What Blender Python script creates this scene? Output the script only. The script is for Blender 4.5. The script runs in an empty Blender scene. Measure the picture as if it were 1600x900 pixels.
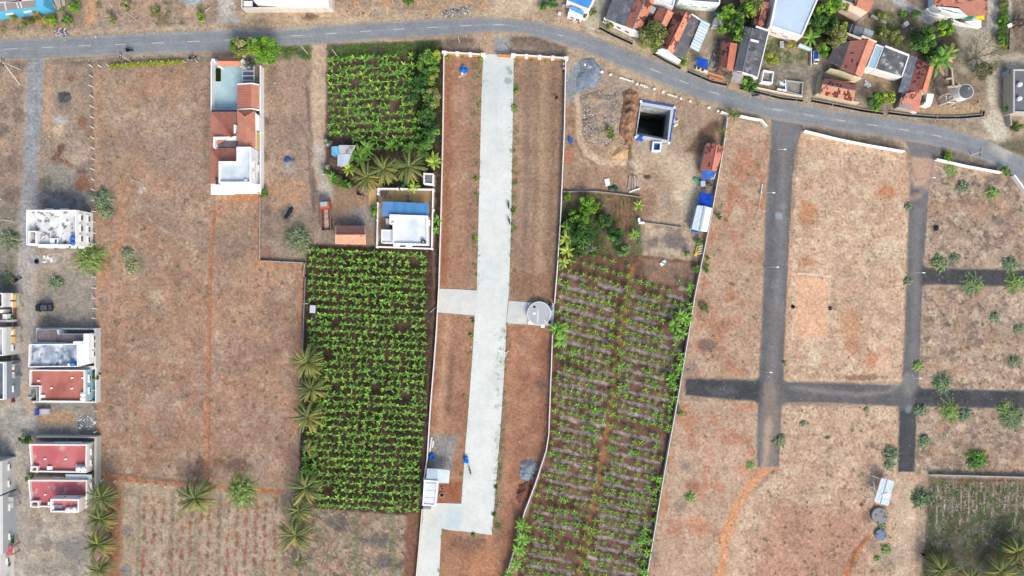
import bpy,math,random
import numpy as np
from mathutils import Vector

# ------------------------------------------------------------------ camera, world, sun, exposure
SC = bpy.context.scene
COL = SC.collection
H = 160.0            # flying height of the camera above the ground, metres
K = 0.15             # metres of ground per photograph pixel
cam = bpy.data.cameras.new("camera"); camo = bpy.data.objects.new("camera",cam); COL.objects.link(camo)
cam.sensor_width = 36.0; cam.lens = 24.0; cam.clip_start = 1.0; cam.clip_end = 9000.0
camo.location = (0,0,H); camo.rotation_euler = (0,0,0)
SC.camera = camo
SUN_EL,SUN_AZ = math.radians(42),math.radians(24)      # azimuth: east of due south (south is down in the picture)
sdir = Vector((math.sin(SUN_AZ)*math.cos(SUN_EL),-math.cos(SUN_AZ)*math.cos(SUN_EL),math.sin(SUN_EL)))
world = bpy.data.worlds.new("World"); SC.world = world; world.use_nodes = True
wn = world.node_tree
sky = wn.nodes.new("ShaderNodeTexSky"); sky.sky_type = 'NISHITA'; sky.sun_disc = False
sky.sun_elevation = SUN_EL; sky.sun_rotation = math.pi - SUN_AZ; sky.dust_density = 3.0; sky.air_density = 1.0
bg = wn.nodes["Background"]; bg.inputs[1].default_value = 0.15
wn.links.new(sky.outputs[0],bg.inputs[0])
sl = bpy.data.lights.new("sun",'SUN'); sl.energy = 1.5; sl.angle = math.radians(22.0); sl.color = (1.0,0.94,0.84)
so = bpy.data.objects.new("sun",sl); COL.objects.link(so); so.location = (60,-120,150)
so.rotation_euler = sdir.to_track_quat('Z','Y').to_euler()
SC.view_settings.view_transform = 'Standard'; SC.view_settings.look = 'None'
SC.view_settings.gamma = 1.0; SC.view_settings.use_curve_mapping = False
SC.view_settings.exposure = 0.86

# ------------------------------------------------------------------ helpers
RNG = random.Random(7)
ALB = 0.62           # what the photograph shows of a sunlit flat surface times this is its albedo

def srgb(c):
    c = np.asarray(c,float)/255.0
    return np.where(c <= 0.04045,c/12.92,((c+0.055)/1.055)**2.4)

def L(c): return srgb(c)*ALB

def Lw(c):
    """painted and plastered surfaces: near-white paint is whiter than the (overexposed) photograph can show"""
    c = np.asarray(c,float); k = np.clip((c.min(-1,keepdims=True)-190)/50,0,1)
    return np.minimum(L(c)*(1+.32*k),.84)

def W(px,py,z=0.0):
    """the point at height z that the photograph shows at (px, py)"""
    f = K*(1-z/H)
    return Vector(((px-800)*f,(450-py)*f,z))

def tab(seed): return np.random.RandomState(seed).rand(256,256)
_T = {}
def vnoise(x,y,seed=0):
    if seed not in _T: _T[seed] = tab(seed)
    t = _T[seed]
    xi = np.floor(x).astype(int); yi = np.floor(y).astype(int)
    fx = x-xi; fy = y-yi
    fx = fx*fx*(3-2*fx); fy = fy*fy*(3-2*fy)
    a = t[xi & 255,yi & 255]; b = t[(xi+1) & 255,yi & 255]
    c = t[xi & 255,(yi+1) & 255]; d = t[(xi+1) & 255,(yi+1) & 255]
    return (a*(1-fx)+b*fx)*(1-fy)+(c*(1-fx)+d*fx)*fy

def fbm(x,y,scale,octv=4,seed=0,gain=0.55):
    s = 0.0; a = 1.0; n = 0.0; f = 1.0/scale
    for i in range(octv):
        c,q = math.cos(1.1*i+seed),math.sin(1.1*i+seed)      # each octave turned, so that no lattice shows
        s = s+a*vnoise((x*c-y*q)*f+17.3*i,(x*q+y*c)*f+9.1*i,seed+i); n += a; a *= gain; f *= 2.03
    return s/n

class Paint:
    """colours of a ground surface (dirt, soil, straw, dust and a painted wall shadow), worked out at the given points"""
    def __init__(s,X,Y,base=(168,143,121)):
        s.X = X; s.Y = Y
        s.C = np.tile(np.asarray(base,float),(len(X),1))
    def sub(s,x0,y0,x1,y1):
        return np.where((s.X > x0) & (s.X < x1) & (s.Y > y0) & (s.Y < y1))[0]
    def color(s,i,col):
        if isinstance(col,tuple): return np.asarray(col,float)[None,:]
        a,b,sc,con,seed = col      # [colA, colB, scale, contrast, seed]
        t = fbm(s.X[i],s.Y[i],sc,4,seed)
        t = np.clip((t-.5)*con+.5,0,1)[:,None]
        return np.asarray(a,float)*(1-t)+np.asarray(b,float)*t
    def put(s,i,alpha,col):
        a = np.clip(alpha,0,1)[:,None]
        s.C[i] = s.C[i]*(1-a)+s.color(i,col)*a
    def poly(s,pts,col,soft=3,warp=2.2,alpha=1.0):
        m = soft+warp+4
        xs = [p[0] for p in pts]; ys = [p[1] for p in pts]
        i = s.sub(min(xs)-m,min(ys)-m,max(xs)+m,max(ys)+m)
        if len(i) == 0: return
        X = s.X[i]; Y = s.Y[i]
        if warp:
            X = X+(fbm(s.X[i],s.Y[i],9,3,31)-.5)*2*warp; Y = Y+(fbm(s.X[i],s.Y[i],9,3,57)-.5)*2*warp
        sd = sdist(X,Y,pts)
        s.put(i,alpha*np.clip(.5-sd/max(soft,.01),0,1),col)
    def line(s,pts,w,col,soft=3,warp=3,alpha=1.0):
        m = w+soft+warp+3
        xs = [p[0] for p in pts]; ys = [p[1] for p in pts]
        i = s.sub(min(xs)-m,min(ys)-m,max(xs)+m,max(ys)+m)
        if len(i) == 0: return
        X = s.X[i]; Y = s.Y[i]
        if warp:
            X = X+(fbm(s.X[i],s.Y[i],8,3,33)-.5)*2*warp; Y = Y+(fbm(s.X[i],s.Y[i],8,3,59)-.5)*2*warp
        d = ldist(X,Y,pts)
        s.put(i,alpha*np.clip(.5-(d-w/2)/max(soft,.01),0,1),col)
    def blob(s,x,y,rx,ry,col,alpha=1.0,soft=.6,warp=.5,seed=5):
        i = s.sub(x-rx*1.9,y-ry*1.9,x+rx*1.9,y+ry*1.9)
        if len(i) == 0: return
        n = fbm(s.X[i]+x*3,s.Y[i]+y*5,max(3,min(rx,ry)*.7),3,seed)-.5
        r = np.hypot((s.X[i]-x)/rx,(s.Y[i]-y)/ry)+n*2*warp
        s.put(i,alpha*np.clip((1-r)/soft+.5,0,1),col)
    def mottle(s,pts,col,scale,thr,soft=.06,alpha=1.0,seed=11,octv=4,aniso=1.0,edge=4):
        xs = [p[0] for p in pts]; ys = [p[1] for p in pts]
        i = s.sub(min(xs)-4,min(ys)-4,max(xs)+4,max(ys)+4)
        if len(i) == 0: return
        n = fbm(s.X[i],s.Y[i]*aniso,scale,octv,seed)
        sd = sdist(s.X[i],s.Y[i],pts)
        s.put(i,alpha*np.clip((n-thr)/soft,0,1)*np.clip(.5-sd/edge,0,1),col)
    def rgb(s):
        g = s.C.mean(1,keepdims=True); return L(np.clip((g+(s.C-g)*.88)*np.array([1.05,1.056,1.035]),0,255))

def sdist(X,Y,pts):
    d = np.full(len(X),1e9); ins = np.zeros(len(X),bool); n = len(pts)
    for k in range(n):
        (ax,ay),(bx,by) = pts[k],pts[(k+1) % n]
        ex,ey = bx-ax,by-ay; l2 = ex*ex+ey*ey+1e-9
        t = np.clip(((X-ax)*ex+(Y-ay)*ey)/l2,0,1)
        d = np.minimum(d,(X-ax-t*ex)**2+(Y-ay-t*ey)**2)
        if ay != by:
            c = ((ay > Y) != (by > Y)) & (X < (bx-ax)*(Y-ay)/(by-ay)+ax)
            ins ^= c
    d = np.sqrt(d)
    return np.where(ins,-d,d)

def ldist(X,Y,pts):
    d = np.full(len(X),1e9)
    for k in range(len(pts)-1):
        (ax,ay),(bx,by) = pts[k],pts[k+1]
        ex,ey = bx-ax,by-ay; l2 = ex*ex+ey*ey+1e-9
        t = np.clip(((X-ax)*ex+(Y-ay)*ey)/l2,0,1)
        d = np.minimum(d,(X-ax-t*ex)**2+(Y-ay-t*ey)**2)
    return np.sqrt(d)

# ------------------------------------------------------------------ materials: one per kind of surface, colour from the mesh
MAT = {}
def vmat(name,rough=.85,bscale=.6,bamt=.12,fscale=6.,famt=.12,bump=.15,metal=0.,spec=.3,trans=0.,fdet=3,tex=None):
    m = bpy.data.materials.new(name); m.use_nodes = True
    nt = m.node_tree; N = nt.nodes; lk = nt.links
    b = N["Principled BSDF"]; out = N["Material Output"]
    b.inputs["Roughness"].default_value = rough; b.inputs["Metallic"].default_value = metal
    b.inputs["Specular IOR Level"].default_value = spec
    at = N.new("ShaderNodeAttribute"); at.attribute_name = "Col"
    geo = N.new("ShaderNodeNewGeometry")
    n1 = N.new("ShaderNodeTexNoise"); n1.inputs["Scale"].default_value = bscale; n1.inputs["Detail"].default_value = 4
    n2 = N.new("ShaderNodeTexNoise"); n2.inputs["Scale"].default_value = fscale; n2.inputs["Detail"].default_value = fdet
    lk.new(geo.outputs["Position"],n1.inputs["Vector"]); lk.new(geo.outputs["Position"],n2.inputs["Vector"])
    def rng(src,amt):
        r = N.new("ShaderNodeMapRange"); r.inputs[1].default_value = .25; r.inputs[2].default_value = .75
        r.inputs[3].default_value = 1-amt; r.inputs[4].default_value = 1+amt
        lk.new(src,r.inputs[0]); return r.outputs[0]
    mu = N.new("ShaderNodeMath"); mu.operation = 'MULTIPLY'
    lk.new(rng(n1.outputs[0],bamt),mu.inputs[0]); lk.new(rng(n2.outputs[0],famt),mu.inputs[1])
    vs = N.new("ShaderNodeVectorMath"); vs.operation = 'SCALE'
    lk.new(at.outputs["Color"],vs.inputs[0]); lk.new(mu.outputs[0],vs.inputs["Scale"])
    lk.new(vs.outputs[0],b.inputs["Base Color"])
    if bump:
        bp = N.new("ShaderNodeBump"); bp.inputs["Strength"].default_value = bump; bp.inputs["Distance"].default_value = .1
        lk.new(n2.outputs[0],bp.inputs["Height"]); lk.new(bp.outputs[0],b.inputs["Normal"])
    if trans:
        tr = N.new("ShaderNodeBsdfTranslucent"); lk.new(vs.outputs[0],tr.inputs[0])
        mx = N.new("ShaderNodeMixShader"); mx.inputs[0].default_value = trans
        lk.new(b.outputs[0],mx.inputs[1]); lk.new(tr.outputs[0],mx.inputs[2]); lk.new(mx.outputs[0],out.inputs[0])
    MAT[name] = m; return m
vmat("soil",.95,.25,.08,1.7,.34,.5,spec=.1,fdet=9)
vmat("asphalt",.9,.3,.10,9.,.18,.3,spec=.2)
vmat("concrete",.85,.35,.05,4.,.06,.15,spec=.25)
vmat("plaster",.8,.5,.05,5.,.06,.1,spec=.25)
vmat("tile",.8,.7,.10,7.,.18,.3,spec=.2)
vmat("sheet_metal",.5,.5,.08,5.,.10,.1,spec=.4)
vmat("cement_sheet",.9,.6,.15,5.,.15,.2,spec=.15)
vmat("car_paint",.25,.5,.03,4.,.03,0,spec=.5)
vmat("dull_metal",.45,2.,.08,9.,.08,0,metal=.7)
vmat("rubber",.8,2.,.1,9.,.1,.1,spec=.2)
vmat("glass",.08,2.,.05,9.,.02,0,spec=.6)
vmat("plastic",.4,1.,.05,6.,.04,0,spec=.4)
vmat("cloth",.9,1.2,.12,8.,.12,.3,spec=.1)
vmat("leaf",.55,.5,.12,5.,.10,0,spec=.25,trans=.3)
vmat("bark",.9,1.5,.15,9.,.2,.4,spec=.1)
vmat("wood",.85,1.5,.12,9.,.15,.2,spec=.15)
vmat("stone",.9,.9,.15,7.,.2,.5,spec=.15)
vmat("skin",.6,3.,.05,9.,.03,0,spec=.3)
vmat("water",.06,.4,.1,2.,.05,.05,spec=.5)

def np_mesh(name,V,F,C=None,mat="soil",smooth=False):
    me = bpy.data.meshes.new(name); V = np.asarray(V,np.float32); F = np.asarray(F,np.int32)
    n,k = F.shape
    me.vertices.add(len(V)); me.vertices.foreach_set('co',V.ravel())
    me.loops.add(n*k); me.loops.foreach_set('vertex_index',F.ravel())
    me.polygons.add(n); me.polygons.foreach_set('loop_start',np.arange(0,n*k,k,dtype=np.int32))
    me.polygons.foreach_set('use_smooth',np.full(n,smooth))
    me.update(calc_edges=True)
    if C is not None: set_col(me,C)
    me.materials.append(MAT[mat]); return me

def set_col(me,C):
    C = np.asarray(C,np.float32)
    if C.ndim == 1: C = np.tile(C,(len(me.vertices),1))
    a = me.attributes.new("Col",'FLOAT_COLOR','POINT')
    a.data.foreach_set('color',np.concatenate([C,np.ones((len(C),1),np.float32)],1).ravel())

def link(name,me,parent=None,loc=None):
    o = bpy.data.objects.new(name,me); COL.objects.link(o)
    if parent is not None: o.parent = parent
    if loc is not None: o.location = loc
    return o

def tag(o,label=None,cat=None,group=None,kind=None):
    if label: o['label'] = label
    if cat: o['category'] = cat
    if group: o['group'] = group
    if kind or cat: o['kind'] = kind or 'thing'
    return o

def thing(name,label,cat,loc=(0,0,0),group=None,rz=0):
    o = link(name,None,None,loc); o.rotation_euler = (0,0,rz)
    o.empty_display_size = .3
    return tag(o,label,cat,group)

def kids(o): return list(o.children)
def copy_thing(src,loc,rz=0,scale=1.0,label=None,group=None,rot=None):
    r = src.copy(); COL.objects.link(r); r.location = loc; r.rotation_euler = rot or (0,0,rz); r.scale = (scale,)*3
    if label: r['label'] = label
    if group: r['group'] = group
    for ch in kids(src):
        c = ch.copy(); COL.objects.link(c); c.parent = r
        for g in kids(ch):
            d = g.copy(); COL.objects.link(d); d.parent = c
    return r

class MB:
    """collects shapes, each with its own colour, into one mesh"""
    def __init__(s,col=(200,200,200)): s.v = []; s.f = []; s.c = []; s.col = Lw(col)
    def color(s,c): s.col = Lw(c); return s
    def add(s,vs,fs,col=None):
        b = len(s.v); s.v += [tuple(p) for p in vs]; s.f += [tuple(b+i for i in f) for f in fs]
        c = s.col if col is None else Lw(col)
        s.c += [tuple(c)]*len(vs); return s
    def box(s,c,d,rz=0.0,tilt=None,col=None):
        x,y,z = [t/2 for t in d]; P = []
        ca,sa = math.cos(rz),math.sin(rz)
        for dz in (-z,z):
            for dx,dy in ((-x,-y),(x,-y),(x,y),(-x,y)):
                v = Vector((dx,dy,dz))
                if tilt is not None: v = tilt @ v
                P.append((c[0]+v.x*ca-v.y*sa,c[1]+v.x*sa+v.y*ca,c[2]+v.z))
        return s.add(P,[(3,2,1,0),(4,5,6,7),(0,1,5,4),(1,2,6,5),(2,3,7,6),(3,0,4,7)],col)
    def bar(s,a,b,w,h=None,col=None):
        a = Vector(a); b = Vector(b); d = (b-a); l = d.length
        if l < 1e-6: return s
        d /= l; up = Vector((0,0,1)) if abs(d.z) < .95 else Vector((1,0,0))
        x = d.cross(up).normalized(); y = x.cross(d).normalized(); h = w if h is None else h
        P = []
        for p in (a,b):
            for i,j in ((-1,-1),(1,-1),(1,1),(-1,1)): P.append(p+x*i*w/2+y*j*h/2)
        return s.add(P,[(0,1,2,3),(7,6,5,4),(0,4,5,1),(1,5,6,2),(2,6,7,3),(3,7,4,0)],col)
    def tube(s,pts,rad,n=8,cap=True,col=None):
        pts = [Vector(p) for p in pts]; m = len(pts)
        if not isinstance(rad,(list,tuple)): rad = [rad]*m
        P = []; F = []
        for i,p in enumerate(pts):
            d = (pts[min(i+1,m-1)]-pts[max(i-1,0)]).normalized()
            up = Vector((0,0,1)) if abs(d.z) < .9 else Vector((1,0,0))
            x = d.cross(up).normalized(); y = x.cross(d).normalized()
            for k in range(n):
                a = 2*math.pi*k/n; P.append(p+x*math.cos(a)*rad[i]+y*math.sin(a)*rad[i])
        for i in range(m-1):
            for k in range(n):
                k2 = (k+1) % n; F.append((i*n+k,i*n+k2,(i+1)*n+k2,(i+1)*n+k))
        if cap: F += [tuple(range(n-1,-1,-1)),tuple((m-1)*n+k for k in range(n))]
        return s.add(P,F,col)
    def lathe(s,c,prof,n=16,col=None):
        P = []; F = []; m = len(prof)
        for r,z in prof:
            for k in range(n):
                a = 2*math.pi*k/n; P.append((c[0]+r*math.cos(a),c[1]+r*math.sin(a),c[2]+z))
        for i in range(m-1):
            for k in range(n):
                k2 = (k+1) % n; F.append((i*n+k,i*n+k2,(i+1)*n+k2,(i+1)*n+k))
        F += [tuple(range(n-1,-1,-1)),tuple((m-1)*n+k for k in range(n))]
        return s.add(P,F,col)
    def prism(s,poly,z0,z1,col=None,bottom=False,top=True):
        n = len(poly)
        P = [(p[0],p[1],z0) for p in poly]+[(p[0],p[1],z1) for p in poly]
        F = [(k,(k+1) % n,n+(k+1) % n,n+k) for k in range(n)]
        if top: F.append(tuple(n+k for k in range(n)))
        if bottom: F.append(tuple(range(n-1,-1,-1)))
        return s.add(P,F,col)
    def ring(s,outer,inner,z0,z1,col=None):
        n = len(outer)
        P = [(p[0],p[1],z0) for p in outer]+[(p[0],p[1],z1) for p in outer]+[(p[0],p[1],z1) for p in inner]+[(p[0],p[1],z0) for p in inner]
        F = []
        for k in range(n):
            k2 = (k+1) % n
            F += [(k,k2,n+k2,n+k),(n+k,n+k2,2*n+k2,2*n+k),(2*n+k,2*n+k2,3*n+k2,3*n+k)]
        return s.add(P,F,col)
    def poly(s,pts,col=None): return s.add(pts,[tuple(range(len(pts)))],col)
    def ball(s,c,r,n=8,m=5,col=None,squash=1.0):
        P = []; F = []
        for i in range(m+1):
            t = math.pi*i/m
            for k in range(n):
                a = 2*math.pi*k/n
                P.append((c[0]+r*math.sin(t)*math.cos(a),c[1]+r*math.sin(t)*math.sin(a),c[2]+r*squash*math.cos(t)))
        for i in range(m):
            for k in range(n): F.append((i*n+k,(i+1)*n+k,(i+1)*n+(k+1) % n,i*n+(k+1) % n))
        return s.add(P,F,col)
    def rock(s,c,r,rng,col=None):
        n = 6; P = [(c[0],c[1],c[2]+r*rng.uniform(.5,.9))]
        for rr,zz in ((.7,.45),(1.0,-.05)):
            for k in range(n):
                a = 2*math.pi*k/n; q = r*rr*rng.uniform(.7,1.2)
                P.append((c[0]+q*math.cos(a),c[1]+q*math.sin(a),c[2]+r*zz))
        F = [(0,1+k,1+(k+1) % n) for k in range(n)]+[(1+k,7+k,7+(k+1) % n,1+(k+1) % n) for k in range(n)]
        return s.add(P,F,col)
    def mesh(s,name,mat,off=(0,0,0),smooth=False):
        me = bpy.data.meshes.new(name)
        V = [(p[0]-off[0],p[1]-off[1],p[2]-off[2]) for p in s.v]
        me.from_pydata(V,[],s.f); set_col(me,np.array(s.c)); me.materials.append(MAT[mat])
        if smooth: me.polygons.foreach_set('use_smooth',np.ones(len(me.polygons),bool))
        me.update(); return me
    def build(s,name,mat,parent=None,smooth=False,local=False):
        """world-space shapes; the mesh is stored relative to the parent (things and the parts that hold sub-parts sit unrotated)"""
        off = (0,0,0)
        if parent is not None and not local:
            off = Vector(parent.location)+(Vector(parent.parent.location) if parent.parent else Vector())
        if parent is None and not local and s.v:
            A = np.array(s.v); off = (float(A[:,0].mean()),float(A[:,1].mean()),float(A[:,2].min()))
            o = link(name,s.mesh(name,mat,off,smooth),None,off); return o
        return link(name,s.mesh(name,mat,off,smooth),parent)

def ccw(poly):
    a = sum(poly[i][0]*poly[(i+1) % len(poly)][1]-poly[(i+1) % len(poly)][0]*poly[i][1] for i in range(len(poly)))
    return list(poly) if a > 0 else list(reversed(poly))

def inset(poly,d):
    """moves every edge of a counter-clockwise polygon inwards by d (outwards when negative)"""
    n = len(poly); out = []
    for i in range(n):
        p0,p1,p2 = [Vector((q[0],q[1])) for q in (poly[i-1],poly[i],poly[(i+1) % n])]
        e1 = (p1-p0).normalized(); e2 = (p2-p1).normalized()
        n1 = Vector((-e1.y,e1.x)); n2 = Vector((-e2.y,e2.x))
        b = n1+n2; k = 1+n1.dot(n2)
        out.append(tuple(p1+b*(d/max(k,.2))))
    return out

def centroid(poly): return (sum(p[0] for p in poly)/len(poly),sum(p[1] for p in poly)/len(poly))

def patch(P00,P10,P11,P01,nx,ny):
    """grid of points over a four-sided patch"""
    u = np.linspace(0,1,nx+1)[None,:,None]; v = np.linspace(0,1,ny+1)[:,None,None]
    A,B,C,D = [np.asarray(p,float) for p in (P00,P10,P11,P01)]
    G = A*(1-u)*(1-v)+B*u*(1-v)+C*u*v+D*(1-u)*v
    V = G.reshape(-1,3); i = np.arange(ny)[:,None]*(nx+1)+np.arange(nx)[None,:]
    F = np.stack([i,i+1,i+nx+2,i+nx+1],-1).reshape(-1,4)
    return V,F

def to_px(V): return 800+V[:,0]/K,450-V[:,1]/K
# ------------------------------------------------------------------ the ground and what is spread on it
PIT = [(1002,164),(1048,172),(1043,219),(994.5,210)]
RING = Paint       # (name kept short below)
ROAD_T = [(-400,66),(0,62),(100,57),(200,52),(330,47),(400,45.5),(500,38.5),(600,33.5),(700,28),(760,26.5),(800,29),(850,36),(900,48),(950,65),(1000,84),(1050,103),(1100,124),(1150,141),(1200,154),(1250,162),(1300,171),(1350,178),(1400,185),(1450,193),(1500,204),(1550,221),(1600,247),(1640,275),(1760,390)]
ROAD_B = [(-400,97),(0,93.5),(100,90),(200,87),(330,82),(400,75),(500,70),(600,61.5),(700,56),(760,51),(800,51),(850,61),(900,77),(950,97),(1000,119),(1050,140),(1100,157),(1150,171),(1200,185),(1250,194),(1300,202.5),(1350,210),(1400,218),(1450,226),(1500,238),(1550,257),(1600,286),(1640,318),(1760,440)]
FULL = [(-60,-60),(1660,-60),(1660,960),(-60,960)]

def paint_ground(X,Y):
    P = Paint(X,Y,(170,145,123))
    R = random.Random(3)
    p = P.poly; ln = P.line; bl = P.blob; mo = P.mottle
    mo(FULL,(150,125,105),60,.5,.2,.6,3)
    mo(FULL,(190,163,138),26,.55,.15,.55,23)
    # strip above the road
    p([(-60,-60),(820,-60),(800,30),(400,46),(-60,66)],[(196,160,128),(158,135,118),30,2.5,4],6)
    p([(-60,20),(70,20),(110,45),(-60,62)],[(190,145,105),(165,140,115),10,2.5,14],8)
    ln([(150,-40),(143,20),(136,45)],12,(205,155,115),8)
    mo([(0,40),(340,30),(340,52),(0,62)],(165,150,138),8,.5,.1,.8,35)
    mo([(150,0),(340,0),(330,45),(150,50)],(115,108,75),12,.56,.08,.8,37)
    bl(300,2,14,8,(178,186,196),.9)
    ln([(352,-60),(354,15),(356,45)],26,(196,186,176),10)
    p([(325,50),(345,25),(372,25),(400,50)],(190,182,174),10)
    p([(372,18),(520,18),(560,35),(450,42),(380,44)],[(205,178,150),(180,150,125),12,2,41],6)
    bl(487,27,11,6,(122,92,75),.9); bl(480,30,9,5,(112,84,66),.9); bl(410,35,14,5,(130,122,100),.5)
    p([(540,0),(780,0),(775,22),(560,38)],[(200,155,115),(160,140,122),9,2.8,43],6)
    mo([(550,12),(780,2),(780,26),(550,40)],(176,166,158),5,.56,.06,.8,47)
    p([(780,-40),(830,-40),(845,20),(800,28),(770,22)],(205,180,150),12)
    p([(830,-40),(960,-40),(960,40),(900,45),(840,30)],[(170,145,120),(195,170,140),12,2,49],8)
    # road shoulders
    for pts,off in ((ROAD_T,-5),(ROAD_B,5)):
        ln([(x,y+off) for x,y in pts],10,[(178,152,126),(196,172,142),14,2,51],8)
    ln([(x,y+8) for x,y in ROAD_B if x < 700],9,[(130,118,105),(155,135,118),9,2.5,53],6)
    ln([(x,y+10) for x,y in ROAD_B if 600 < x < 780],12,(128,108,96),7)
    ln([(805,66),(840,66),(880,82)],15,(140,118,105),7)
    ln([(800,60),(840,62),(880,76)],4,(118,108,92),4)
    p([(735,52),(770,50),(772,84),(752,84)],(186,156,128),8)
    p([(772,58),(797,58),(796,84),(776,84)],(160,160,162),5)
    # far left, lane and small plots
    p([(-60,98),(38,98),(36,330),(25,460),(-60,460)],[(176,148,126),(140,120,108),22,2.6,61],5)
    for x,y,r in ((4,165,6),(28,180,9),(18,250,7),(15,305,12),(6,205,8)): bl(x,y,r,r*1.2,(118,104,96),.7)
    p([(-60,320),(32,320),(24,460),(-60,460)],[(150,142,130),(125,118,100),12,2.5,63],8)
    p([(60,98),(148,104),(150,330),(150,680),(60,680),(60,330)],[(172,146,124),(150,132,116),18,2.2,65],5)
    ln([(76,110),(72,200)],12,(190,150,120),8)
    bl(100,152,10,9,(88,86,90),.95); bl(97,160,13,8,(120,112,108),.6); bl(110,122,6,5,(140,96,70),.8)
    bl(93,188,12,7,(180,174,168),.9); bl(92,204,11,9,(200,172,140),.95); bl(130,190,9,8,(148,100,76),.85); bl(138,208,6,6,(150,100,76),.8)
    bl(121,240,19,17,(186,162,140),.95,.3,.2); bl(116,233,16,5,(158,140,130),.6)
    ln([(96,228),(94,238),(86,248)],9,(116,88,74),5); ln([(88,248),(102,254),(112,262)],6,(138,104,82),4)
    p([(62,255),(118,262),(122,285),(66,320)],(160,150,138),9); bl(130,288,13,14,(150,98,76),.85); bl(128,268,10,5,(110,92,82),.7)
    p([(60,292),(150,300),(150,330),(60,330)],[(120,114,108),(150,144,138),8,2.5,67],8); bl(72,285,9,9,(105,105,80),.7)
    bl(92,318,14,7,(150,152,158),.8)
    ln([(56,93),(53,170),(48,250),(44,340),(40,420),(38,520),(34,640),(30,760),(28,960)],26,[(164,160,158),(146,144,146),16,1.6,69],6,3)
    ln([(40,400),(42,500),(36,600),(34,760),(28,960)],30,[(186,174,162),(164,156,150),20,1.8,71],9,4)
    ln([(56,95),(53,170),(49,240)],18,[(158,158,160),(138,140,144),10,1.6,73],5)
    p([(62,388),(148,392),(150,520),(62,520)],[(174,156,138),(142,132,122),14,2.4,75],8)
    p([(95,425),(150,425),(150,510),(60,510),(60,470)],[(138,130,120),(162,150,136),10,2,77],12)
    bl(55,408,12,9,(150,152,156),.9); bl(82,404,8,5,(186,182,176),.7); bl(100,398,8,4,(182,176,168),.6); bl(72,436,12,9,(132,126,112),.6)
    p([(50,630),(150,630),(150,690),(40,690)],[(166,154,140),(134,128,122),12,2.5,79],8)
    p([(48,640),(118,645),(118,662),(60,665)],(178,142,112),9)
    p([(0,630),(60,630),(50,700),(0,730)],[(186,176,164),(154,148,142),14,2,81],10)
    ln([(40,610),(46,640)],14,(190,165,138),10)
    p([(44,795),(140,800),(138,960),(38,960)],[(186,170,150),(152,142,134),16,2.4,83],8)
    bl(120,860,22,22,(132,128,128),.7); bl(78,835,16,12,(192,182,170),.6); bl(72,850,9,14,(124,116,110),.6)
    # big dry field
    F1 = [(148,104),(328,96),(328,306),(408,306),(406,408),(476,411),(470,748),(440,760),(165,748),(150,690)]
    p(F1,[(180,148,124),(160,126,104),40,2.2,91],4)
    p([(148,104),(328,96),(326,250),(150,240)],[(182,155,130),(164,136,115),26,2.2,93],40,8,.85)
    mo(F1,(174,124,98),34,.53,.16,.5,95)
    mo(F1,(202,176,148),9,.55,.1,.38,97)
    mo(F1,(146,116,98),7,.58,.08,.42,99); mo(F1,(150,128,116),48,.54,.12,.5,98); mo(F1,(186,140,108),60,.55,.1,.5,96)
    mo([(330,450),(470,450),(470,748),(328,748)],(162,122,104),18,.48,.15,.55,101)
    mo([(150,560),(330,560),(330,748),(150,748)],(164,116,92),16,.5,.12,.55,103)
    ln([(154,110),(152,320),(158,400),(156,690)],10,(180,140,112),10,4,.55)
    ln([(190,270),(190,360),(186,420)],9,(186,140,106),8,3,.8); ln([(186,380),(172,400),(160,440)],10,(184,128,92),9,3,.7)
    ln([(150,115),(149,230)],4,(190,150,116),4,2,.6)
    ln([(334,330),(327,420),(325,560),(323,750)],4.0,(192,120,80),3.2,1.6,.9)
    ln([(337,330),(330,420),(328,560),(326,750)],2,(150,92,66),2,1.5,.6)
    ln([(400,306),(402,412),(470,418),(466,560)],6,(192,132,96),5,3,.8)
    p([(356,304),(408,304),(408,314),(360,312)],(190,126,84),5)
    ln([(160,745),(250,756),(350,762),(440,770)],7,(186,116,78),5,3)
    ln([(165,738),(260,750),(345,757)],4,(120,98,86),4,3,.7)
    bl(372,728,22,11,(112,84,76),.8); bl(340,722,10,8,(140,96,76),.7); bl(312,720,6,8,(130,90,74),.6)
    bl(160,470,5,9,(140,122,118),.7); bl(245,462,11,9,(206,192,158),.6); bl(222,298,7,6,(196,186,174),.7); bl(215,410,12,20,(130,118,106),.5)
    ln([(322,180),(320,290)],6,(120,105,88),7,3,.5)
    p([(150,98),(328,92),(328,100),(150,108)],[(140,130,108),(160,136,112),8,2,105],5)
    # plot east of the tiled house, path and yard
    p([(412,96),(490,96),(492,290),(508,320),(484,400),(478,410),(410,406)],[(176,148,126),(150,126,110),20,2.2,111],5)
    bl(448,150,30,24,(178,142,118),.5); bl(450,305,32,22,(194,148,112),.75); bl(425,130,9,22,(138,116,102),.6); bl(452,263,12,9,(170,162,150),.7)
    bl(447,335,10,14,(104,98,100),.75); bl(425,340,14,12,(142,124,106),.6); bl(480,350,20,26,(146,130,112),.6); bl(420,396,16,10,(160,112,90),.7); bl(440,392,22,12,(160,142,126),.6)
    bl(414,190,8,6,(110,96,86),.7); bl(416,245,5,9,(104,92,82),.6); bl(418,330,6,8,(112,96,84),.6)
    ln([(480,136),(484,190),(489,240),(490,330)],4.5,(112,100,98),3,2,.85); ln([(486,200),(492,250),(495,320)],2.5,(116,104,100),2.5,2,.7); ln([(456,188),(470,194),(480,215),(484,260),(488,320)],3,(120,104,98),2.5,2,.7)
    p([(505,290),(590,290),(590,384),(500,384)],[(164,140,120),(146,130,116),16,2,115],6)
    bl(568,340,22,14,(146,148,150),.6); bl(520,305,16,8,(172,150,130),.8); p([(525,280),(590,280),(590,318),(525,330)],(160,128,104),14)
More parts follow.
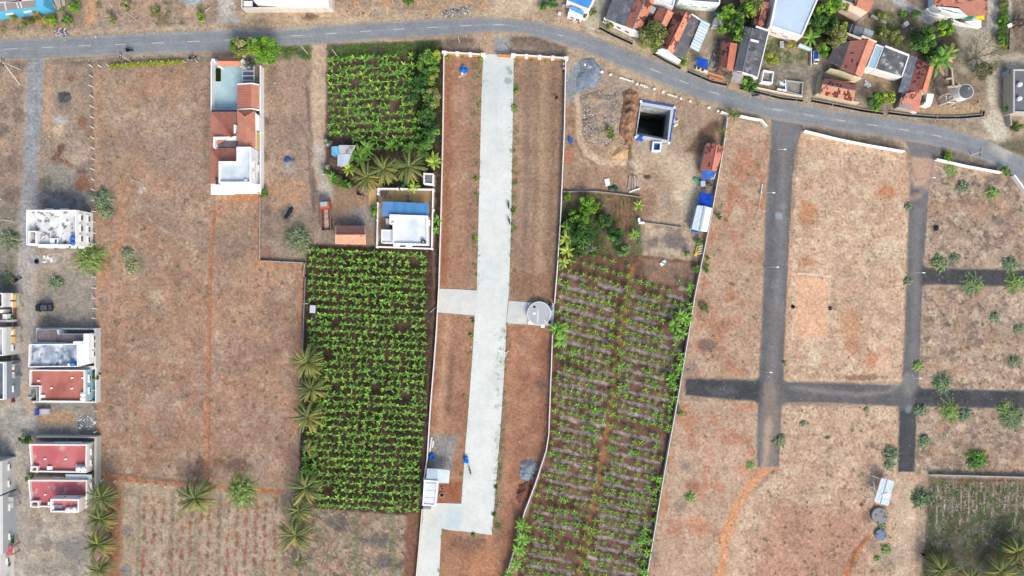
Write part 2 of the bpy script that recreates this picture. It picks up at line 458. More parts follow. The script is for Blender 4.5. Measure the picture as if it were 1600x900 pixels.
    ln([(498,60),(498,200),(500,260),(508,300)],22,[(202,172,144),(186,158,132),16,1.8,117],6)
    ln([(500,230),(506,285),(512,310)],15,(190,178,166),9)
    p([(430,72),(484,72),(484,92),(430,92)],[(80,96,62),(140,125,105),9,3,119],8)
    # upper banana plot
    B1 = [(512,74),(690,62),(690,290),(560,290),(508,268)]
    p(B1,[(122,98,84),(92,72,60),14,2.4,121],5)
    p([(512,70),(560,68),(680,66),(650,86),(516,92)],[(72,92,56),(98,84,66),8,2.5,123],6)
    bl(604,78,8,5,(86,68,56),.9); bl(575,82,14,5,(90,74,66),.8); bl(526,92,8,5,(92,72,62),.8)
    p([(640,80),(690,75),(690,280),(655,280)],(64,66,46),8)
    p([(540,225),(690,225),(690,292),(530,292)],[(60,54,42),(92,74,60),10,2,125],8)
    # lower banana plot
    B2 = [(480,382),(678,386),(678,600),(668,800),(640,806),(490,795),(470,740)]
    p(B2,[(96,74,62),(70,54,45),16,2.4,127],4)
    ln([(684,280),(682,480),(672,640),(660,800),(648,960)],13,[(132,104,88),(110,84,70),10,2,129],5)
    ln([(684,280),(682,480),(672,640),(660,800),(648,960)],5,(70,54,46),4)  # shadow at the wall's foot, painted as a dark line in the soil
    ln([(478,411),(474,560),(470,740)],5,(70,58,50),4)
    # furrowed fields at the bottom
    F2 = [(165,752),(350,765),(440,775),(440,960),(165,960)]
    p(F2,[(186,164,140),(168,140,116),16,2,131],6); mo(F2,(158,152,124),12,.55,.1,.6,133)
    p([(165,750),(190,760),(188,960),(165,960)],(158,108,82),10)
    for k in range(15):
        x0 = 226+k*14.6
        for y in range(780,930,6):
            if R.random() < .66:
                bl(x0-(y-780)*.03+R.uniform(-2.2,2.2),y+R.uniform(-2.5,2.5),R.uniform(1.6,3.6),R.uniform(3,5.5),(160,102,78) if R.random() < .7 else (132,94,76),R.uniform(.5,.9))
    for x0,x1 in ((218,212),(272,256),(306,302),(345,340)):
        ln([(x0,768),(x1,960)],4,(132,132,110),4,3,.8)
    bl(198,830,9,9,(132,124,120),.8); bl(197,890,10,8,(126,122,124),.8); bl(200,770,12,8,(140,130,118),.6)
    F3 = [(490,795),(640,808),(652,815),(640,960),(440,960),(440,810)]
    p(F3,[(172,150,128),(146,122,102),12,2.4,135],5); mo(F3,(130,128,98),16,.52,.1,.75,137); mo(F3,(104,92,86),10,.55,.1,.8,139); mo(F3,(162,112,88),7,.6,.1,.6,141); mo(F3,(204,188,166),4,.63,.08,.6,143)
    p([(636,800),(658,800),(644,960),(626,960)],(138,96,76),7)
    bl(525,815,16,8,(100,94,96),.7); bl(590,845,22,9,(98,92,90),.7); bl(598,878,12,10,(96,94,100),.7); ln([(555,800),(560,960)],9,(124,124,90),7,3,.6); ln([(610,800),(618,960)],9,(120,124,88),7,3,.6)
    # building site along the concrete road
    p([(692,84),(756,86),(748,455),(686,452)],[(176,138,112),(162,118,92),30,1.8,151],3)
    ln([(700,110),(698,300),(692,440)],12,(152,98,70),9,4,.75)
    ln([(738,90),(736,280),(732,450)],10,(142,118,102),8,4,.5)
    p([(802,88),(884,92),(876,300),(866,472),(796,468)],[(172,142,118),(156,122,98),24,1.8,153],3)
    for x0,c,w in ((822,(134,112,98),7),(846,(184,150,120),9),(836,(146,118,100),4),(862,(140,106,84),6)):
        ln([(x0+4,95),(x0,300),(x0-6,465)],w,c,7,4,.65)
    p([(800,425),(870,425),(866,472),(796,470)],(146,108,84),12,5,.7)
    p([(684,490),(742,494),(722,786),(664,786)],[(180,134,106),(160,112,86),22,2,155],3)
    ln([(700,500),(690,620),(684,720)],12,(190,150,118),8,4,.8); ln([(706,560),(700,640)],8,(126,96,82),7,3,.6)
    p([(670,680),(716,680),(706,735),(668,735)],(150,144,140),12)
    p([(680,752),(722,752),(722,786),(682,786)],(160,100,72),7)
    p([(788,508),(862,508),(858,690),(820,800),(795,960),(680,960),(690,828),(768,838),(778,700)],[(178,130,101),(158,108,82),24,2,157],4)
    ln([(800,520),(796,640),(790,760),(760,860)],16,(184,130,98),12,5,.7); ln([(850,520),(846,690),(812,800),(780,900)],12,(146,100,78),9,4,.6)
    bl(755,880,26,22,(190,132,96),.8); bl(845,600,10,6,(112,92,88),.7); bl(790,540,8,30,(128,92,76),.5); bl(730,850,30,10,(120,96,84),.6)
    p([(776,480),(790,510),(770,835),(782,840),(792,640)],(140,120,104),5,3,.6)
    # plot with the pit
    p([(884,90),(1000,130),(1135,180),(1128,230),(1098,385),(1000,345),(1000,300),(876,296)],[(186,160,134),(168,138,114),24,2,161],5)
    p([(884,88),(910,92),(908,140),(884,180)],(176,156,140),10)
    bl(917,115,25,22,(138,148,158),1,.3,.3); bl(898,142,15,26,(140,148,156),.95,.4,.4)
    p([(935,118),(990,128),(985,150),(945,160)],(166,144,128),12)
    p([(906,160),(960,140),(972,190),(950,228),(912,225)],[(160,150,140),(198,164,132),7,2.6,163],8)
    mo([(906,160),(965,140),(972,190),(950,228),(912,225)],(110,110,112),6,.55,.07,.85,165)
    ln([(902,150),(903,210),(914,238),(940,253),(984,257)],11,(208,178,148),6); ln([(896,160),(897,215),(910,244),(938,260)],3,(150,120,98),4)
    p([(884,160),(898,165),(902,250),(884,290)],[(156,120,98),(180,146,120),8,2.4,167],6); bl(888,245,10,12,(186,122,88),.8)
    bl(968,238,18,10,(206,168,124),.95); bl(984,245,4,22,(112,86,72),.8)
    p([(1000,190),(1050,225),(1046,240),(1000,238)],(180,162,142),8)
    p([(1072,236),(1095,202),(1112,188),(1122,192),(1110,236),(1094,242)],[(142,108,88),(126,94,76),8,2,169],7)
    bl(1072,300,22,46,(214,194,164),.8); bl(1050,255,26,22,(206,184,156),.7); bl(1012,320,14,26,(152,116,96),.8); bl(994,262,12,12,(206,188,160),.7); bl(1040,310,8,12,(150,136,132),.6)
    bl(985,268,6,10,(110,90,78),.7); bl(1012,276,6,4,(64,54,50),.8); bl(921,271,5,5,(90,76,66),.7); bl(1065,205,5,16,(150,130,112),.5)
    p([(876,256),(985,262),(1000,300),(876,298)],[(178,142,116),(160,128,106),14,2,171],8)
    # garden
    p([(878,298),(1002,304),(1004,400),(872,402)],[(112,104,78),(142,112,92),10,2.6,173],5)
    p([(952,304),(1000,308),(992,380),(956,340)],(150,106,88),6)
    for k in range(7): ln([(956+k*6,312),(954+k*6,372)],1.6,(96,76,58),2,1.5,.8)
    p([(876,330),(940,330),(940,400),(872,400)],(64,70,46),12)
    bl(1002,380,12,12,(112,112,84),.8)
    p([(1000,345),(1098,360),(1090,400),(1006,398)],[(190,168,142),(150,132,116),12,2.4,175],6)
    bl(1055,378,22,12,(122,110,106),.85); bl(1020,380,10,9,(116,98,90),.7)
    ln([(960,398),(1010,404),(1090,412)],7,(110,84,70),4)
    # right banana plot
    B3 = [(870,398),(960,396),(1092,410),(1075,520),(1058,620),(1036,750),(1012,892),(1000,960),(800,960),(822,810),(850,720),(860,650),(864,500)]
    p(B3,[(132,98,80),(104,74,60),14,2.4,181],3)
    p([(1000,402),(1092,412),(1086,450),(1010,440)],[(160,122,96),(132,108,94),9,2.5,183],7)
    for a,b in mulch_lines():
        m = [(a[0]+(b[0]-a[0])*t/5,a[1]+(b[1]-a[1])*t/5+R.uniform(-1,1)) for t in range(6)]
        ln(m,R.uniform(3.6,5.6),[(194,182,170),(152,136,124),7,2.4,185],2.4,3,.95)
    ln(PATH3,6.5,(168,106,78),4,2)
    # plots of the laid-out estate
    p([(1134,190),(1200,198),(1196,320),(1186,592),(1068,590),(1084,470),(1100,385)],[(196,164,138),(178,142,116),22,2,191],4)
    mo([(1130,200),(1200,200),(1186,592),(1075,592)],(184,126,96),22,.56,.1,.7,193)
    ln([(1142,290),(1136,350)],6,(186,118,82),7,4,.8); bl(1105,540,14,10,(124,102,92),.8); bl(1080,575,10,12,(140,124,116),.5); bl(1185,250,8,16,(160,122,98),.5)
    C1 = [(1250,206),(1416,238),(1420,300),(1416,420),(1410,596),(1228,596),(1234,400)]
    p(C1,[(212,176,146),(194,158,130),26,2,195],4); mo(C1,(218,194,162),9,.55,.08,.6,197); mo(C1,(204,150,118),26,.6,.14,.5,199)
    for x,y,rx,ry,c in ((1385,298,14,12,(200,132,94)),(1262,332,14,20,(202,138,100)),(1260,410,14,6,(188,130,98)),(1275,258,16,9,(222,196,160)),(1390,390,30,18,(216,194,160)),(1333,540,12,12,(196,138,106)),(1362,562,8,14,(196,130,94)),(1330,510,16,26,(206,150,114)),(1272,560,12,16,(222,200,166)),(1345,590,36,4,(142,104,84))):
        bl(x,y,rx,ry,c,.8)
    ln([(1238,240),(1232,400),(1226,580)],6,(212,158,122),6,3,.8)
    p([(1243,432),(1297,434),(1292,528),(1240,526)],(226,176,140),6,3)
    ln([(1245,427),(1299,432)],1.6,(236,222,206),1.5,1,.9); ln([(1298,430),(1296,470),(1292,532)],1.3,(228,212,194),1.5,1,.6); ln([(1243,430),(1239,500),(1237,530)],1.2,(226,206,186),1.5,1,.5); ln([(1237,530),(1294,532)],1.3,(230,214,196),1.5,1,.7); ln([(1238,505),(1237,530)],1.8,(232,218,200),1.5,1,.8)
    C2 = [(1452,256),(1570,272),(1620,300),(1620,425),(1446,418)]
    C3 = [(1442,448),(1620,452),(1620,610),(1436,606)]
    C4 = [(1432,640),(1620,642),(1620,745),(1432,742)]
    for q,sd in ((C2,201),(C3,205),(C4,209)):
        p(q,[(186,160,138),(164,138,120),16,2.2,sd],4); mo(q,(130,110,100),14,.56,.07,.75,sd+1); mo(q,(206,182,152),10,.56,.08,.7,sd+2); mo(q,(182,138,110),24,.56,.1,.5,sd+3)
    p([(1422,250),(1462,252),(1450,300),(1424,296)],(198,160,132),8)
    C5 = [(1066,626),(1184,628),(1180,735),(1160,960),(1008,960),(1036,760)]
    p(C5,[(200,168,142),(182,148,124),22,2,213],4); mo(C5,(192,130,98),26,.54,.1,.65,215)
    for x,y,rx,ry in ((1070,728,8,8),(1080,760,9,9),(1062,790,9,12),(1022,870,8,10)): bl(x,y,rx,ry,(140,122,112),.6)
    bl(1082,760,14,10,(176,112,86),.6); bl(1090,820,18,14,(196,126,92),.6)
    C6 = [(1222,634),(1402,636),(1404,745),(1430,745),(1430,960),(1130,960),(1150,800),(1215,735)]
    p(C6,[(208,174,146),(190,152,126),24,2,217],4); mo(C6,(216,192,162),9,.56,.08,.6,219)
    p([(1215,790),(1360,800),(1330,960),(1140,960)],[(198,148,120),(180,132,108),18,2,221],30,6,.8)
    ln([(1418,742),(1412,830),(1400,960)],26,[(206,180,152),(190,162,136),12,2,223],10); bl(1425,748,14,6,(206,160,130),.8)
    ln([(1206,728),(1190,738),(1168,764),(1148,800),(1134,845),(1126,900),(1122,960)],14,[(224,158,112),(212,146,102),12,2,225],8,3,.95)
    ln([(1358,838),(1340,862),(1326,888),(1310,960)],7,(198,122,80),4,3); ln([(1354,838),(1335,864),(1330,885)],2.5,(128,84,64),3,2,.8)
    bl(1355,806,8,10,(142,112,98),.7); bl(1365,855,10,12,(150,124,104),.6); bl(1390,875,22,20,(170,150,132),.6); bl(1346,788,3,3,(80,62,54),.9)
    bl(1293,683,4,3,(70,54,46),.8); bl(1358,695,8,8,(150,128,112),.5)
    G = [(1452,746),(1620,750),(1620,960),(1436,960),(1444,860)]
    p(G,[(112,99,84),(86,79,68),12,2.4,227],4); mo(G,(86,100,68),14,.56,.1,.5,229); mo(G,(118,114,116),10,.6,.06,.7,231)
    for k in range(13): ln([(1459+k*12.4,754),(1456+k*12.4,862)],4,[(66,88,54),(100,98,76),8,2.4,233+k],3,2.5,.9)
    for k in range(12): ln([(1465+k*12.5,756),(1463+k*12.4,790+R.uniform(0,40))],1.6,(204,186,160),1.5,2,.85)
    ln([(1455,752),(1620,756)],5,(160,120,92),4,2,.8); ln([(1448,862),(1560,868)],8,(110,86,74),5,3,.8)
    # village
    p([(905,40),(935,-60),(1640,-60),(1640,280),(1560,215),(1400,182),(1200,150),(1050,98),(960,64)],[(172,154,132),(146,130,112),18,2.2,241],5)
    p([(1120,-40),(1200,-40),(1180,60),(1120,60)],(84,76,62),10); p([(1255,0),(1310,0),(1340,30),(1310,90),(1265,80)],(84,76,58),10)
    ln([(944,-40),(938,0),(922,38)],22,[(190,184,164),(176,168,146),12,1.8,243],6); ln([(925,38),(980,62),(1060,102),(1140,136)],9,(200,178,142),6,3,.8)
    ln([(1390,-10),(1420,14),(1455,30),(1500,46),(1545,56)],15,(184,180,176),5); ln([(1552,-40),(1551,60),(1549,100)],17,(196,188,174),5)
    ln([(1552,100),(1552,150),(1560,215)],17,[(208,192,168),(190,176,154),10,1.8,245],6); p([(1530,190),(1570,170),(1580,215),(1610,260),(1560,225)],(198,186,166),10)
    p([(1560,88),(1640,80),(1640,106),(1575,108)],(210,190,162),8); p([(1500,50),(1560,50),(1560,130),(1500,120)],(192,178,156),12)
    p([(1562,0),(1576,0),(1574,80),(1560,75)],[(92,120,68),(120,118,86),9,2.4,247],5); ln([(1578,-20),(1578,30)],6,(208,196,178),3); p([(1582,0),(1640,0),(1640,80),(1586,80)],[(150,130,112),(122,108,94),9,2.2,249],6)
    ln([(1278,80),(1272,120),(1263,160)],16,(184,164,140),6); p([(1205,90),(1262,100),(1258,150),(1205,130)],[(160,148,132),(128,118,104),9,2.4,251],8)
    p([(1350,112),(1400,128),(1398,165),(1345,152)],[(184,156,120),(158,138,112),9,2,253],8); p([(1370,20),(1430,20),(1440,60),(1420,84),(1370,64)],[(116,104,82),(150,134,112),8,2.6,255],8)
    p([(1420,35),(1490,50),(1500,80),(1440,95)],(90,82,66),12); p([(1455,108),(1540,120),(1535,178),(1450,178)],[(160,138,118),(132,114,100),10,2.4,257],8)
    p([(1440,166),(1535,160),(1535,184),(1440,182)],(192,158,122),9,4,.8); p([(1068,80),(1120,60),(1110,130),(1075,110)],[(178,158,130),(160,144,124),9,2,259],8)
    p([(1100,28),(1140,20),(1120,110),(1100,90)],(166,152,132),8); p([(1540,225),(1600,215),(1640,270),(1600,245)],(118,108,90),10)
    # verge below the road on the right
    p([(1140,172),(1200,186),(1196,196),(1150,186)],(140,126,108),6); p([(1258,196),(1400,220),(1415,234),(1262,206)],[(118,106,92),(150,130,112),8,2.4,261],6); p([(1468,232),(1540,248),(1590,282),(1560,268),(1466,248)],[(112,102,94),(146,130,116),8,2.4,263],6)
    ln([(900,80),(960,106),(1050,144),(1130,172)],8,[(176,152,124),(196,168,130),9,2,265],6)
    # overall fine patchiness of bare ground
    n = fbm(X,Y,5,3,301)-.5; P.C *= (1+n*.22)[:,None]
    n = fbm(X,Y,90,3,305)-.5; P.C *= (1+n*.12)[:,None]
    sp = vnoise(X*.9,Y*.9,311); i = np.where(sp > .955)[0]; P.put(i,np.full(len(i),.3),(222,206,188))
    i = np.where(sp < .04)[0]; P.put(i,np.full(len(i),.4),(92,76,66))
    return P

PATH3 = [(988,418),(975,500),(962,590),(948,680),(930,780),(905,900),(895,960)]
def xpath(y):
    for (ax,ay),(bx,by) in zip(PATH3,PATH3[1:]):
        if ay <= y <= by: return ax+(bx-ax)*(y-ay)/(by-ay)
    return PATH3[0][0] if y < PATH3[0][1] else PATH3[-1][0]
def xl3(y):
    t = [(398,872),(500,866),(650,860),(710,852),(810,824),(960,800)]
    for (a,b),(c,d) in zip(t,t[1:]):
        if a <= y <= c: return b+(d-b)*(y-a)/(c-a)
    return 872 if y < 398 else 800
def xr3(y):
    t = [(400,1094),(520,1075),(620,1058),(750,1035),(890,1012),(960,1000)]
    for (a,b),(c,d) in zip(t,t[1:]):
        if a <= y <= c: return b+(d-b)*(y-a)/(c-a)
    return 1094 if y < 400 else 1000

def rows3():
    """rows of the right-hand banana plot: (start, end) in the two halves on either side of its path"""
    out = []
    for k in range(-4,33):
        y0 = 402+k*17.2; sl = .27-.0035*k
        for half in (0,1):
            f = lambda x: y0+sl*(x-866)+(4 if half else 0)
            pts = []
            for x in range(800,1100,2):
                y = f(x)
                if y < 402 or y > 930 or (x > 990 and y < 442): continue
                a,b = (xl3(y)+6,xpath(y)-4) if half == 0 else (xpath(y)+5,xr3(y)-5)
                if a < x < b: pts.append((x,y))
            if len(pts) > 8: out.append((pts[0],pts[-1],half))
    return out
def mulch_lines():
    R = random.Random(12); out = []
    for a,b,half in rows3():
        n = 1 if R.random() < .72 else 2
        for j in range(n):
            t0 = R.uniform(0,.12)+j*.52; t1 = min(.98,t0+(.86 if n == 1 else .42)*R.uniform(.85,1.05))
            if R.random() < .12: continue
            q = lambda t: (a[0]+(b[0]-a[0])*t,a[1]+(b[1]-a[1])*t+7)
            if q(1)[1] < 455 and R.random() < .4: continue
            out.append((q(t0),q(t1)))
    return out

def build_ground():
    def axis(lo,hi,st):
        inner = np.arange(lo,hi+.1,st); o = np.array([22,50,90,150,260,450,800,1600,3500,9000,20000.])
        return np.concatenate([lo-o[::-1],inner,hi+o])
    xs = axis(-20,1620,2.0); ys = axis(-18,918,2.0)
    nx,ny = len(xs),len(ys)
    X,Y = np.meshgrid(xs,ys); X = X.ravel(); Y = Y.ravel()
    C = paint_ground(X,Y).rgb()
    f = np.clip((np.maximum(np.maximum(-X,X-1600),np.maximum(-Y,Y-900))-20)/90,0,1)[:,None]; C = C*(1-f)+L(np.array([174,150,128]))*f      # plain dry land beyond
    Z = -.05+.045*fbm(X,Y,12,3,71)
    V = np.stack([(X-800)*K,(450-Y)*K,Z],1)
    i = np.arange(ny-1)[:,None]*nx+np.arange(nx-1)[None,:]
    F = np.stack([i,i+nx,i+nx+1,i+1],-1).reshape(-1,4)
    cx = (X[F[:,0]]+X[F[:,2]])/2; cy = (Y[F[:,0]]+Y[F[:,2]])/2
    F = F[sdist(cx,cy,PIT) > 2.2]
    tag(link("ground",np_mesh("ground",V,F,C,"soil",True)),kind="structure")
build_ground()

def sheet(name,sd,bbox,z,paint,mat,step=1.0,jit=1.2,seed=1,dust=1.2):
    """a thin sheet on the ground where the signed distance sd(X, Y) is negative; ragged, dusty edge"""
    xs = np.arange(bbox[0],bbox[2]+step,step); ys = np.arange(bbox[1],bbox[3]+step,step)
    nx,ny = len(xs),len(ys); X,Y = np.meshgrid(xs,ys); X = X.ravel(); Y = Y.ravel()
    D = sd(X,Y)+(fbm(X,Y,7,3,seed)-.5)*2*jit*1.6
    keep = D < .5
    i = (np.arange(ny-1)[:,None]*nx+np.arange(nx-1)[None,:]).ravel()
    F = np.stack([i,i+nx,i+nx+1,i+1],-1)
    F = F[keep[F].all(1)]
    used = np.unique(F); mp = np.full(len(X),-1); mp[used] = np.arange(len(used)); F = mp[F]
    X,Y,D = X[used],Y[used],D[used]
    G = paint_ground(X,Y); P = paint(X,Y)
    a = np.clip((D+dust)/dust+(fbm(X,Y,4,3,seed+3)-.5)*.9,0,1)[:,None]*.85      # soil washed over the edge
    P.C = P.C*(1-a)+G.C*a
    V = np.stack([(X-800)*K,(450-Y)*K,np.full(len(X),z)+.004*fbm(X,Y,3,2,9)],1)
    return link(name,np_mesh(name,V,F,P.rgb(),mat,True))

def interp(tab_,X): return np.interp(X,[p[0] for p in tab_],[p[1] for p in tab_])
def main_road():
    def sd(X,Y): return np.maximum(interp(ROAD_T,X)-Y,Y-interp(ROAD_B,X))
    def paint(X,Y):
        P = Paint(X,Y,(146,149,154)); t = (Y-interp(ROAD_T,X))/(interp(ROAD_B,X)-interp(ROAD_T,X))
        al = np.arange(len(X))
        P.put(al,fbm(X,Y*3,60,3,5)*.9-.25,(166,168,170)); P.put(al,fbm(X*.4,Y*2,10,4,8)*.9-.3,(128,130,136))
        for c in (.22,.36,.64,.78): P.put(al,np.exp(-((t-c)/.06)**2)*.45,(126,129,136))
        P.put(al,np.clip(.13-np.minimum(t,1-t),0,1)*5,(160,154,146))
        P.line([(330,50),(400,48),(480,44)],6,(172,166,160),6); P.line([(-20,66),(0,66)],4,(150,150,150),4)
        P.poly([(300,50),(440,45),(440,74),(300,82)],(132,136,144),18,4,.5)
        P.line([(770,52),(830,56)],5,(186,166,142),6,4,.8); P.line([(1050,138),(1000,117),(900,76)],5,(176,164,150),5,4,.7)
        P.poly([(1560,216),(1590,236),(1570,250),(1545,232)],(180,176,168),12)
        n = fbm(X,Y,2.2,2,77)-.5; P.C *= (1+n*.16)[:,None]; return P
    o = tag(sheet("main_road",sd,(-40,20,1650,330),.012,paint,"asphalt",1.1,.8,21,3),kind="structure")
    cx = lambda x: (np.interp(x,[p[0] for p in ROAD_T],[p[1] for p in ROAD_T])+np.interp(x,[p[0] for p in ROAD_B],[p[1] for p in ROAD_B]))/2
    starts = [(-50,-30),(7,27),(65,84),(123,142),(180,198),(237,256),(293,312),(349,366),(455,473),(508,526),(562,580),(615,632),(667,684),(719,737),(771,789),(872,879),(1016,1031),(1062,1076),(1109,1124),(1207,1222),(1256,1272),(1306,1322),(1355,1371),(1405,1420),(1456,1471)]
    for x0,x1 in starts:
        a = W(x0,cx(x0)-.6); b = W(x1,cx(x1)-.6); d = (b-a).normalized(); n = Vector((-d.y,d.x,0))*.07
        m = MB((206,208,208)); m.poly([(p.x,p.y,.021) for p in (a-n,b-n,b+n,a+n)])
        m.build("lane_dash","concrete",o)
main_road()

def box_sd(X,Y,pts): return sdist(X,Y,pts)
EST = [[(1204,186),(1256,193),(1243,240),(1238,300),(1228,500),(1224,600),(1221,660),(1218,731),(1182,731),(1184,620),(1190,500),(1197,300),(1205,220)],
       [(1412,214),(1478,226),(1462,244),(1452,300),(1443,420),(1438,560),(1433,640),(1430,738),(1402,738),(1405,640),(1410,590),(1417,420),(1421,300),(1424,250)],
       [(1070,590),(1130,592),(1190,594),(1188,628),(1120,623),(1070,618)],
       [(1215,597),(1300,598),(1415,602),(1412,636),(1300,630),(1215,629)],
       [(1438,418),(1640,422),(1640,450),(1438,445)],[(1428,606),(1640,611),(1640,640),(1428,636)]]
def smin(a,b,k):
    h = np.clip(.5+.5*(b-a)/k,0,1); return b*(1-h)+a*h-k*h*(1-h)
def estate_roads():
    def sd(X,Y):
        d = sdist(X,Y,EST[0])
        for q in EST[1:]: d = smin(d,sdist(X,Y,q),11)
        return np.maximum(d,interp(ROAD_B,X)-1.5-Y)
    def paint(X,Y):
        P = Paint(X,Y,(106,104,106)); al = np.arange(len(X))
        P.put(al,fbm(X*2,Y*.5,26,4,15)*1.2-.4,(132,128,126)); P.put(al,fbm(X,Y,16,3,16)-.5,(84,84,88))
        P.line([(1228,180),(1226,240),(1218,420),(1206,600),(1203,730)],13,(136,130,128),12,3,.75)
        P.poly([(1200,180),(1260,190),(1244,235),(1206,225)],(124,122,124),14,4,.8)
        P.poly([(1190,600),(1225,600),(1212,732),(1196,732)],(150,130,116),14,4,.7)
        P.line([(1194,732),(1201,660)],10,(196,162,138),7,3,.8)
        P.blob(1217,337,6,6,(156,166,178),.8); P.blob(1224,322,5,5,(136,146,158),.6)
        for q in (EST[2],EST[4],EST[5],[(1400,640),(1436,640),(1430,745),(1400,745)]):
            P.poly(q,[(60,62,68),(78,79,84),14,2,17],10,3,.9)
        P.poly(EST[3],[(108,104,104),(90,88,92),12,2,19],10,3,.7)
        P.line([(1240,606),(1340,617),(1390,612),(1416,588)],7,(150,142,136),7,3,.7)
        P.blob(1420,640,6,6,(150,160,168),.6); P.blob(1130,610,26,8,(104,102,104),.5); P.blob(1420,600,12,16,(140,138,136),.6)
        P.poly([(1420,240),(1462,245),(1450,296),(1424,290)],(196,160,134),10,5,.92); P.poly([(1412,214),(1478,226),(1462,246),(1420,244)],(128,124,126),8,3,.9)
        P.line([(1420,312),(1436,306)],10,(190,152,126),8,4,.7); P.line([(1434,330),(1428,560)],12,(128,124,124),8,3,.7)
        sp = vnoise(X*.8,Y*.8,333); i = np.where(sp > .93)[0]; P.put(i,np.full(len(i),.5),(176,166,158))
        n = fbm(X,Y,2.2,2,78)-.5; P.C *= (1+n*.2)[:,None]; return P
    tag(sheet("estate_road",sd,(1060,176,1640,745),.008,paint,"asphalt",1.1,.7,27,2.2),kind="structure")
estate_roads()

# ------------------------------------------------------------------ the concrete road, slab by slab
def concrete_road():
    root = tag(link("concrete_road",None,None,(0,0,0)),kind="structure")
    LE = [(85,755),(160,752),(250,750),(330,748),(450,745),(490,742),(560,738),(640,732),(700,727),(786,721),(830,717)]
    RE = [(85,803),(160,801.5),(250,800),(330,799),(450,795.5),(490,792),(560,789),(640,784),(700,779.5),(786,772.5),(836,768)]
    def paint(X,Y):
        P = Paint(X,Y,(222,224,218)); al = np.arange(len(X))
        P.put(al,fbm(X*1.5,Y*.5,30,4,41)*1.3-.45,(230,231,226)); P.put(al,(fbm(X,Y,14,4,43)-.45)*1.3,(206,212,209))
        P.put(al,np.clip(fbm(X,Y*.4,18,3,44)-.5,0,1)*1.2,(198,206,208))
        for x,y,r in ((794,107,3.4),(797,113,4),(793.5,126,5.6)): P.blob(x,y,r,r,(128,144,152),.95,.25,.15)
        for x,y in ((762,115),(760,126),(766,130)): P.blob(x,y,4,3,(190,184,176),.5)
        P.line([(776,162),(775,168),(777,178)],1,(160,168,172),1.5,1,.5); P.line([(748,438),(760,434),(775,438),(786,434)],.8,(166,172,174),1.2,2,.5); P.line([(780,668),(768,690)],.5,(170,176,178),1,1,.5)
        P.poly([(663,786),(722,790),(717,830),(690,826),(664,818)],[(196,206,208),(216,214,206),16,2.4,45],8,4,.7)
        P.poly([(700,795),(720,795),(716,830),(694,822)],(190,206,212),8,4,.8); P.poly([(664,790),(694,790),(672,815),(662,815)],(222,216,204),8,4,.6)
        P.poly([(684,450),(746,454),(742,494),(684,488)],[(220,218,212),(206,206,202),12,2,47],4,2,.8)
        P.poly([(794,470),(866,472),(864,510),(790,508)],[(216,213,207),(196,197,195),9,2.4,48],4,2,.85)
        P.poly([(748,85),(810,85),(806,160),(748,160)],(196,206,208),26,4,.5); P.put(al,np.clip((60-np.abs(Y-320))/60,0,1)*.35,(226,232,230))
        n = fbm(X,Y,2.5,2,79)-.5; P.C *= (1+n*.07)[:,None]; return P
    def slab(a,b,c,d):
        """corners in photograph pixels, on the ground"""
        w = max(abs(b[0]-a[0]),4); h = max(abs(d[1]-a[1]),4)
        pts = [Vector(((p[0]-800)*K,(450-p[1])*K,.06+RNG.uniform(-.004,.004))) for p in (a,b,c,d)]
        cen = sum(pts,Vector())/4; pts = [cen+(p-cen)*(1-.004/(p-cen).length) for p in pts]
        nx,ny = max(2,int(w/1.6)),max(2,int(h/1.6)); V,F = patch(pts[0],pts[1],pts[2],pts[3],nx,ny)
        X,Y = to_px(V); C = paint(X,Y).rgb()*RNG.uniform(.975,1.02); n = len(V)
        rim = [k for k in range(nx+1)]+[(k+1)*(nx+1)+nx for k in range(ny)]+[ny*(nx+1)+nx-1-k for k in range(nx)]+[(ny-1-k)*(nx+1) for k in range(ny-1)]
        V2 = V[rim].copy(); V2[:,2] = -.08; V = np.concatenate([V,V2]); C = np.concatenate([C,C[rim]*.8]); m = len(rim)
        S_ = np.array([(rim[k],n+k,n+(k+1) % m,rim[(k+1) % m]) for k in range(m)])
        F = F[:,::-1]
        link("concrete_slab",np_mesh("concrete_slab",V,np.concatenate([F,S_]),C,"concrete"),root)
    lx = lambda y: np.interp(y,[p[0] for p in LE],[p[1] for p in LE]); rx = lambda y: np.interp(y,[p[0] for p in RE],[p[1] for p in RE])
    ys = list(np.linspace(85,450,13))+[470,490]+list(np.linspace(490,786,11))[1:]+[808,831]
    for y0,y1 in zip(ys,ys[1:]):
        e0 = 4.5 if y1 > 825 else 0
        ml,m2 = (lx(y0)+rx(y0))/2,(lx(y1)+rx(y1))/2
        slab((lx(y0),y0-.5),(ml,y0),(m2,y1+e0*.3),(lx(y1),y1-.5-e0*.3)); slab((ml,y0),(rx(y0),y0+.5),(rx(y1),y1+.5+e0),(m2,y1+e0*.3))
    slab((685.5,451),(715,452),(714,490.5),(684.5,488)); slab((715,452),(745,454),(742,493),(714,490.5))
    slab((795,470),(830,473),(829,507),(791.5,505)); slab((830,473),(864,477),(863,509),(829,507))
    slab((662,786),(692,786),(690,824),(660,818)); slab((692,786),(721,787),(717.5,830),(690,826))
    slab((659.5,818),(690,824),(688,860),(655,860)); slab((655,860),(688,860),(686,900),(651,900)); slab((651,900),(686,900),(684,940),(647,940))
concrete_road()
# ------------------------------------------------------------------ building helpers
def wpoly(pts,z): return ccw([(W(x,y,z).x,W(x,y,z).y) for x,y in pts])
def V3(p,z): v = W(p[0],p[1],z); return (v.x,v.y,z)

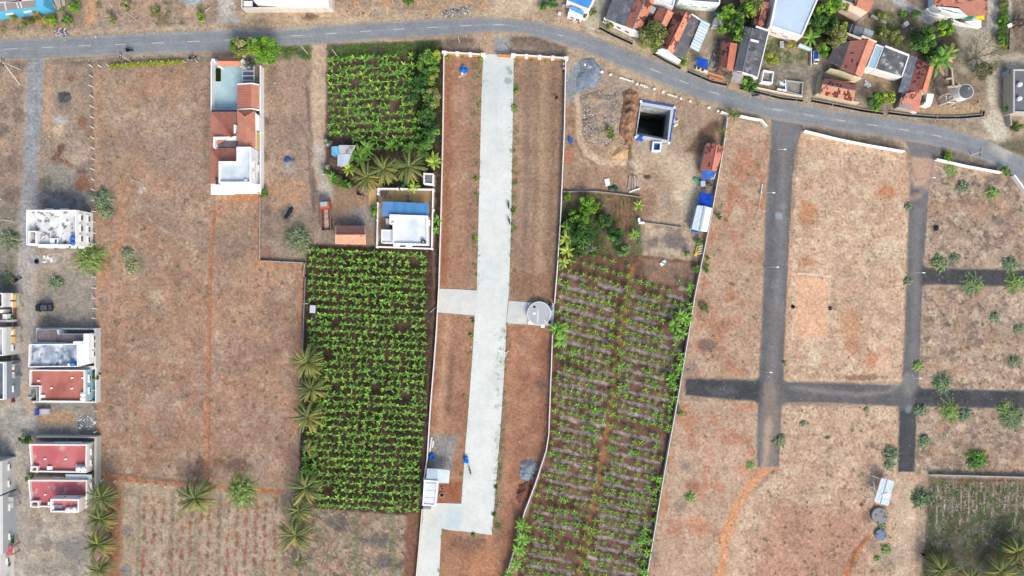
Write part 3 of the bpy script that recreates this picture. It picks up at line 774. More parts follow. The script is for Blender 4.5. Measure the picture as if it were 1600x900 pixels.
def surface(name,parent,P,nx,ny,col,mat,th=.06,seed=1):
    """a painted flat or sloping slab over four 3-D corners; col = [colA, colB, scale in m, contrast] or one colour"""
    V,F = patch(P[0],P[1],P[2],P[3],nx,ny)
    if isinstance(col,tuple): C = np.tile(Lw(col),(len(V),1))
    else:
        t = np.clip((fbm(V[:,0]+seed*3.7,V[:,1]+seed,col[2],4,seed)-.5)*col[3]+.5,0,1)[:,None]
        C = Lw(np.asarray(col[0],float)*(1-t)+np.asarray(col[1],float)*t)
        if len(col) > 4:
            t = np.clip((fbm(V[:,0],V[:,1],col[5],4,seed+4)-col[6])/.06,0,1)[:,None]; C = C*(1-t)+L(col[4])*t
    e1 = V[nx]-V[0]; e2 = V[(nx+1)*ny]-V[0]; nrm = np.cross(e1,e2)
    if nrm[2] < 0: F = F[:,::-1]
    n = len(V)
    rim = [k for k in range(nx+1)]+[(k+1)*(nx+1)+nx for k in range(ny)]+[ny*(nx+1)+nx-1-k for k in range(nx)]+[(ny-1-k)*(nx+1) for k in range(ny-1)]
    V2 = V[rim].copy(); V2[:,2] -= th; m = len(rim)
    S_ = np.array([(rim[k],n+k,n+(k+1) % m,rim[(k+1) % m]) for k in range(m)])
    V = np.concatenate([V,V2]); C = np.concatenate([C,C[rim]]); F = np.concatenate([F,S_])
    off = np.array(parent.location) if parent else np.zeros(3)
    return link(name,np_mesh(name,V-off,F,C,mat),parent)

def tiles(name,parent,P,colA,colB,dark=None,thr=.62,du=.36,dv=.42,seed=1,dsc=1.2):
    """clay tiles laid in courses: P = ridge end 0, ridge end 1, eave end 1, eave end 0"""
    R0,R1,E1,E0 = [np.asarray(p,float) for p in P]
    nu = max(3,int(np.linalg.norm(E1-E0)/du)); nv = max(2,int(np.linalg.norm(E0-R0)/dv))
    R = np.random.RandomState(seed)
    u = np.arange(nu)/nu; v = np.arange(nv)/nv
    U,Vv = [a.ravel() for a in np.meshgrid(u,v)]; N = len(U)
    def at(uu,vv): return (R0*(1-uu)[:,None]+R1*uu[:,None])*(1-vv)[:,None]+(E0*(1-uu)[:,None]+E1*uu[:,None])*vv[:,None]
    a = at(U,Vv); b = at(U+1/nu,Vv); c = at(U+1/nu,Vv+1.12/nv); d = at(U,Vv+1.12/nv)
    lift = (.035+R.rand(N)*.03); mid = (a+b)/2; mid2 = (c+d)/2
    for q in (c,d): q[:,2] += lift
    mid[:,2] += .06; mid2[:,2] += lift+.06
    V = np.stack([a,mid,b,c,mid2,d],1).reshape(-1,3)
    i = np.arange(N)*6
    F = np.concatenate([np.stack([i,i+1,i+4,i+5],1),np.stack([i+1,i+2,i+3,i+4],1)])
    nrm = np.cross(V[F[0,1]]-V[F[0,0]],V[F[0,3]]-V[F[0,0]])
    if nrm[2] < 0: F = F[:,::-1]
    t = np.clip((fbm(mid[:,0],mid[:,1],1.6,3,seed)-.5)*1.6+.5+(R.rand(N)-.5)*.35,0,1)[:,None]
    C = np.asarray(colA,float)*(1-t)+np.asarray(colB,float)*t
    if dark is not None:
        k = fbm(mid[:,0],mid[:,1],dsc,3,seed+9)+(R.rand(N)-.5)*.16 > thr
        C[k] = np.asarray(dark,float)*(.85+.3*R.rand(int(k.sum()),1))
    C = C*.87+(C.mean(1,keepdims=True)+14)*.13; C = np.repeat(L(np.clip(C,0,255)),6,0)
    # underside
    und = np.array([R0,R1,E1,E0]); und[:,2] -= .08; V = np.concatenate([V,und]); C = np.concatenate([C,np.tile(L((90,70,60)),(4,1))])
    F = np.concatenate([F,[[len(V)-4,len(V)-3,len(V)-2,len(V)-1]]])
    off = np.array(parent.location)
    return link(name,np_mesh(name,V-off,F,C,"tile"),parent)

def corrugated(name,parent,P,colA,colB,sheetw=1.05,rows=2,seed=1,mat="cement_sheet",amp=.05,stain=None):
    """corrugated roofing sheets: P = ridge end 0, ridge end 1, eave end 1, eave end 0"""
    R0,R1,E1,E0 = [np.asarray(p,float) for p in P]
    R = np.random.RandomState(seed); n = max(1,int(round(np.linalg.norm(E1-E0)/sheetw)))
    Vs,Fs,Cs = [],[],[]; b = 0
    for r in range(rows):
        for s in range(n):
            w = 9; uu = np.linspace(s/n,(s+1)/n,w)
            t = R.rand(); col = np.asarray(colA)*(1-t)+np.asarray(colB)*t
            nv = 6
            for k in range(nv+1):
                vv = (r+k/nv*1.0)/rows
                p = (R0*(1-uu)[:,None]+R1*uu[:,None])*(1-vv)+(E0*(1-uu)[:,None]+E1*uu[:,None])*vv
                p[:,2] += amp*(np.arange(w) % 2)+(.03 if r % 2 == 0 else 0)*k/nv+.008*(s % 2)
                c = np.tile(col,(w,1))
                if stain is not None:
                    q = np.clip((fbm(p[:,0]*1.0,p[:,1],1.0,4,seed)-stain[1])/.12,0,1)[:,None]; c = c*(1-q)+np.asarray(stain[0],float)*q
                Vs.append(p); Cs.append(c)
                if k:
                    for j in range(w-1): Fs.append((b+(k-1)*w+j,b+(k-1)*w+j+1,b+k*w+j+1,b+k*w+j))
            b += (nv+1)*w
    V = np.concatenate(Vs); C = Lw(np.clip(np.concatenate(Cs),0,255)); F = np.array(Fs)
    nr = np.cross(V[F[0,1]]-V[F[0,0]],V[F[0,3]]-V[F[0,0]])
    if nr[2] < 0: F = F[:,::-1]
    off = np.array(parent.location)
    return link(name,np_mesh(name,V-off,F,C,mat),parent)

def window(root,a,b,u,zc,w,h,frame=(214,214,210),pane=(58,66,74),shade=True):
    """a window in the wall a-b (outward side on the right of a->b)"""
    a = Vector((a[0],a[1],0)); b = Vector((b[0],b[1],0)); d = (b-a).normalized(); n = Vector((d.y,-d.x,0))
    c = a+(b-a)*u+n*.03
    m = MB(frame); z0,z1 = zc-h/2,zc+h/2
    for s in (-1,1): m.bar(c+d*s*w/2+Vector((0,0,z0)),c+d*s*w/2+Vector((0,0,z1)),.09)
    for z in (z0,z1): m.bar(c-d*(w/2+.045)+Vector((0,0,z)),c+d*(w/2+.045)+Vector((0,0,z)),.09)
    m.bar(c+Vector((0,0,z0)),c+Vector((0,0,z1)),.05)
    f = m.build("window","plaster",root)
    p = MB(pane); q = c-n*.015
    p.bar(q-d*(w/2-.04)+Vector((0,0,zc)),q+d*(w/2-.04)+Vector((0,0,zc)),.02,h-.08); p.build("pane","glass",f)
    if shade:
        s = MB((226,226,222)); k = c+n*.22+Vector((0,0,z1+.18)); s.bar(k-d*(w/2+.3),k+d*(w/2+.3),.44,.08); s.build("sunshade","plaster",root)

def flat_house(name,label,pts,z,cat="house",ph=.9,t=.22,wall=(232,230,224),par=(236,235,230),roof=(225,225,222),z0=-.1,root=None,quads=None,seed=1,wname="wall",mat="plaster",group=None):
    outer = wpoly(pts,z); cx,cy = centroid(outer)
    if root is None: root = thing(name,label,cat,(cx,cy,0),group)
    MB(wall).prism(outer,z0,z-ph-.02).build(wname,mat,root)
    inn = inset(outer,t)
    MB(par).ring(outer,inn,z-ph-.02,z).build("parapet","plaster",root)
    Q = quads or [pts]
    for q in Q:
        P = wpoly(q,z); P = inset(P,t+.004) if quads is None else P
        P3 = [(p[0],p[1],z-ph+.02-.004*Q.index(q)) for p in P]
        nx = max(2,int(np.linalg.norm(np.subtract(P[1],P[0]))/.3)); ny = max(2,int(np.linalg.norm(np.subtract(P[2],P[1]))/.3))
        surface("roof_terrace",root,P3,nx,ny,roof,"concrete",.03,seed)
    return root,outer

def gable(name,label,E,Rg,ze,zr,s1,s2,wall=(222,214,200),cat="house",group=None,seed=1,ins=.3,verge=None,walls=True,root=None):
    """E = eave corners A, B, C, D seen in the photograph; ridge Rg = (near A-B, near D-C)"""
    mid = lambda a,b: Vector(((E[a][0]+E[b][0])/2-Rg[0][0],(E[a][1]+E[b][1])/2-Rg[0][1])).length
    if mid(0,3) < mid(0,1): E = [E[0],E[3],E[2],E[1]]      # corners listed the other way round
    A,B,C,D = [V3(p,ze) for p in E]; R0,R1 = [V3(p,zr) for p in Rg]
    cen = centroid([A,B,C,D])
    if root is None: root = thing(name,label,cat,(cen[0],cen[1],0),group)
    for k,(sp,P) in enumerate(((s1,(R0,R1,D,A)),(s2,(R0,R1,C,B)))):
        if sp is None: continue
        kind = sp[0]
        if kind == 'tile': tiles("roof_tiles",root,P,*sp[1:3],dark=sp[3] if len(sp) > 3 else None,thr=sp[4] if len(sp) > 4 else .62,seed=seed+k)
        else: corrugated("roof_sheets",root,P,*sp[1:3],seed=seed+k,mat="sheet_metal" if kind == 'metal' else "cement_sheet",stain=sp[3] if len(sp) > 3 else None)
    MB((176,104,82) if s1 and s1[0] == 'tile' else (206,218,224) if s1 and s1[0] == 'metal' else (150,150,150)).tube([Vector(R0)+Vector((0,0,.06)),Vector(R1)+Vector((0,0,.06))],.11,6).build("ridge","tile",root)
    if walls:
        c3 = Vector((cen[0],cen[1],0)); q = [c3+(Vector(p)-c3)*.94 for p in (A,B,C,D)]
        for p in q: p.z = ze-.12
        r0 = c3+(Vector(R0)-c3)*.94; r1 = c3+(Vector(R1)-c3)*.94; r0.z = r1.z = zr-.12
        g = [Vector((p.x,p.y,-.1)) for p in q]
        MB(wall).add(g+q+[r0,r1],[(0,1,5,8,4),(1,2,6,5),(2,3,7,9,6),(3,0,4,7),(4,8,9,7),(8,5,6,9)]).build("wall","plaster",root)
    if verge:
        for a,r,b in ((A,R0,B),(D,R1,C)):
            m = MB(verge)
            for p,q_ in ((a,r),(r,b)): m.bar(Vector(p)+Vector((0,0,.08)),Vector(q_)+Vector((0,0,.08)),.22,.16)
            m.build("verge","plaster",root)
    return root

def wall_run(name,label,pts,h,th=.2,col=(225,222,216),cap=(236,234,230),cat="wall",every=0,pil=(.34,.34),pilh=.12,group=None,ends=True,mat="plaster"):
    """a free-standing wall along points seen at its top edge"""
    P = [W(x,y,h) for x,y in pts]
    root = thing(name,label,cat,(P[0].x,P[0].y,0),group)
    m = MB(col); k = MB(cap)
    for i,(a,b) in enumerate(zip(P,P[1:])):
        a = Vector((a.x,a.y,0)); b = Vector((b.x,b.y,0)); d = (b-a).normalized(); e = d*(.0 if i == 0 else .0)
        m.bar(a+Vector((0,0,h/2-.1)),b+Vector((0,0,h/2-.1)),th,h+.1)
        k.bar(a-d*.02+Vector((0,0,h)),b+d*.02+Vector((0,0,h+.003*i)),th+.03,.06)
    m.build("wall_body",mat,root); k.build("coping",mat,root)
    if every:
        for a,b in zip(P,P[1:]):
            l = (b-a).length; n = max(1,int(l/every)); d = (b-a).normalized(); rz = math.atan2(d.y,d.x)
            for j in range(n+1):
                q = a+(b-a)*(j/n)
                MB(cap).box((q.x,q.y,(h+pilh)/2-.05),(pil[0],pil[1],h+pilh+.1),rz).build("pillar",mat,root)
    return root

def post_fence(label,pts,spacing,h=1.6,col=(236,232,226),w=.2,wires=3,jit=.05,cat="fence"):
    P = [W(x,y,0) for x,y in pts]; root = thing("wire_fence",label,cat,(P[0].x,P[0].y,0)); R = random.Random(len(pts)*7+int(pts[0][0]))
    wm = MB((120,116,110)); last = None; me = None; base = Vector((P[0].x,P[0].y,0))
    for a,b in zip(P,P[1:]):
        n = max(1,int((b-a).length/spacing))
        for j in range(n):
            q = a+(b-a)*(j/n)+Vector((R.uniform(-1,1)*jit,R.uniform(-1,1)*jit,0)); tp = q+Vector((R.uniform(-.08,.08),R.uniform(-.08,.08),h*R.uniform(.9,1.05)))
            if me is None: me = MB(col).tube([(0,0,-.1),(0,0,h)],[w*.62,w*.5],5).mesh("post","stone")
            o = link("post",me,root,q-base); o.rotation_euler = (R.uniform(-.06,.06),R.uniform(-.06,.06),R.uniform(0,1.5)); o.scale = (1,1,R.uniform(.9,1.06))
            if last is not None:
                for k in range(wires): wm.bar(last+Vector((0,0,h*(.25+.28*k))),q+Vector((0,0,h*(.25+.28*k))),.012)
            last = q
    wm.build("wire","dull_metal",root); return root

def tank(px,py,z,label,col=(38,110,190),r=.62,h=1.25,group=None,lid=None):
    c = W(px,py,z+h*.8); t = thing("water_tank",label,"water tank",(c.x,c.y,z),group)
    prof = [(r*.96,0)]
    for k in range(5): prof += [(r,h*.16*k+.03),(r,h*.16*k+.13),(r*.95,h*.16*k+.16)]
    prof += [(r*.8,h*.88),(r*.45,h*.97)]
    MB(col).lathe((c.x,c.y,z),prof,14).build("tank_body","plastic",t)
    MB(lid or tuple(min(255,v+18) for v in col)).lathe((c.x,c.y,z+h*.97),[(r*.42,0),(r*.42,.07),(r*.2,.11)],12).build("lid","plastic",t)
    return t

# ------------------------------------------------------------------ houses on the left
def house_a():
    r,o = flat_house("white_house","white two storey house with stained white roof terrace beside the grey lane",[(41,328),(119,328),(119,383.5),(41,383)],6.2,roof=[(232,233,232),(206,206,202),1.6,1.6,(130,124,120),.7,.58],wall=(238,238,236),par=(242,242,240),seed=3)
    o = ccw(o); e = [(a,b) for a,b in zip(o,o[1:]+o[:1])]
    east = max(e,key=lambda s: s[0][0]+s[1][0]); south = min(e,key=lambda s: s[0][1]+s[1][1]); north = max(e,key=lambda s: s[0][1]+s[1][1])
    for u in (.2,.5,.8):
        for z in (1.7,4.4): window(r,*east,u,z,1.1,1.2)
    for u in (.25,.5,.75,.88):
        for z in (1.7,4.4): window(r,*south,u,z,1.2,1.1)
    for u in (.3,.6): window(r,*north,u,4.4,1.3,1.1)
    m = MB((238,238,236)); P = wpoly([(45,361),(58,361),(58,382),(45,382)],6.4); m.ring(P,inset(P,.25),5.3,6.6); m.build("stair_parapet","plaster",r)
    s = MB((190,188,184)); a,b = W(48,366,5),W(52,378,5)
    for k in range(5): s.box((a.x+.9,a.y-k*.35,5.32+.12*(5-k)),(1.2,.34,.24*(5-k)*.5+.1))
    s.build("stair","concrete",r)
    tank(113.2,371.5,5.35,"upper blue plastic water tank on the stained white roof terrace",group="blue tanks on the white house")
    tank(113.4,379.5,5.35,"lower blue plastic water tank in the roof terrace corner",group="blue tanks on the white house")
    t = thing("solar_heater","white framed solar water heater with blue panel on white roof","solar heater",W(84.5,377,5.4))
    P = wpoly([(78.5,372.5),(90.5,372.5),(90.5,381.5),(78.5,381.5)],5.8); MB((240,240,240)).ring(P,inset(P,.2),5.33,5.85).build("frame","plaster",t)
    c = W(87.5,377,5.8); MB((44,92,190)).box((c.x,c.y,5.7),(.55,.8,.08)).build("panel","glass",t)
    c = W(82,377,5.8); MB((236,240,244)).box((c.x,c.y,5.6),(.9,.9,.35)).build("cistern","plastic",t)
house_a()

def house_b():
    r,o = flat_house("grey_house","white house with mottled blue grey terrace and brown tiled front roof",[(45,538),(121,537),(122,573),(44,574)],4.9,roof=[(150,166,180),(222,226,228),1.1,2.2,(120,134,150),.8,.6],seed=5,ph=.7)
    c = MB((214,214,212)); P = wpoly([(56,512.5),(149.5,513),(149.5,574.5),(56,574)],1.9); c.ring(P,inset(P,.35),-.1,1.9); c.build("compound_wall","plaster",r)
    a = [V3(p,3.6) for p in ((59,516),(88,516),(88,537),(59,537))]
    MB((228,228,226)).prism(wpoly([(58,515),(90,515),(92,522),(130,522),(131,538),(58,538)],3.5),-.1,3.3).build("front_wing","plaster",r)
    tiles("roof_tiles",r,(V3((59,516),3.4),V3((89,516),3.4),V3((89,534.5),3.75),V3((59,534.5),3.75)),(140,124,124),(158,142,140),du=.5,dv=.5,seed=4)
    tiles("roof_tiles",r,(V3((89.5,523.5),3.45),V3((130,523),3.45),V3((130,536),3.75),V3((89.5,536),3.75)),(140,124,124),(158,142,140),du=.5,dv=.5,seed=5)
    m = MB((240,240,238)); P = wpoly([(122.3,523),(143,520),(143,560),(122.4,571)],4.2)
    m.prism(wpoly([(130.5,521.5),(139,521.5),(139,568),(122.4,572),(122.4,537),(130.5,537)],4.2),-.1,4.2); m.build("side_wing","plaster",r)
    e = wpoly([(139,522),(139,568)],4.2); e = sorted(e,key=lambda p: p[1])
    for u in (.3,.6,.85): window(r,e[0],e[1],u,2.4,1.0,1.1)
    MB((196,206,214)).prism(wpoly([(48,534.5),(103,535.5),(103,538),(48,538)],4.6),4.0,4.25).build("ledge","plaster",r)
    m = MB((238,238,236)); P = wpoly([(114,533.5),(125,533.5),(125,537.5),(114,537.5)],5.2); m.prism(P,3.6,5.1); m.build("stair_head","plaster",r)
    tank(112.3,568.5,4.2,"blue plastic water tank on the mottled grey blue terrace",r=.58)
    tank(107.5,569.5,4.2,"small white tank beside the blue one on the mottled terrace",(234,236,236),.36,.8)
house_b()

def bracket(root,px,py,z,col=(240,240,238),w=.55,d=.28,h=.25,rz=.35):
    c = W(px,py,z+h); MB(col).box((c.x,c.y,z+h/2),(w,d,h),rz).build("column_stub","plaster",root)

def house_c():
    pts = [(46,578),(132,578.5),(132,628),(61,627.5),(61,604),(46,604)]
    q = [[(47.6,579.6),(130.4,580),(130.4,603),(47.6,603)],[(62.6,602.5),(130.4,602.5),(130.4,626.3),(62.6,626)]]
    r,o = flat_house("red_roof_house","low house with brick red terrace, white parapet and sky blue side wall",pts,4.1,ph=.6,quads=q,roof=[(176,104,92),(214,138,120),3.,2.,(196,128,116),1.2,.6],wall=(176,222,234),seed=7)
    c = MB((222,222,220)); P = wpoly([(56,576),(150.5,574.5),(150.5,629.5),(50,629)],1.6); c.ring(P,inset(P,.3),-.1,1.6); c.build("compound_wall","plaster",r)
    e = wpoly([(132,579),(132,628)],4.1); e = sorted(e,key=lambda p: p[1])
    for u,w in ((.33,1.0),(.72,1.3)): window(r,e[0],e[1],u,2.2,w,1.1,(240,240,240))
    d = MB((246,246,246)); a = W(139,591.5,1.0); d.box((a.x+.25,a.y,2.9),(.9,2.6,.1)); d.build("sunshade","plaster",r)
    d = MB((246,246,246)); a = W(139,613,1.0); d.box((a.x+.2,a.y,2.9),(.8,1.2,.1)); d.build("sunshade","plaster",r)
    for x,y in ((60,595),(112.5,590.5),(80,606.5),(112,607),(129,590.5)): bracket(r,x,y,3.52)
    c = W(67,619,3.8); MB((244,240,236)).box((c.x,c.y,3.75),(.95,.6,.4)).build("roof_vent","plaster",r)
    s = MB((186,186,184)); P = wpoly([(49,605),(60.8,605),(60.8,627),(49,627)],2.6); s.ring(P,inset(P,.22),-.1,3.2); s.build("stair_well","plaster",r)
    for k in range(6):
        c = W(55,608+k*2.2,1.5); MB((196,196,194)).box((c.x,c.y,1.0+.15*k),(1.1,.36,2.0+.3*k)).build("stair_step","concrete",r)
    c = W(52.5,622,1); MB((80,170,214)).box((c.x,c.y,1.2),(.6,1.6,.1)).build("door","plaster",r)
    tank(128.3,616.5,3.52,"upper white water tank in the corner of the brick red terrace",(238,238,236),.5,.9,"white tanks on the brick red terrace")
    tank(128.2,623,3.52,"lower white water tank in the corner of the brick red terrace",(238,238,236),.5,.9,"white tanks on the brick red terrace")
house_c()

RED = [(202,106,108),(220,134,132),3.0,1.8]
def house_d():
    r,o = flat_house("pink_roof_house","white house with rose red roof terrace, upper of the two red roofed neighbours",[(45,694),(136,694.5),(135,739),(49,737.5)],3.6,ph=.65,t=.3,roof=RED+[(216,168,166),1.6,.62],wall=(232,224,214),par=(240,234,226),seed=9)
    P = wpoly([(56,681),(151,682.5),(150,795),(147,795),(147.5,684.5),(57,684)],1.8); MB((200,198,190)).prism(P,-.1,1.8).build("compound_wall","plaster",r)
    MB((228,222,212)).prism(wpoly([(84,690.5),(128,690.5),(128,694.3),(84,694.3)],3.0),2.8,2.95).build("sunshade","plaster",r)
    e = wpoly([(136,694.5),(135,739)],3.6); e = sorted(e,key=lambda p: p[1])
    for u in (.3,.7): window(r,e[0],e[1],u,1.8,.9,1.0)
    for x,y in ((70,717.5),(102.5,717.5)): bracket(r,x,y,2.98)
    c = W(78,731,3.2); MB((244,240,236)).box((c.x,c.y,3.2),(1.1,.75,.45)).build("roof_vent","plaster",r)
    P = wpoly([(48.5,728),(60,728.5),(60,738),(48.5,737)],3.5); MB((236,230,222)).ring(P,inset(P,.3),2.95,3.75).build("stair_parapet","plaster",r)
    c = W(126,730,3.1); MB((196,194,192)).box((c.x,c.y,3.12),(2.0,1.3,.3)).build("tank_plinth","concrete",r)
    tank(121.6,733,3.27,"left white water tank on the upper rose red terrace",(240,240,238),.58,1.0,"white tanks on the upper rose red terrace")
    tank(129,733.2,3.27,"right white water tank on the upper rose red terrace",(240,240,238),.58,1.0,"white tanks on the upper rose red terrace")
house_d()

def house_e():
    r,o = flat_house("pink_roof_house","white house with rose red terrace and tall stair head room with its own red roof",[(43.5,750),(136,750.5),(136,794),(48,792)],3.6,ph=.65,t=.3,roof=RED+[(214,170,168),1.2,.64],wall=(232,224,214),par=(240,234,226),seed=11)
    H_,_ = flat_house("","",[(78.5,780),(123.5,780.5),(123,801),(78.5,800.5)],6.0,ph=.75,t=.3,roof=RED,wall=(238,230,222),par=(242,236,230),z0=2.9,root=r,seed=12,wname="head_room")
    P = wpoly([(78.5,780),(123.5,780.5)],6.0); P = sorted(P,key=lambda p: -p[0])
    for u,w in ((.25,1.2),(.78,1.4)): window(r,P[0],P[1],u,4.3,w,1.0,(200,196,190),(84,76,78))
    MB((204,220,222)).prism(wpoly([(102,741.5),(143,742),(143,748.5),(102,749.5)],3.0),2.75,2.85).build("side_canopy","sheet_metal",r)
    MB((224,218,206)).prism(wpoly([(82,746),(95,746),(95,750),(82,750)],3.0),2.6,2.72).build("sunshade","plaster",r)
    e = wpoly([(136,750.5),(136,794)],3.6); e = sorted(e,key=lambda p: p[1])
    window(r,e[0],e[1],.75,1.8,.9,1.0)
    P = wpoly([(48,782),(62,782.5),(62,793.5),(48,792)],3.5); MB((236,230,222)).ring(P,inset(P,.3),2.95,3.75).build("stair_parapet","plaster",r)
    bracket(r,70.5,773,2.98); bracket(r,76,787,2.98,w=.4,d=.7,h=.7,rz=0)
    c = W(91,791.5,5.4); MB((148,146,160)).box((c.x,c.y,5.42),(2.0,.9,.12)).build("solar_panel","glass",r)
    c = W(83,793,5.5); MB((240,240,240)).box((c.x,c.y,5.5),(.55,1.0,.4)).build("heater_cistern","plastic",r)
    tank(105.5,797.5,5.28,"left white water tank on the head room of the lower red house",(240,240,238),.62,.95,"white tanks on the stair head room")
    tank(115,797,5.28,"right white water tank on the head room of the lower red house",(240,240,238),.62,.95,"white tanks on the stair head room")
house_e()

def edge_houses():
    def porch(label,x0,y0,x1,y1,col,band,body,roofc,yb0,yb1,wallc=(226,224,220)):
        t = thing("edge_house",label,"house",W((x0+x1)/2-12,(y0+y1)/2,0))
        a = W(-60,yb0,5.2); b = W(body,yb1,5.2)
        P = ccw([(a.x,a.y),(b.x,a.y),(b.x,b.y),(a.x,b.y)]); MB(wallc).prism(P,-.1,4.3).build("wall","plaster",t); MB((238,238,236)).ring(P,inset(P,.22),4.3,5.2).build("parapet","plaster",t)
        Q = inset(P,.23); surface("roof_terrace",t,[(p[0],p[1],4.34) for p in Q],12,12,roofc,"concrete",.03,3)
        E = [Vector((b.x,b.y,0)),Vector((b.x,a.y,0))]
        for u in (.25,.75): window(t,E[0],E[1],u,2.0,.9,1.0)
        P = wpoly([(x0,y0),(x1,y0),(x1,y1),(x0,y1)],2.7); MB(col).prism(P,2.55,2.7,bottom=True).build("porch_roof","plaster",t)
        ym = (y0+y1)/2; P = wpoly([(x0,ym-1.3),(x1,ym-1.3),(x1,ym+1.3),(x0,ym+1.3)],2.72); MB(band).prism(P,2.703,2.73).build("porch_band","plaster",t)
        for x,y in ((x1-1,y0+1),(x1-1,y1-1)): c = W(x,y,2.6); MB(col).box((c.x,c.y,1.25),(.2,.2,2.6)).build("column","plaster",t)
        return t
    porch("house at left edge with upper yellow porch roof and black courtyard",16.5,460,25,480,(222,190,112),(140,78,60),4,[(60,56,58),(120,116,116),2,2],458,480)
    porch("house at left edge with lower yellow porch roof beside the wet patch",15,514,24,536,(222,190,112),(140,78,60),5,[(220,220,216),(180,180,178),2,2],512,556)
    porch("house at left edge with pale grey porch roof crossed by maroon band",14,569,23,591,(198,192,188),(120,70,74),6,[(96,108,122),(140,150,160),2,2],566,625,(160,172,182))
    porch("long grey walled house at left edge with white grey porch canopy",8.5,776.5,21,794,(196,196,190),(170,170,166),0,[(170,176,180),(150,156,160),2,2],776,868,(186,192,196))
    porch("house at left edge with small red porch canopy at bottom",5,853,19,868,(206,110,110),(190,96,98),-4,[(120,130,126),(90,100,96),2,2],869,930)
    porch("dark roofed house at left edge under the slanting pole",-9,729,-2,745,(120,124,132),(90,94,104),-1,[(58,62,74),(84,88,96),2,2],722,774,(210,210,206))
    wall_run("garden_wall","thin maroon and white garden wall along the lane, left edge",[(20,480),(19.5,514)],1.2,.14,(150,92,82),(206,196,188),every=3)
    wall_run("garden_wall","thin low garden wall between yellow and pale porches, left edge",[(18.5,537),(18,569)],1.2,.14,(186,160,140),(206,190,176),every=3)
    wall_run("garden_wall","maroon low wall beside hedge below the pale porch",[(18,592),(18,628)],1.0,.14,(132,76,74),(150,92,88),every=3)
    wall_run("garden_wall","thin pale wall below the white grey canopy along the lane",[(13,796),(12,852)],1.2,.12,(190,176,160),(206,196,184),every=4)
    t = thing("white_shed","small white roofed outhouse between the yellow porches at left edge","outhouse",W(4,493,0))
    for (x0,y0,x1,y1) in ((-6,484,4.5,489),(4,491,10.5,498.5),(-6,500,12,503.5)):
        P = wpoly([(x0,y0),(x1,y0),(x1,y1),(x0,y1)],3); MB((236,236,234)).prism(P,-.05,3).build("roof_block","plaster",t)
edge_houses()

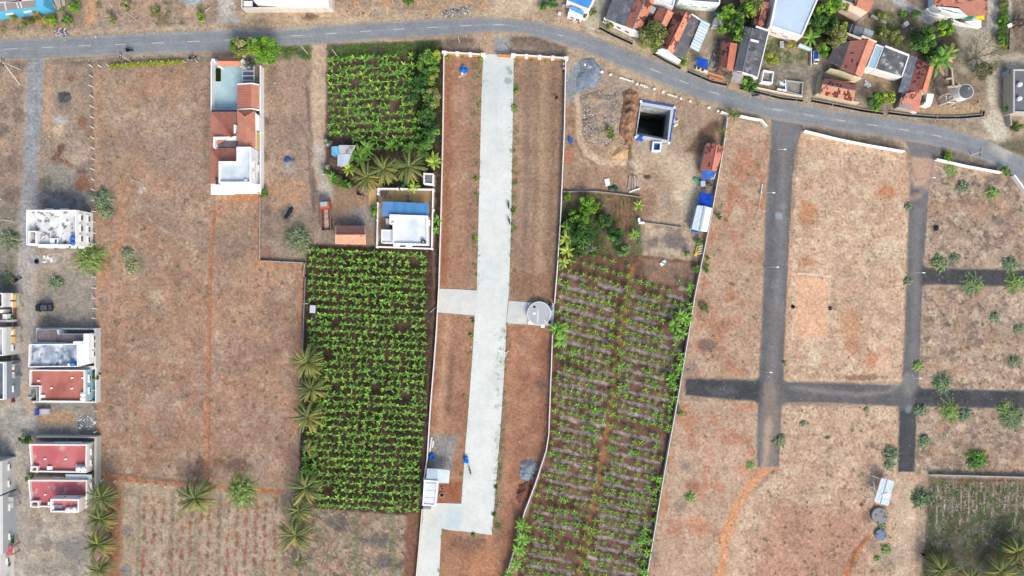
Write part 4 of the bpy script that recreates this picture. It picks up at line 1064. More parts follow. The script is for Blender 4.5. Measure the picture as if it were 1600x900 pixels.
# ------------------------------------------------------------------ the house with orange tiled roofs
def villa():
    t = thing("tiled_villa","long orange tiled villa with pale blue courtyard and white terrace","house",W(368,200,0))
    OA,OB = (206,128,100),(222,146,116)
    m = MB((236,236,234))
    a,b = W(330,95,2.1),W(330,174,2.1); m.bar((a.x,a.y,1),(b.x,b.y,1),.25,2.2)
    a,b = W(406.6,102,2.1),W(406.6,303.5,2.1); m.bar((a.x,a.y,1),(b.x,b.y,1),.25,2.2); m.build("compound_wall","plaster",t)
    surface("courtyard_floor",t,[V3(p,.06) for p in ((333,101),(398,101),(398,178),(333,178))],40,40,[(172,206,212),(200,224,228),2.5,1.6],"concrete",.06,4)
    P = wpoly([(336,105.5),(346,105.5),(346,128),(336,128)],.4); MB((214,220,220)).ring(P,inset(P,.1),0.05,.4).build("planter","plaster",t)
    g = np.random.RandomState(4); n = 500; Q = inset(P,.12); x0,x1 = min(p[0] for p in Q),max(p[0] for p in Q); y0,y1 = min(p[1] for p in Q),max(p[1] for p in Q)
    px_,py_ = g.uniform(x0,x1,n),g.uniform(y0,y1,n); an = g.uniform(0,6.28,n); V = np.zeros((n,3,3))
    V[:,0] = np.stack([px_-.06*np.cos(an),py_-.06*np.sin(an),np.full(n,.3)],1); V[:,1] = np.stack([px_+.06*np.cos(an),py_+.06*np.sin(an),np.full(n,.3)],1); V[:,2] = np.stack([px_+.1*g.randn(n),py_+.1*g.randn(n),np.full(n,.5)],1)
    link("lawn",np_mesh("lawn",V.reshape(-1,3)-np.array(t.location),np.arange(n*3).reshape(n,3),L(np.array([52,96,40])),"leaf"),t)
    MB((60,50,40)).prism(Q,.06,.3).build("planter_soil","soil",t)
    # gate roof: north slope shaded and south slope sunlit in the colours
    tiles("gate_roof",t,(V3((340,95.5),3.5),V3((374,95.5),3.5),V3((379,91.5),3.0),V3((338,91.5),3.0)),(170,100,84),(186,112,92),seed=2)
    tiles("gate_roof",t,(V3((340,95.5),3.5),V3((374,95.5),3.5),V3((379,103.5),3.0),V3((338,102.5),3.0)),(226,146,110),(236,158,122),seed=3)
    P = wpoly([(338.5,92.5),(378,92.5),(378.5,103),(338.5,102)],2.95); MB((234,234,232)).prism(P,2.6,2.93).build("gate_beam","plaster",t)
    for x,y in ((333,93.5),(377,93),(377,102),(341,101)): c = W(x,y,2.6); MB((238,238,236)).box((c.x,c.y,1.3),(.7,.5,2.7)).build("gate_pillar","plaster",t)
    # pergola
    for y in (111,118.5,125.5): a,b = W(378.5,y,2.9),W(397,y,2.9); MB((206,208,210)).bar(a,b,.14).build("pergola_beam","plaster",t)
    for x in (379,397): a,b = W(x,103,2.8),W(x,131,2.8); MB((196,200,206)).bar(a,b,.16).build("pergola_beam","plaster",t)
    surface("paved_strip",t,[V3(p,.1) for p in ((379,104),(397,104),(397,132),(379,132))],8,8,[(124,130,142),(142,146,156),1.5,1.5],"concrete",.05,5)
    # tiled roofs: sun and shade of each slope put into its colour
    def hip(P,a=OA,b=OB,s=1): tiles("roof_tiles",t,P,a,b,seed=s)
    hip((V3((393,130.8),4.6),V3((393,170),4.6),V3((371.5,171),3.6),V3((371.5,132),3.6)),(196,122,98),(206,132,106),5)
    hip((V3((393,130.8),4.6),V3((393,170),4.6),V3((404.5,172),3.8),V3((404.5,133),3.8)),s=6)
    for y0,y1 in ((131.5,130.2),(171.2,169.8)):
        v = MB((236,236,234)); v.bar(V3((371,y0),3.75),V3((393,y1),4.75),.25,.18); v.bar(V3((393,y1),4.75),V3((405,y0+1),3.95),.25,.18)
        v.build("verge","plaster",t)
    MB((232,230,226)).prism(wpoly([(372.5,133),(403,133),(403,170),(372.5,170)],3.4),-.1,3.4).build("garage_wall","plaster",t)
    # middle block with a hipped end
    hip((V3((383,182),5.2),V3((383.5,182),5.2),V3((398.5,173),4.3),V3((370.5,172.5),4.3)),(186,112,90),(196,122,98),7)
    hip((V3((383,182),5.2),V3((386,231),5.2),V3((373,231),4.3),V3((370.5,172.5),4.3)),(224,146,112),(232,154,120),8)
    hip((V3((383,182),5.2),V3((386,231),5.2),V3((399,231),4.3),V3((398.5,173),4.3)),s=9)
    MB((236,234,230)).prism(wpoly([(372,174),(397,174),(397,231),(373.5,231)],4.2),-.1,4.2).build("main_wall","plaster",t)
    # left lean-to rising to the terrace
    hip((V3((364.5,212.5),5.0),V3((369.5,212.5),5.0),V3((369.5,175),3.5),V3((329.5,175),3.5)),(192,118,96),(202,128,104),10)
    hip((V3((364.5,212.5),5.0),V3((363.5,213.5),5.0),V3((329.5,231),3.5),V3((329.5,175),3.5)),(206,130,104),(216,138,112),11)
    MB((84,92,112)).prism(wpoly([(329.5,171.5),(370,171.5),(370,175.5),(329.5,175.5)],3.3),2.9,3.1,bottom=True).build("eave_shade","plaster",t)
    MB((232,230,226)).prism(wpoly([(332,177),(369,177),(369,300),(332,300)],3.3),-.1,3.2).build("west_wall","plaster",t)
    P = wpoly([(333.5,214),(365.5,213.5),(365.5,195),(368.5,195),(368.5,217.5),(336,217.5),(336,231),(333.5,231)],4.8); MB((240,240,238)).prism(P,3.1,4.9).build("terrace_parapet","plaster",t)
    surface("terrace",t,[V3(p,3.4) for p in ((334,215),(373,200),(373,232),(331,232))],24,16,[(88,92,108),(126,118,116),.9,2],"tile",.05,8)
    hip((V3((341.5,251.5),4.8),V3((369,251.5),4.8),V3((369,231.5),3.6),V3((329,231.5),3.6)),(188,116,94),(198,126,102),12)
    hip((V3((341.5,251.5),4.8),V3((341,287),4.8),V3((329,287),3.6),V3((329,231.5),3.6)),(210,132,104),(220,142,112),13)
    # white upper terrace
    pts = [(369.5,229.5),(392,229.5),(392,286),(341.5,286),(341.5,252),(369.5,252)]
    q = [[(371,231.5),(390.4,231.5),(390.4,253.5),(371,253.5)],[(343,253.5),(390.4,253.5),(390.4,284.5),(343,284.5)]]
    flat_house("","",pts,6.2,ph=.9,t=.3,roof=[(226,230,230),(200,212,218),2,1.8],wall=(240,240,240),par=(244,244,242),root=t,quads=q,seed=14,wname="terrace_block")
    e = sorted(wpoly([(392,230),(392,286)],6.2),key=lambda p: p[1])
    for u in (.25,.55): window(t,e[0],e[1],u,4.3,1.0,1.2)
    window(t,e[0],e[1],.5,1.6,1.0,1.2)
    MB((244,244,242)).prism(wpoly([(329.5,287.5),(392,287),(405,288),(405,300),(366,301),(366,304),(329.5,304)],3.4),3.1,3.4,bottom=True).build("porch_slab","plaster",t)
    MB((238,238,236)).prism(wpoly([(332,288),(398,288),(398,300),(332,300)],3.0),-.1,3.1).build("south_wall","plaster",t)
    MB((240,240,238)).prism(wpoly([(398.6,177),(405,180.5),(405,205),(398.6,201.5)],3.2),-.1,3.2).build("side_annex","plaster",t)
    MB((206,178,110)).prism(wpoly([(399.2,206),(404.6,206),(404.6,232),(399.2,232)],2.6),-.1,2.6).build("side_annex","plaster",t)
    a = W(341,284,4.9); d = thing("ac_unit","small black cooling unit on the corner of the white porch roof","cooling unit",W(340.5,284,3.9))
    MB((46,46,50)).box((a.x,a.y+.1,4.9),(.9,1.3,.9)).build("cabinet","plastic",d); MB((206,206,206)).box((a.x-.6,a.y-.2,4.55),(.2,1.1,.7)).build("pipe_box","plastic",d)
    for k in range(3): MB((150,150,150)).box((a.x,a.y-.2+.3*k,5.36),(.7,.06,.03)).build("grille_bar","plastic",d)
    tank(384,283,5.34,"white water tank in the corner of the villa roof terrace",(240,240,240),.45,.6)
villa()

# ------------------------------------------------------------------ house with the blue roof, and what stands near it
def blue_roof_house():
    t = thing("blue_roof_house","white house with blue sheet porch inside a white walled yard","house",W(635,345,0))
    surface("yard_floor",t,[V3(p,.05) for p in ((591,295),(677,296),(675,389),(588.5,386))],40,40,[(204,170,118),(180,148,104),2.2,1.8,(128,110,92),1.6,.6],"concrete",.05,2)
    m = MB((238,238,236))
    for a,b in (((591,294.5),(621,294.8)),((627,294.9),(677,296)),((676.5,296),(674.5,388.5)),((675,388.5),(588.5,385.5)),((588.8,386),(590.3,318)),((590.6,302),(590.8,294.5))):
        a = W(*a,1.7); b = W(*b,1.7); m.bar((a.x,a.y,.8),(b.x,b.y,.8),.28,1.85)
    m.build("compound_wall","plaster",t)
    for x,y in ((591,295),(676.8,296),(674.8,388.5),(588.8,385.8),(590.3,317.5),(590.7,302.5),(621,295),(627,295),(677,328),(589.6,344)):
        c = W(x,y,1.8); MB((242,242,240)).box((c.x,c.y,.9),(.42,.42,2.0)).build("pillar","plaster",t)
    MB((222,186,128)).prism(wpoly([(576,296),(588,296),(588,321),(576,321)],.08),-.02,.08).build("entrance_ramp","concrete",t)
    surface("blue_sheets",t,[V3((597.5,315),3.3),V3((615,315.3),3.3),V3((614,338),3.7),V3((596.3,338),3.7)],8,8,(112,160,218),"sheet_metal",.05)
    corrugated("blue_sheets",t,(V3((614,339),3.75),V3((669,341),3.75),V3((670.5,318),3.3),V3((615,315.3),3.3)),(82,150,206),(100,166,216),1.0,1,5,"sheet_metal",.04)
    c = W(670.5,325,3); 
    for x,y in ((598,316),(634,317),(669.5,319),(597.5,337)): c = W(x,y,3.2); MB((200,204,208)).box((c.x,c.y,1.6),(.15,.15,3.2)).build("porch_post","dull_metal",t)
    flat_house("","",[(608.5,335),(668,337),(668.5,383),(613.5,381.5),(613.5,350),(608.5,350)],4.4,ph=.55,t=.3,roof=[(232,234,234),(208,218,222),2.2,1.6],wall=(238,238,236),par=(244,244,242),root=t,quads=[[(611,337.2),(666,339),(666,360),(615,360)],[(615.2,360),(666,360),(666.2,381),(615.2,379.6)]],seed=3)
    flat_house("","",[(595.5,358.5),(613,359),(613,380.3),(595.5,379.5)],3.5,ph=.3,t=.2,roof=[(232,234,234),(212,218,220),2,1.6],root=t,seed=4,wname="annex_wall")
    for x0,x1,y in ((614.5,624.5,385),(634,644,385.5)): MB((244,244,242)).prism(wpoly([(x0,382),(x1,382),(x1,y),(x0,y)],2.8),2.7,2.8,bottom=True).build("sunshade","plaster",t)
    MB((244,244,242)).prism(wpoly([(668.3,344),(672,344),(672,353),(668.3,353)],2.8),2.7,2.8,bottom=True).build("sunshade","plaster",t)
    s = sorted(wpoly([(613.5,381.5),(668.5,383)],4.4),key=lambda p: p[0])
    for u in (.11,.46): window(t,s[0],s[1],u,1.8,1.2,1.1,shade=False)
    P = wpoly([(604,338),(608,338),(608,358),(604,358)],2.2); MB((92,104,122)).prism(P,-.05,.12).build("stair_landing","concrete",t)
    for k in range(6): c = W(606,356-k*2.6,1+k*.4); MB((190,194,198)).box((c.x,c.y,.3+.28*k),(.9,.4,.6+.56*k)).build("stair_step","concrete",t)
    tank(661,377.5,3.88,"black water tank on the white roof of the blue porch house",(52,54,58),.52,.85,lid=(170,170,168))
blue_roof_house()

def small_sheds():
    gable("tiled_shed","orange tiled shed with dull upper slope next to the parked truck",[(525,353),(525,381),(571,382),(570,352.8)],((524.8,366.3),(570.6,366.3)),2.8,4.1,('tile',(166,112,98),(176,120,106)),('tile',(232,160,124),(244,174,138),(186,122,96),.72),wall=(214,180,160),cat="shed",seed=31,verge=(226,190,170))  # same tiles on both slopes; shade and sun put into their colours
    r,_ = flat_house("pump_house","small white pump house with grey roof north of the walled yard",[(661.5,270),(677.5,271),(677.5,289),(661.5,287)],3.0,cat="pump house",ph=.4,t=.3,roof=[(150,152,154),(120,122,124),1,2],seed=5)
    e = sorted(wpoly([(661.5,287),(677.5,289)],3),key=lambda p: p[0]); window(r,e[0],e[1],.5,1.4,.7,.8,shade=False)
    t = thing("hut","hut with blue box room and patched white sheet roof under banana leaves","hut",W(538,243,0))
    MB((214,214,210)).prism(wpoly([(529,228),(553,228),(547,242),(541,257),(528,258)],2.6),-.1,2.6).build("wall","plaster",t)
    corrugated("roof_sheets",t,(V3((529.5,226.8),3.1),V3((556,227),3.1),V3((549.5,241),2.8),V3((528,241),2.8)),(206,208,210),(190,190,190),1.0,1,3,"cement_sheet",.04,((140,130,124),.56))
    corrugated("roof_sheets",t,(V3((527.5,240.5),2.95),V3((549.5,240.5),2.95),V3((543,258),2.65),V3((527,260),2.65)),(206,216,226),(190,202,214),1.0,1,4,"sheet_metal",.04)
    r,_ = flat_house("","",[(518,229),(530,228.3),(530,241.5),(518,242)],3.1,root=t,ph=.1,t=.15,wall=(92,178,222),par=(118,196,232),roof=[(96,186,228),(116,200,236),1,1],wname="box_room")
    c,d = W(525,228.6,3.15),W(525,241.6,3.15); MB((200,220,230)).bar(c,d,.12,.06).build("roof_seam","plaster",t)
    # guard room and canopy at the lower end of the concrete road
    t = thing("guard_room","small white flat roofed room with ribbed roof edge beside the wall","room",W(671,770,0))
    P = wpoly([(662.5,750),(684.5,751.5),(680.5,791),(660,790)],3.2); MB((236,236,238)).prism(P,-.1,2.9).build("wall","plaster",t); MB((244,244,246)).ring(P,inset(P,.3),2.9,3.2).build("parapet","plaster",t)
    for k in range(3):
        y0,y1 = 755+k*11.2,755+(k+1)*11.2-.6; surface("roof_panel",t,[V3(p,2.98) for p in ((664.3-k*.5,y0),(681.4-k*1.0,y0+.6),(680.4-k*1.0,y1+.6),(663.8-k*.5,y1))],6,6,[(230,233,238),(214,220,228),1.5,1.5],"plaster",.06,k)
    for k in range(9):
        c = W(666+k*1.9,755,3.25); MB((150,154,158)).box((c.x,c.y,3.05),(.12,.12,.16)).build("roof_stud","dull_metal",t)
    MB((150,150,148)).prism(wpoly([(661.5,791.5),(673,792),(673,796),(661.5,795.5)],1.2),-.1,1.0).build("step_block","concrete",t)
    t = thing("canopy","pale translucent sheet canopy on posts above the guard room","canopy",W(685,743,0))
    surface("canopy_sheet",t,[V3(p,2.9) for p in ((667,732),(684,732.5),(683.5,753.5),(666,752.5))],8,8,[(182,204,214),(196,214,222),1.5,1.5],"sheet_metal",.05,3)
    surface("canopy_sheet",t,[V3(p,2.85) for p in ((684,733),(703,734.5),(701.5,755.3),(683.5,754.5))],8,8,[(206,222,228),(220,230,234),1.5,1.5],"sheet_metal",.05,4)
    for x,y in ((668,733.5),(702,735.5),(700.5,754),(684,754),(684,733)): c = W(x,y,2.8); MB((190,196,200)).tube([(c.x,c.y,-.1),(c.x,c.y,2.8)],.06,6).build("post","dull_metal",t)
small_sheds()

def round_tank():
    c = W(842.5,490,1.3); t = thing("round_reservoir","round grey topped water reservoir at the end of the side slab","reservoir",(c.x,c.y,0))
    MB((222,226,226)).lathe((c.x,c.y,0),[(2.72,-.1),(2.72,1.2),(2.8,1.21),(2.8,1.3),(2.66,1.3)],40).build("tank_wall","plaster",t)
    m = MB((190,195,194)); m.lathe((c.x,c.y,1.1),[(2.62,0),(2.62,.216)],40); m.build("lid_slab","concrete",t)
    h = W(835,479.5,1.3); MB((20,20,22)).box((h.x,h.y,1.29),(.55,.5,.06)).build("hatch","dull_metal",t)
    h = W(835,490,1.9); MB((226,232,234)).box((h.x,h.y,1.33),(.7,.55,.14)).build("cover_block","concrete",t)
    MB((210,220,224)).bar(W(840,483,1.33),W(840,505,1.33),.4,.1).build("cross_beam","concrete",t)
    MB((236,238,238)).tube([W(849,499,1.4),W(856,505.5,1.35)],.07,6).build("pipe","plastic",t)
    MB((206,208,206)).prism(wpoly([(824,472),(866,474),(865,509.5),(825,507)],.3),-.05,.22).build("plinth","concrete",t)
    m = MB((240,238,230))
    for x,y,w,d in ((830,504,1.4,.9),(848,510,.9,.6),(826.5,475,.5,.4)): q = W(x,y,.3); m.box((q.x,q.y,.2),(w,d,.5))
    m.build("footing","plaster",t)
    k = W(860,476.5,.9); MB((40,42,46)).lathe((k.x,k.y,.2),[(.42,0),(.45,.4),(.45,.8),(.2,.95)],12).build("pump_drum","plastic",t)
    b = thing("barrel","blue plastic barrel beside the round reservoir","barrel",W(861,483,.22)); k = b.location
    MB((36,100,190)).lathe(k,[(.32,0),(.38,.2),(.4,.5),(.38,.8),(.3,.95)],12).build("barrel_body","plastic",b); MB((60,120,205)).lathe((k.x,k.y,k.z+.95),[(.28,0),(.28,.06)],10).build("lid","plastic",b)
    b = thing("drum","grey metal drum at the lower right of the round reservoir","drum",W(859,503.5,.22)); k = b.location
    MB((120,126,130)).lathe(k,[(.36,0),(.4,.05),(.4,.4),(.36,.45)],12).build("drum_body","dull_metal",b); MB((90,94,98)).lathe((k.x,k.y,k.z+.45),[(.3,0),(.3,.03)],10).build("lid","dull_metal",b)
round_tank()

def open_well():
    o = wpoly([(1001,158),(1055,167.3),(1046,224),(993,215)],.55); i = wpoly(PIT,.55); c = centroid(o)
    t = thing("open_well","large square open well with white rim and blue edge stripe","well",(c[0],c[1],0))
    def order(p): k = min(range(4),key=lambda j: p[j][0]+p[j][1]); return p[k:]+p[:k]
    o,i = order(o),order(i)
    MB((204,206,206)).ring(o,i,-.3,.5).build("rim","plaster",t)
    D = 13.0
    n = 24; V,F,C = [],[],[]
    for k in range(4):
        a,b = i[k],i[(k+1) % 4]
        v,f = patch((a[0],a[1],.45),(b[0],b[1],.45),(b[0],b[1],-D),(a[0],a[1],-D),24,30); f = f+sum(len(q) for q in V); V.append(v); F.append(f)
    V = np.concatenate(V); F = np.concatenate(F)
    q = np.clip((fbm(V[:,0]*2+V[:,1]*2,V[:,2],1.6,4,5)-.5)*2.2+.5,0,1)[:,None]; C = np.array([150,158,160])*(1-q)+np.array([226,230,228])*q
    dk = np.clip((-V[:,2]-4.2+2.4*(fbm(V[:,0]+V[:,1],V[:,2],2,3,8)-.5))/.8,0,1)[:,None]; C = C*(1-dk)+np.array([84,86,82])*dk      # wall below the lining, darkened in colour for the shade down the shaft
    link("shaft_wall",np_mesh("shaft_wall",V-np.array(t.location),F,L(C),"stone"),t)
    MB((74,82,76)).poly([(p[0],p[1],-D+1.2) for p in inset(i,-.05)]).build("well_water","water",t)
    b = MB((52,104,196))
    P = o
    for k in range(4):
        a,e = Vector((*P[k],.53)),Vector((*P[(k+1) % 4],.53))
        if k in (1,2): b.bar(a,e,.34,.1)
    b.build("edge_stripe","plaster",t)
    s = MB((150,158,164)); a,e = Vector((*i[0],.2)),Vector((*i[1],.2)); s.bar(a+Vector((0,.5,-1.0)),e+Vector((0,.4,-1.0)),.5,.5); s.build("inner_ledge","concrete",t)
    for x,y in ((1001.5,158.5),(1054,168),(1045.4,223),(993.5,214.4)): q = W(x,y,.6); MB((238,238,238)).box((q.x,q.y,.3),(.5,.5,.75)).build("corner_post","plaster",t)
    t = thing("water_trough","small white and blue trough with green water below the well","trough",W(1027,230,0))
    P = wpoly([(1020,221),(1034.5,221.5),(1033,237),(1018.5,236.5)],1.0); MB((232,234,236)).ring(P,inset(P,.35),-.05,1.0).build("trough_wall","plaster",t)
    Q = inset(P,.34); MB((54,116,206)).ring(Q,inset(Q,.22),.3,.93).build("blue_lining","plaster",t); MB((74,84,44)).poly([(p[0],p[1],.45) for p in inset(Q,.2)]).build("green_water","water",t)
    t = thing("paved_slab","bare beige concrete slab beside the blue trough","slab",W(1037,233,0)); MB((206,192,170)).prism(wpoly([(1034.8,224.5),(1043,225.5),(1040.5,243),(1019,239),(1019,237.3),(1033.4,237.8)],.15),-.05,.15).build("slab_body","concrete",t)
    MB((150,140,126)).box((W(1030,239,.1).x,W(1030,239,.1).y,.16),(.5,.3,.08)).build("drain_cover","concrete",t)
open_well()
# ------------------------------------------------------------------ the village
def village():
    # blue roofed shop
    t = thing("blue_roof_shop","white walled house with two bright blue roofs at the lane mouth","house",W(903,6,0))
    MB((238,236,232)).prism(wpoly([(889,-14),(930,-2),(921,15),(885.5,2)],3.4),-.1,3.3).build("wall","plaster",t)
    corrugated("upper_roof",t,(V3((892,-12),3.9),V3((927,-2),3.9),V3((919.5,13.5),3.5),V3((888,1),3.5)),(56,142,220),(76,158,232),1.0,1,3,"sheet_metal",.04)
    MB((240,238,234)).prism(wpoly([(891.5,10),(912.5,19),(909,29),(887.5,21)],2.6),-.1,2.4).build("front_wall","plaster",t)
    corrugated("lower_roof",t,(V3((893.5,9),2.9),V3((912.5,18),2.9),V3((911.5,24.5),2.55),V3((891.5,15.5),2.55)),(66,150,226),(84,166,236),1.0,1,4,"sheet_metal",.04)
    a = W(925,14,0); b = W(914,32,0); MB((232,228,214)).bar((a.x,a.y,.5),(b.x,b.y,.5),.2,1.2).build("side_wall","plaster",t)
    s = sorted(wpoly([(887.5,21),(909,29)],2.6),key=lambda p: p[0]); window(t,s[0],s[1],.35,1.2,.9,.9,shade=False); window(t,s[0],s[1],.75,1.0,.8,1.6,shade=False)
    for x,y,w,c in ((898.5,31,1.1,(236,226,206)),(912,30,.8,(240,240,240)),(894,25.5,.6,(226,226,226)),(881.5,9,.7,(226,212,200)),(874.5,20.5,.7,(240,240,240)),(909,36,1.0,(210,190,160))):
        q = W(x,y,.5); u = thing("crate",{898.5: "cream crate in front of the blue roofed shop",912: "white block at the corner of the blue roofed shop",894: "small pale crate left of the shop front",881.5: "pinkish box beside the shop's side bushes",874.5: "white box left of the shop on bare ground",909: "tan crate nearest the road before the shop"}[x],"crate",(q.x,q.y,0))
        MB(c).box((q.x,q.y,.3),(w,w*.75,.6),-.35).build("box","wood",u); MB(tuple(int(v*.9) for v in c)).box((q.x,q.y,.63),(w*1.05,w*.8,.06),-.35).build("lid","wood",u)
    BR,DK = ('tile',(226,138,102),(238,156,120),(120,70,58),.60),('tile',(162,100,84),(176,112,94),(110,70,64),.66)  # lit and shaded tile tones; village slopes carry sun and shade in colour
    GR = ('cement',(112,114,120),(132,132,136),((150,148,146),.6))
    # long house with grey sheets and tiles
    r = gable("long_house","long house half grey sheets half orange tiles with white front gable, left of olive tree",[(985,-10),(976.5,40.5),(1001,48.5),(1024,-3)],((1010,-6),(988.5,45)),3.0,4.4,None,BR,wall=(240,238,234),seed=41,walls=False)
    tiles("roof_tiles",r,(V3((1010,-6),4.4),V3((988.5,45),4.4),V3((976.5,40.5),3.9),V3((997,-9),3.9)),(172,106,88),(186,118,98),(128,84,74),.72,seed=42)
    corrugated("grey_sheets",r,(V3((997,-9),3.85),V3((976.5,41),3.85),V3((945.5,29.5),2.7),V3((963,-18),2.7)),(108,112,120),(126,130,136),1.05,4,43,stain=((150,152,154),.6))
    P = wpoly([(964,-16),(1023,-3),(1000,48),(946,29)],2.6); MB((242,240,236)).prism(P,-.1,2.7).build("wall","plaster",r)
    s = wpoly([(944,27.5),(960,33),(976,39.5),(988,46),(1000,49)],3.0); m = MB((244,243,240)); q = [W(943.5,28.5,2.6),W(962,36,2.9),W(976,41,3.4),W(988.6,46.5,3.9),W(1000.5,51,3.0)]
    for a,b in zip(q,q[1:]): m.add([(a.x,a.y,-.1),(b.x,b.y,-.1),(b.x,b.y,b.z),(a.x,a.y,a.z),(a.x+.1,a.y+.25,-.1),(b.x+.1,b.y+.25,-.1),(b.x+.1,b.y+.25,b.z),(a.x+.1,a.y+.25,a.z)],[(0,1,2,3),(5,4,7,6),(3,2,6,7),(0,3,7,4),(1,5,6,2)])
    m.build("front_gable","plaster",r)
    for a,b in zip(q[1:3],q[2:4]): window(r,a,b,.5,1.4,.9,1.0,shade=False)
    # small tiled house
    gable("small_tiled_house","small orange tiled house between the two long houses",[(1030,11.5),(1021,29),(1041,41.5),(1052.5,20)],((1043,14.5),(1033.5,36.5)),2.8,3.9,('tile',(192,116,92),(204,128,104),(150,92,76),.7),('tile',(230,146,110),(240,160,124)),seed=44)
    gable("grey_lean_to","dark grey sheet lean-to behind the olive roadside tree",[(1010,28),(1006,44),(1034,56),(1040,44)],((1024,33),(1019,49)),2.2,2.7,('cement',(84,84,84),(98,98,98)),('cement',(76,76,78),(92,92,92)),cat="shed",seed=45)
    t = thing("small_shed","tiny shed with pale grey sheet roof between two tiled houses","shed",W(1019,16,0)); MB((200,200,200)).prism(wpoly([(1018,9),(1025,12.5),(1021,21),(1014.5,17.5)],2.3),-.1,2.2).build("wall","plaster",t)
    corrugated("roof_sheets",t,(V3((1018,9),2.5),V3((1025.5,12.5),2.5),V3((1021,22),2.3),V3((1014.5,18),2.3)),(176,178,182),(190,192,194),1,1,46)
    # second long house
    r = gable("long_house","long house with dark and bright tiles, grey sheets and curved white front gable",[(1056.5,16),(1034,71),(1051,85),(1079.5,23.5)],((1072.5,17),(1043,76.5)),3.0,4.4,('tile',(160,98,82),(184,112,92),(92,58,56),.52),('tile',(232,142,106),(242,158,122),(130,76,62),.6),wall=(240,238,234),seed=47,walls=False)  # left slope painted as shaded, right as sunlit, plus dark weathered tiles
    corrugated("grey_sheets",r,(V3((1079.5,23.5),3.05),V3((1051,85),3.05),V3((1070,91.5),2.4),V3((1095.5,32.5),2.4)),(104,104,108),(122,120,122),1.05,3,48,stain=((150,142,134),.62))
    MB((240,238,234)).prism(wpoly([(1057,17),(1093,32),(1068.5,90),(1036,72)],2.5),-.1,2.4).build("wall","plaster",r)
    q = [W(1028,78,2.6),W(1033,76.5,3.5),W(1042,79,4.3),W(1049,86,3.2),W(1063.5,96,2.5)]; m = MB((246,245,243))
    for a,b in zip(q,q[1:]): m.add([(a.x,a.y,-.1),(b.x,b.y,-.1),(b.x,b.y,b.z),(a.x,a.y,a.z),(a.x+.1,a.y+.25,-.1),(b.x+.1,b.y+.25,-.1),(b.x+.1,b.y+.25,b.z),(a.x+.1,a.y+.25,a.z)],[(0,1,2,3),(5,4,7,6),(3,2,6,7),(0,3,7,4),(1,5,6,2)])
    m.build("front_gable","plaster",r); a,b = W(1080.5,22,3.1),W(1096,32,2.6); MB((240,240,238)).bar(a,b,.25,.2).build("verge","plaster",r)
    t = thing("metal_canopy","pale blue corrugated metal canopy beside the long tiled house","canopy",W(1093,56,0))
    corrugated("roof_sheets",t,(V3((1096,30.5),2.9),V3((1078,74),2.9),V3((1091.5,81.5),2.5),V3((1110,37.5),2.5)),(196,216,224),(214,230,236),.62,1,49,"sheet_metal",.03)
    for k in range(11):
        f = k/10; MB((160,182,192)).bar(V3((1096-18*f,30.5+43.5*f),2.96),V3((1110-18.5*f,37.5+44*f),2.56),.07,.05).build("seam_rib","dull_metal",t)
    for x,y in ((1096.5,32),(1079,73.5),(1091,80),(1109,38)): c = W(x,y,2.6); MB((160,170,176)).tube([(c.x,c.y,-.1),(c.x,c.y,2.55)],.06,6).build("post","dull_metal",t)
    gable("outhouse","small outhouse with striped grey sheet roof near the papaya trees",[(1118,25.5),(1114,39),(1129.5,41),(1133.5,29.5)],((1126,27),(1122,40)),2.3,2.7,('cement',(156,156,156),(186,186,184)),('cement',(170,170,168),(196,196,194)),cat="shed",seed=51,wall=(232,228,220))
    b = thing("barrel","light blue drum beside the striped grey outhouse","barrel",W(1117,24.5,0)); k = b.location; MB((70,150,200)).lathe(k,[(.4,0),(.48,.3),(.48,.7),(.4,.95)],12).build("barrel_body","plastic",b); MB((110,180,220)).lathe((k.x,k.y,.95),[(.36,0),(.36,.05)],10).build("lid","plastic",b)
    t = thing("blue_tarp_stall","roadside stall under a bright blue tarpaulin","stall",W(1098,98,0))
    surface("tarp",t,[V3(p,z) for p,z in (((1089.5,88.5),2.3),((1106.5,93),2.2),((1106,108.5),2.0),((1087.5,101.5),2.1))],8,8,[(30,78,178),(52,104,206),.8,2],"cloth",.03,3)
    for x,y in ((1090,89.5),(1106,94),(1105,107),(1088.5,101)): c = W(x,y,2); MB((150,130,100)).tube([(c.x,c.y,-.1),(c.x,c.y,2)],.05,5).build("pole","wood",t)
    for x,y,w in ((1094,108.5,1.6),(1100.5,111,1.6),(1090,107,.8)): c = W(x,y,.6); MB((236,226,208)).box((c.x,c.y,.45),(w,.5,.9),-.35).build("counter","wood",t)
    # ruined tiled house
    r = gable("ruined_house","half collapsed tiled house with bare rafters and fallen tiles on its left",[(1129,60),(1126,101),(1145,112),(1152,68)],((1141,66.5),(1135,107)),2.6,3.6,('tile',(150,92,82),(170,104,92),(84,58,54),.5),('tile',(214,124,92),(228,140,108),(110,66,54),.68),wall=(186,156,130),seed=52)
    rr = random.Random(8); m = MB()
    for k in range(130): q = W(rr.uniform(1115,1138),rr.uniform(62,116),0); m.color(rr.choice([(120,106,98),(150,136,124),(98,84,78),(180,166,150),(160,100,82)])); m.box((q.x,q.y,rr.uniform(.05,.7)),(rr.uniform(.2,.9),rr.uniform(.1,.4),.08),rr.uniform(0,3))
    m.build("fallen_tiles","tile",r)["kind"] = "stuff"
    for k in range(7): a,b = W(1116+k*1.2,72+k*7,1.8),W(1124+k*1.6,74+k*6,2.6); MB((110,92,78)).bar(a,b,.12).build("rafter","wood",r)
    surface("cement_ramp",r,[V3(p,.25) for p in ((1118,70),(1126,74),(1114,106),(1108,104))],6,8,[(168,164,158),(130,124,118),1,2],"concrete",.3,4)
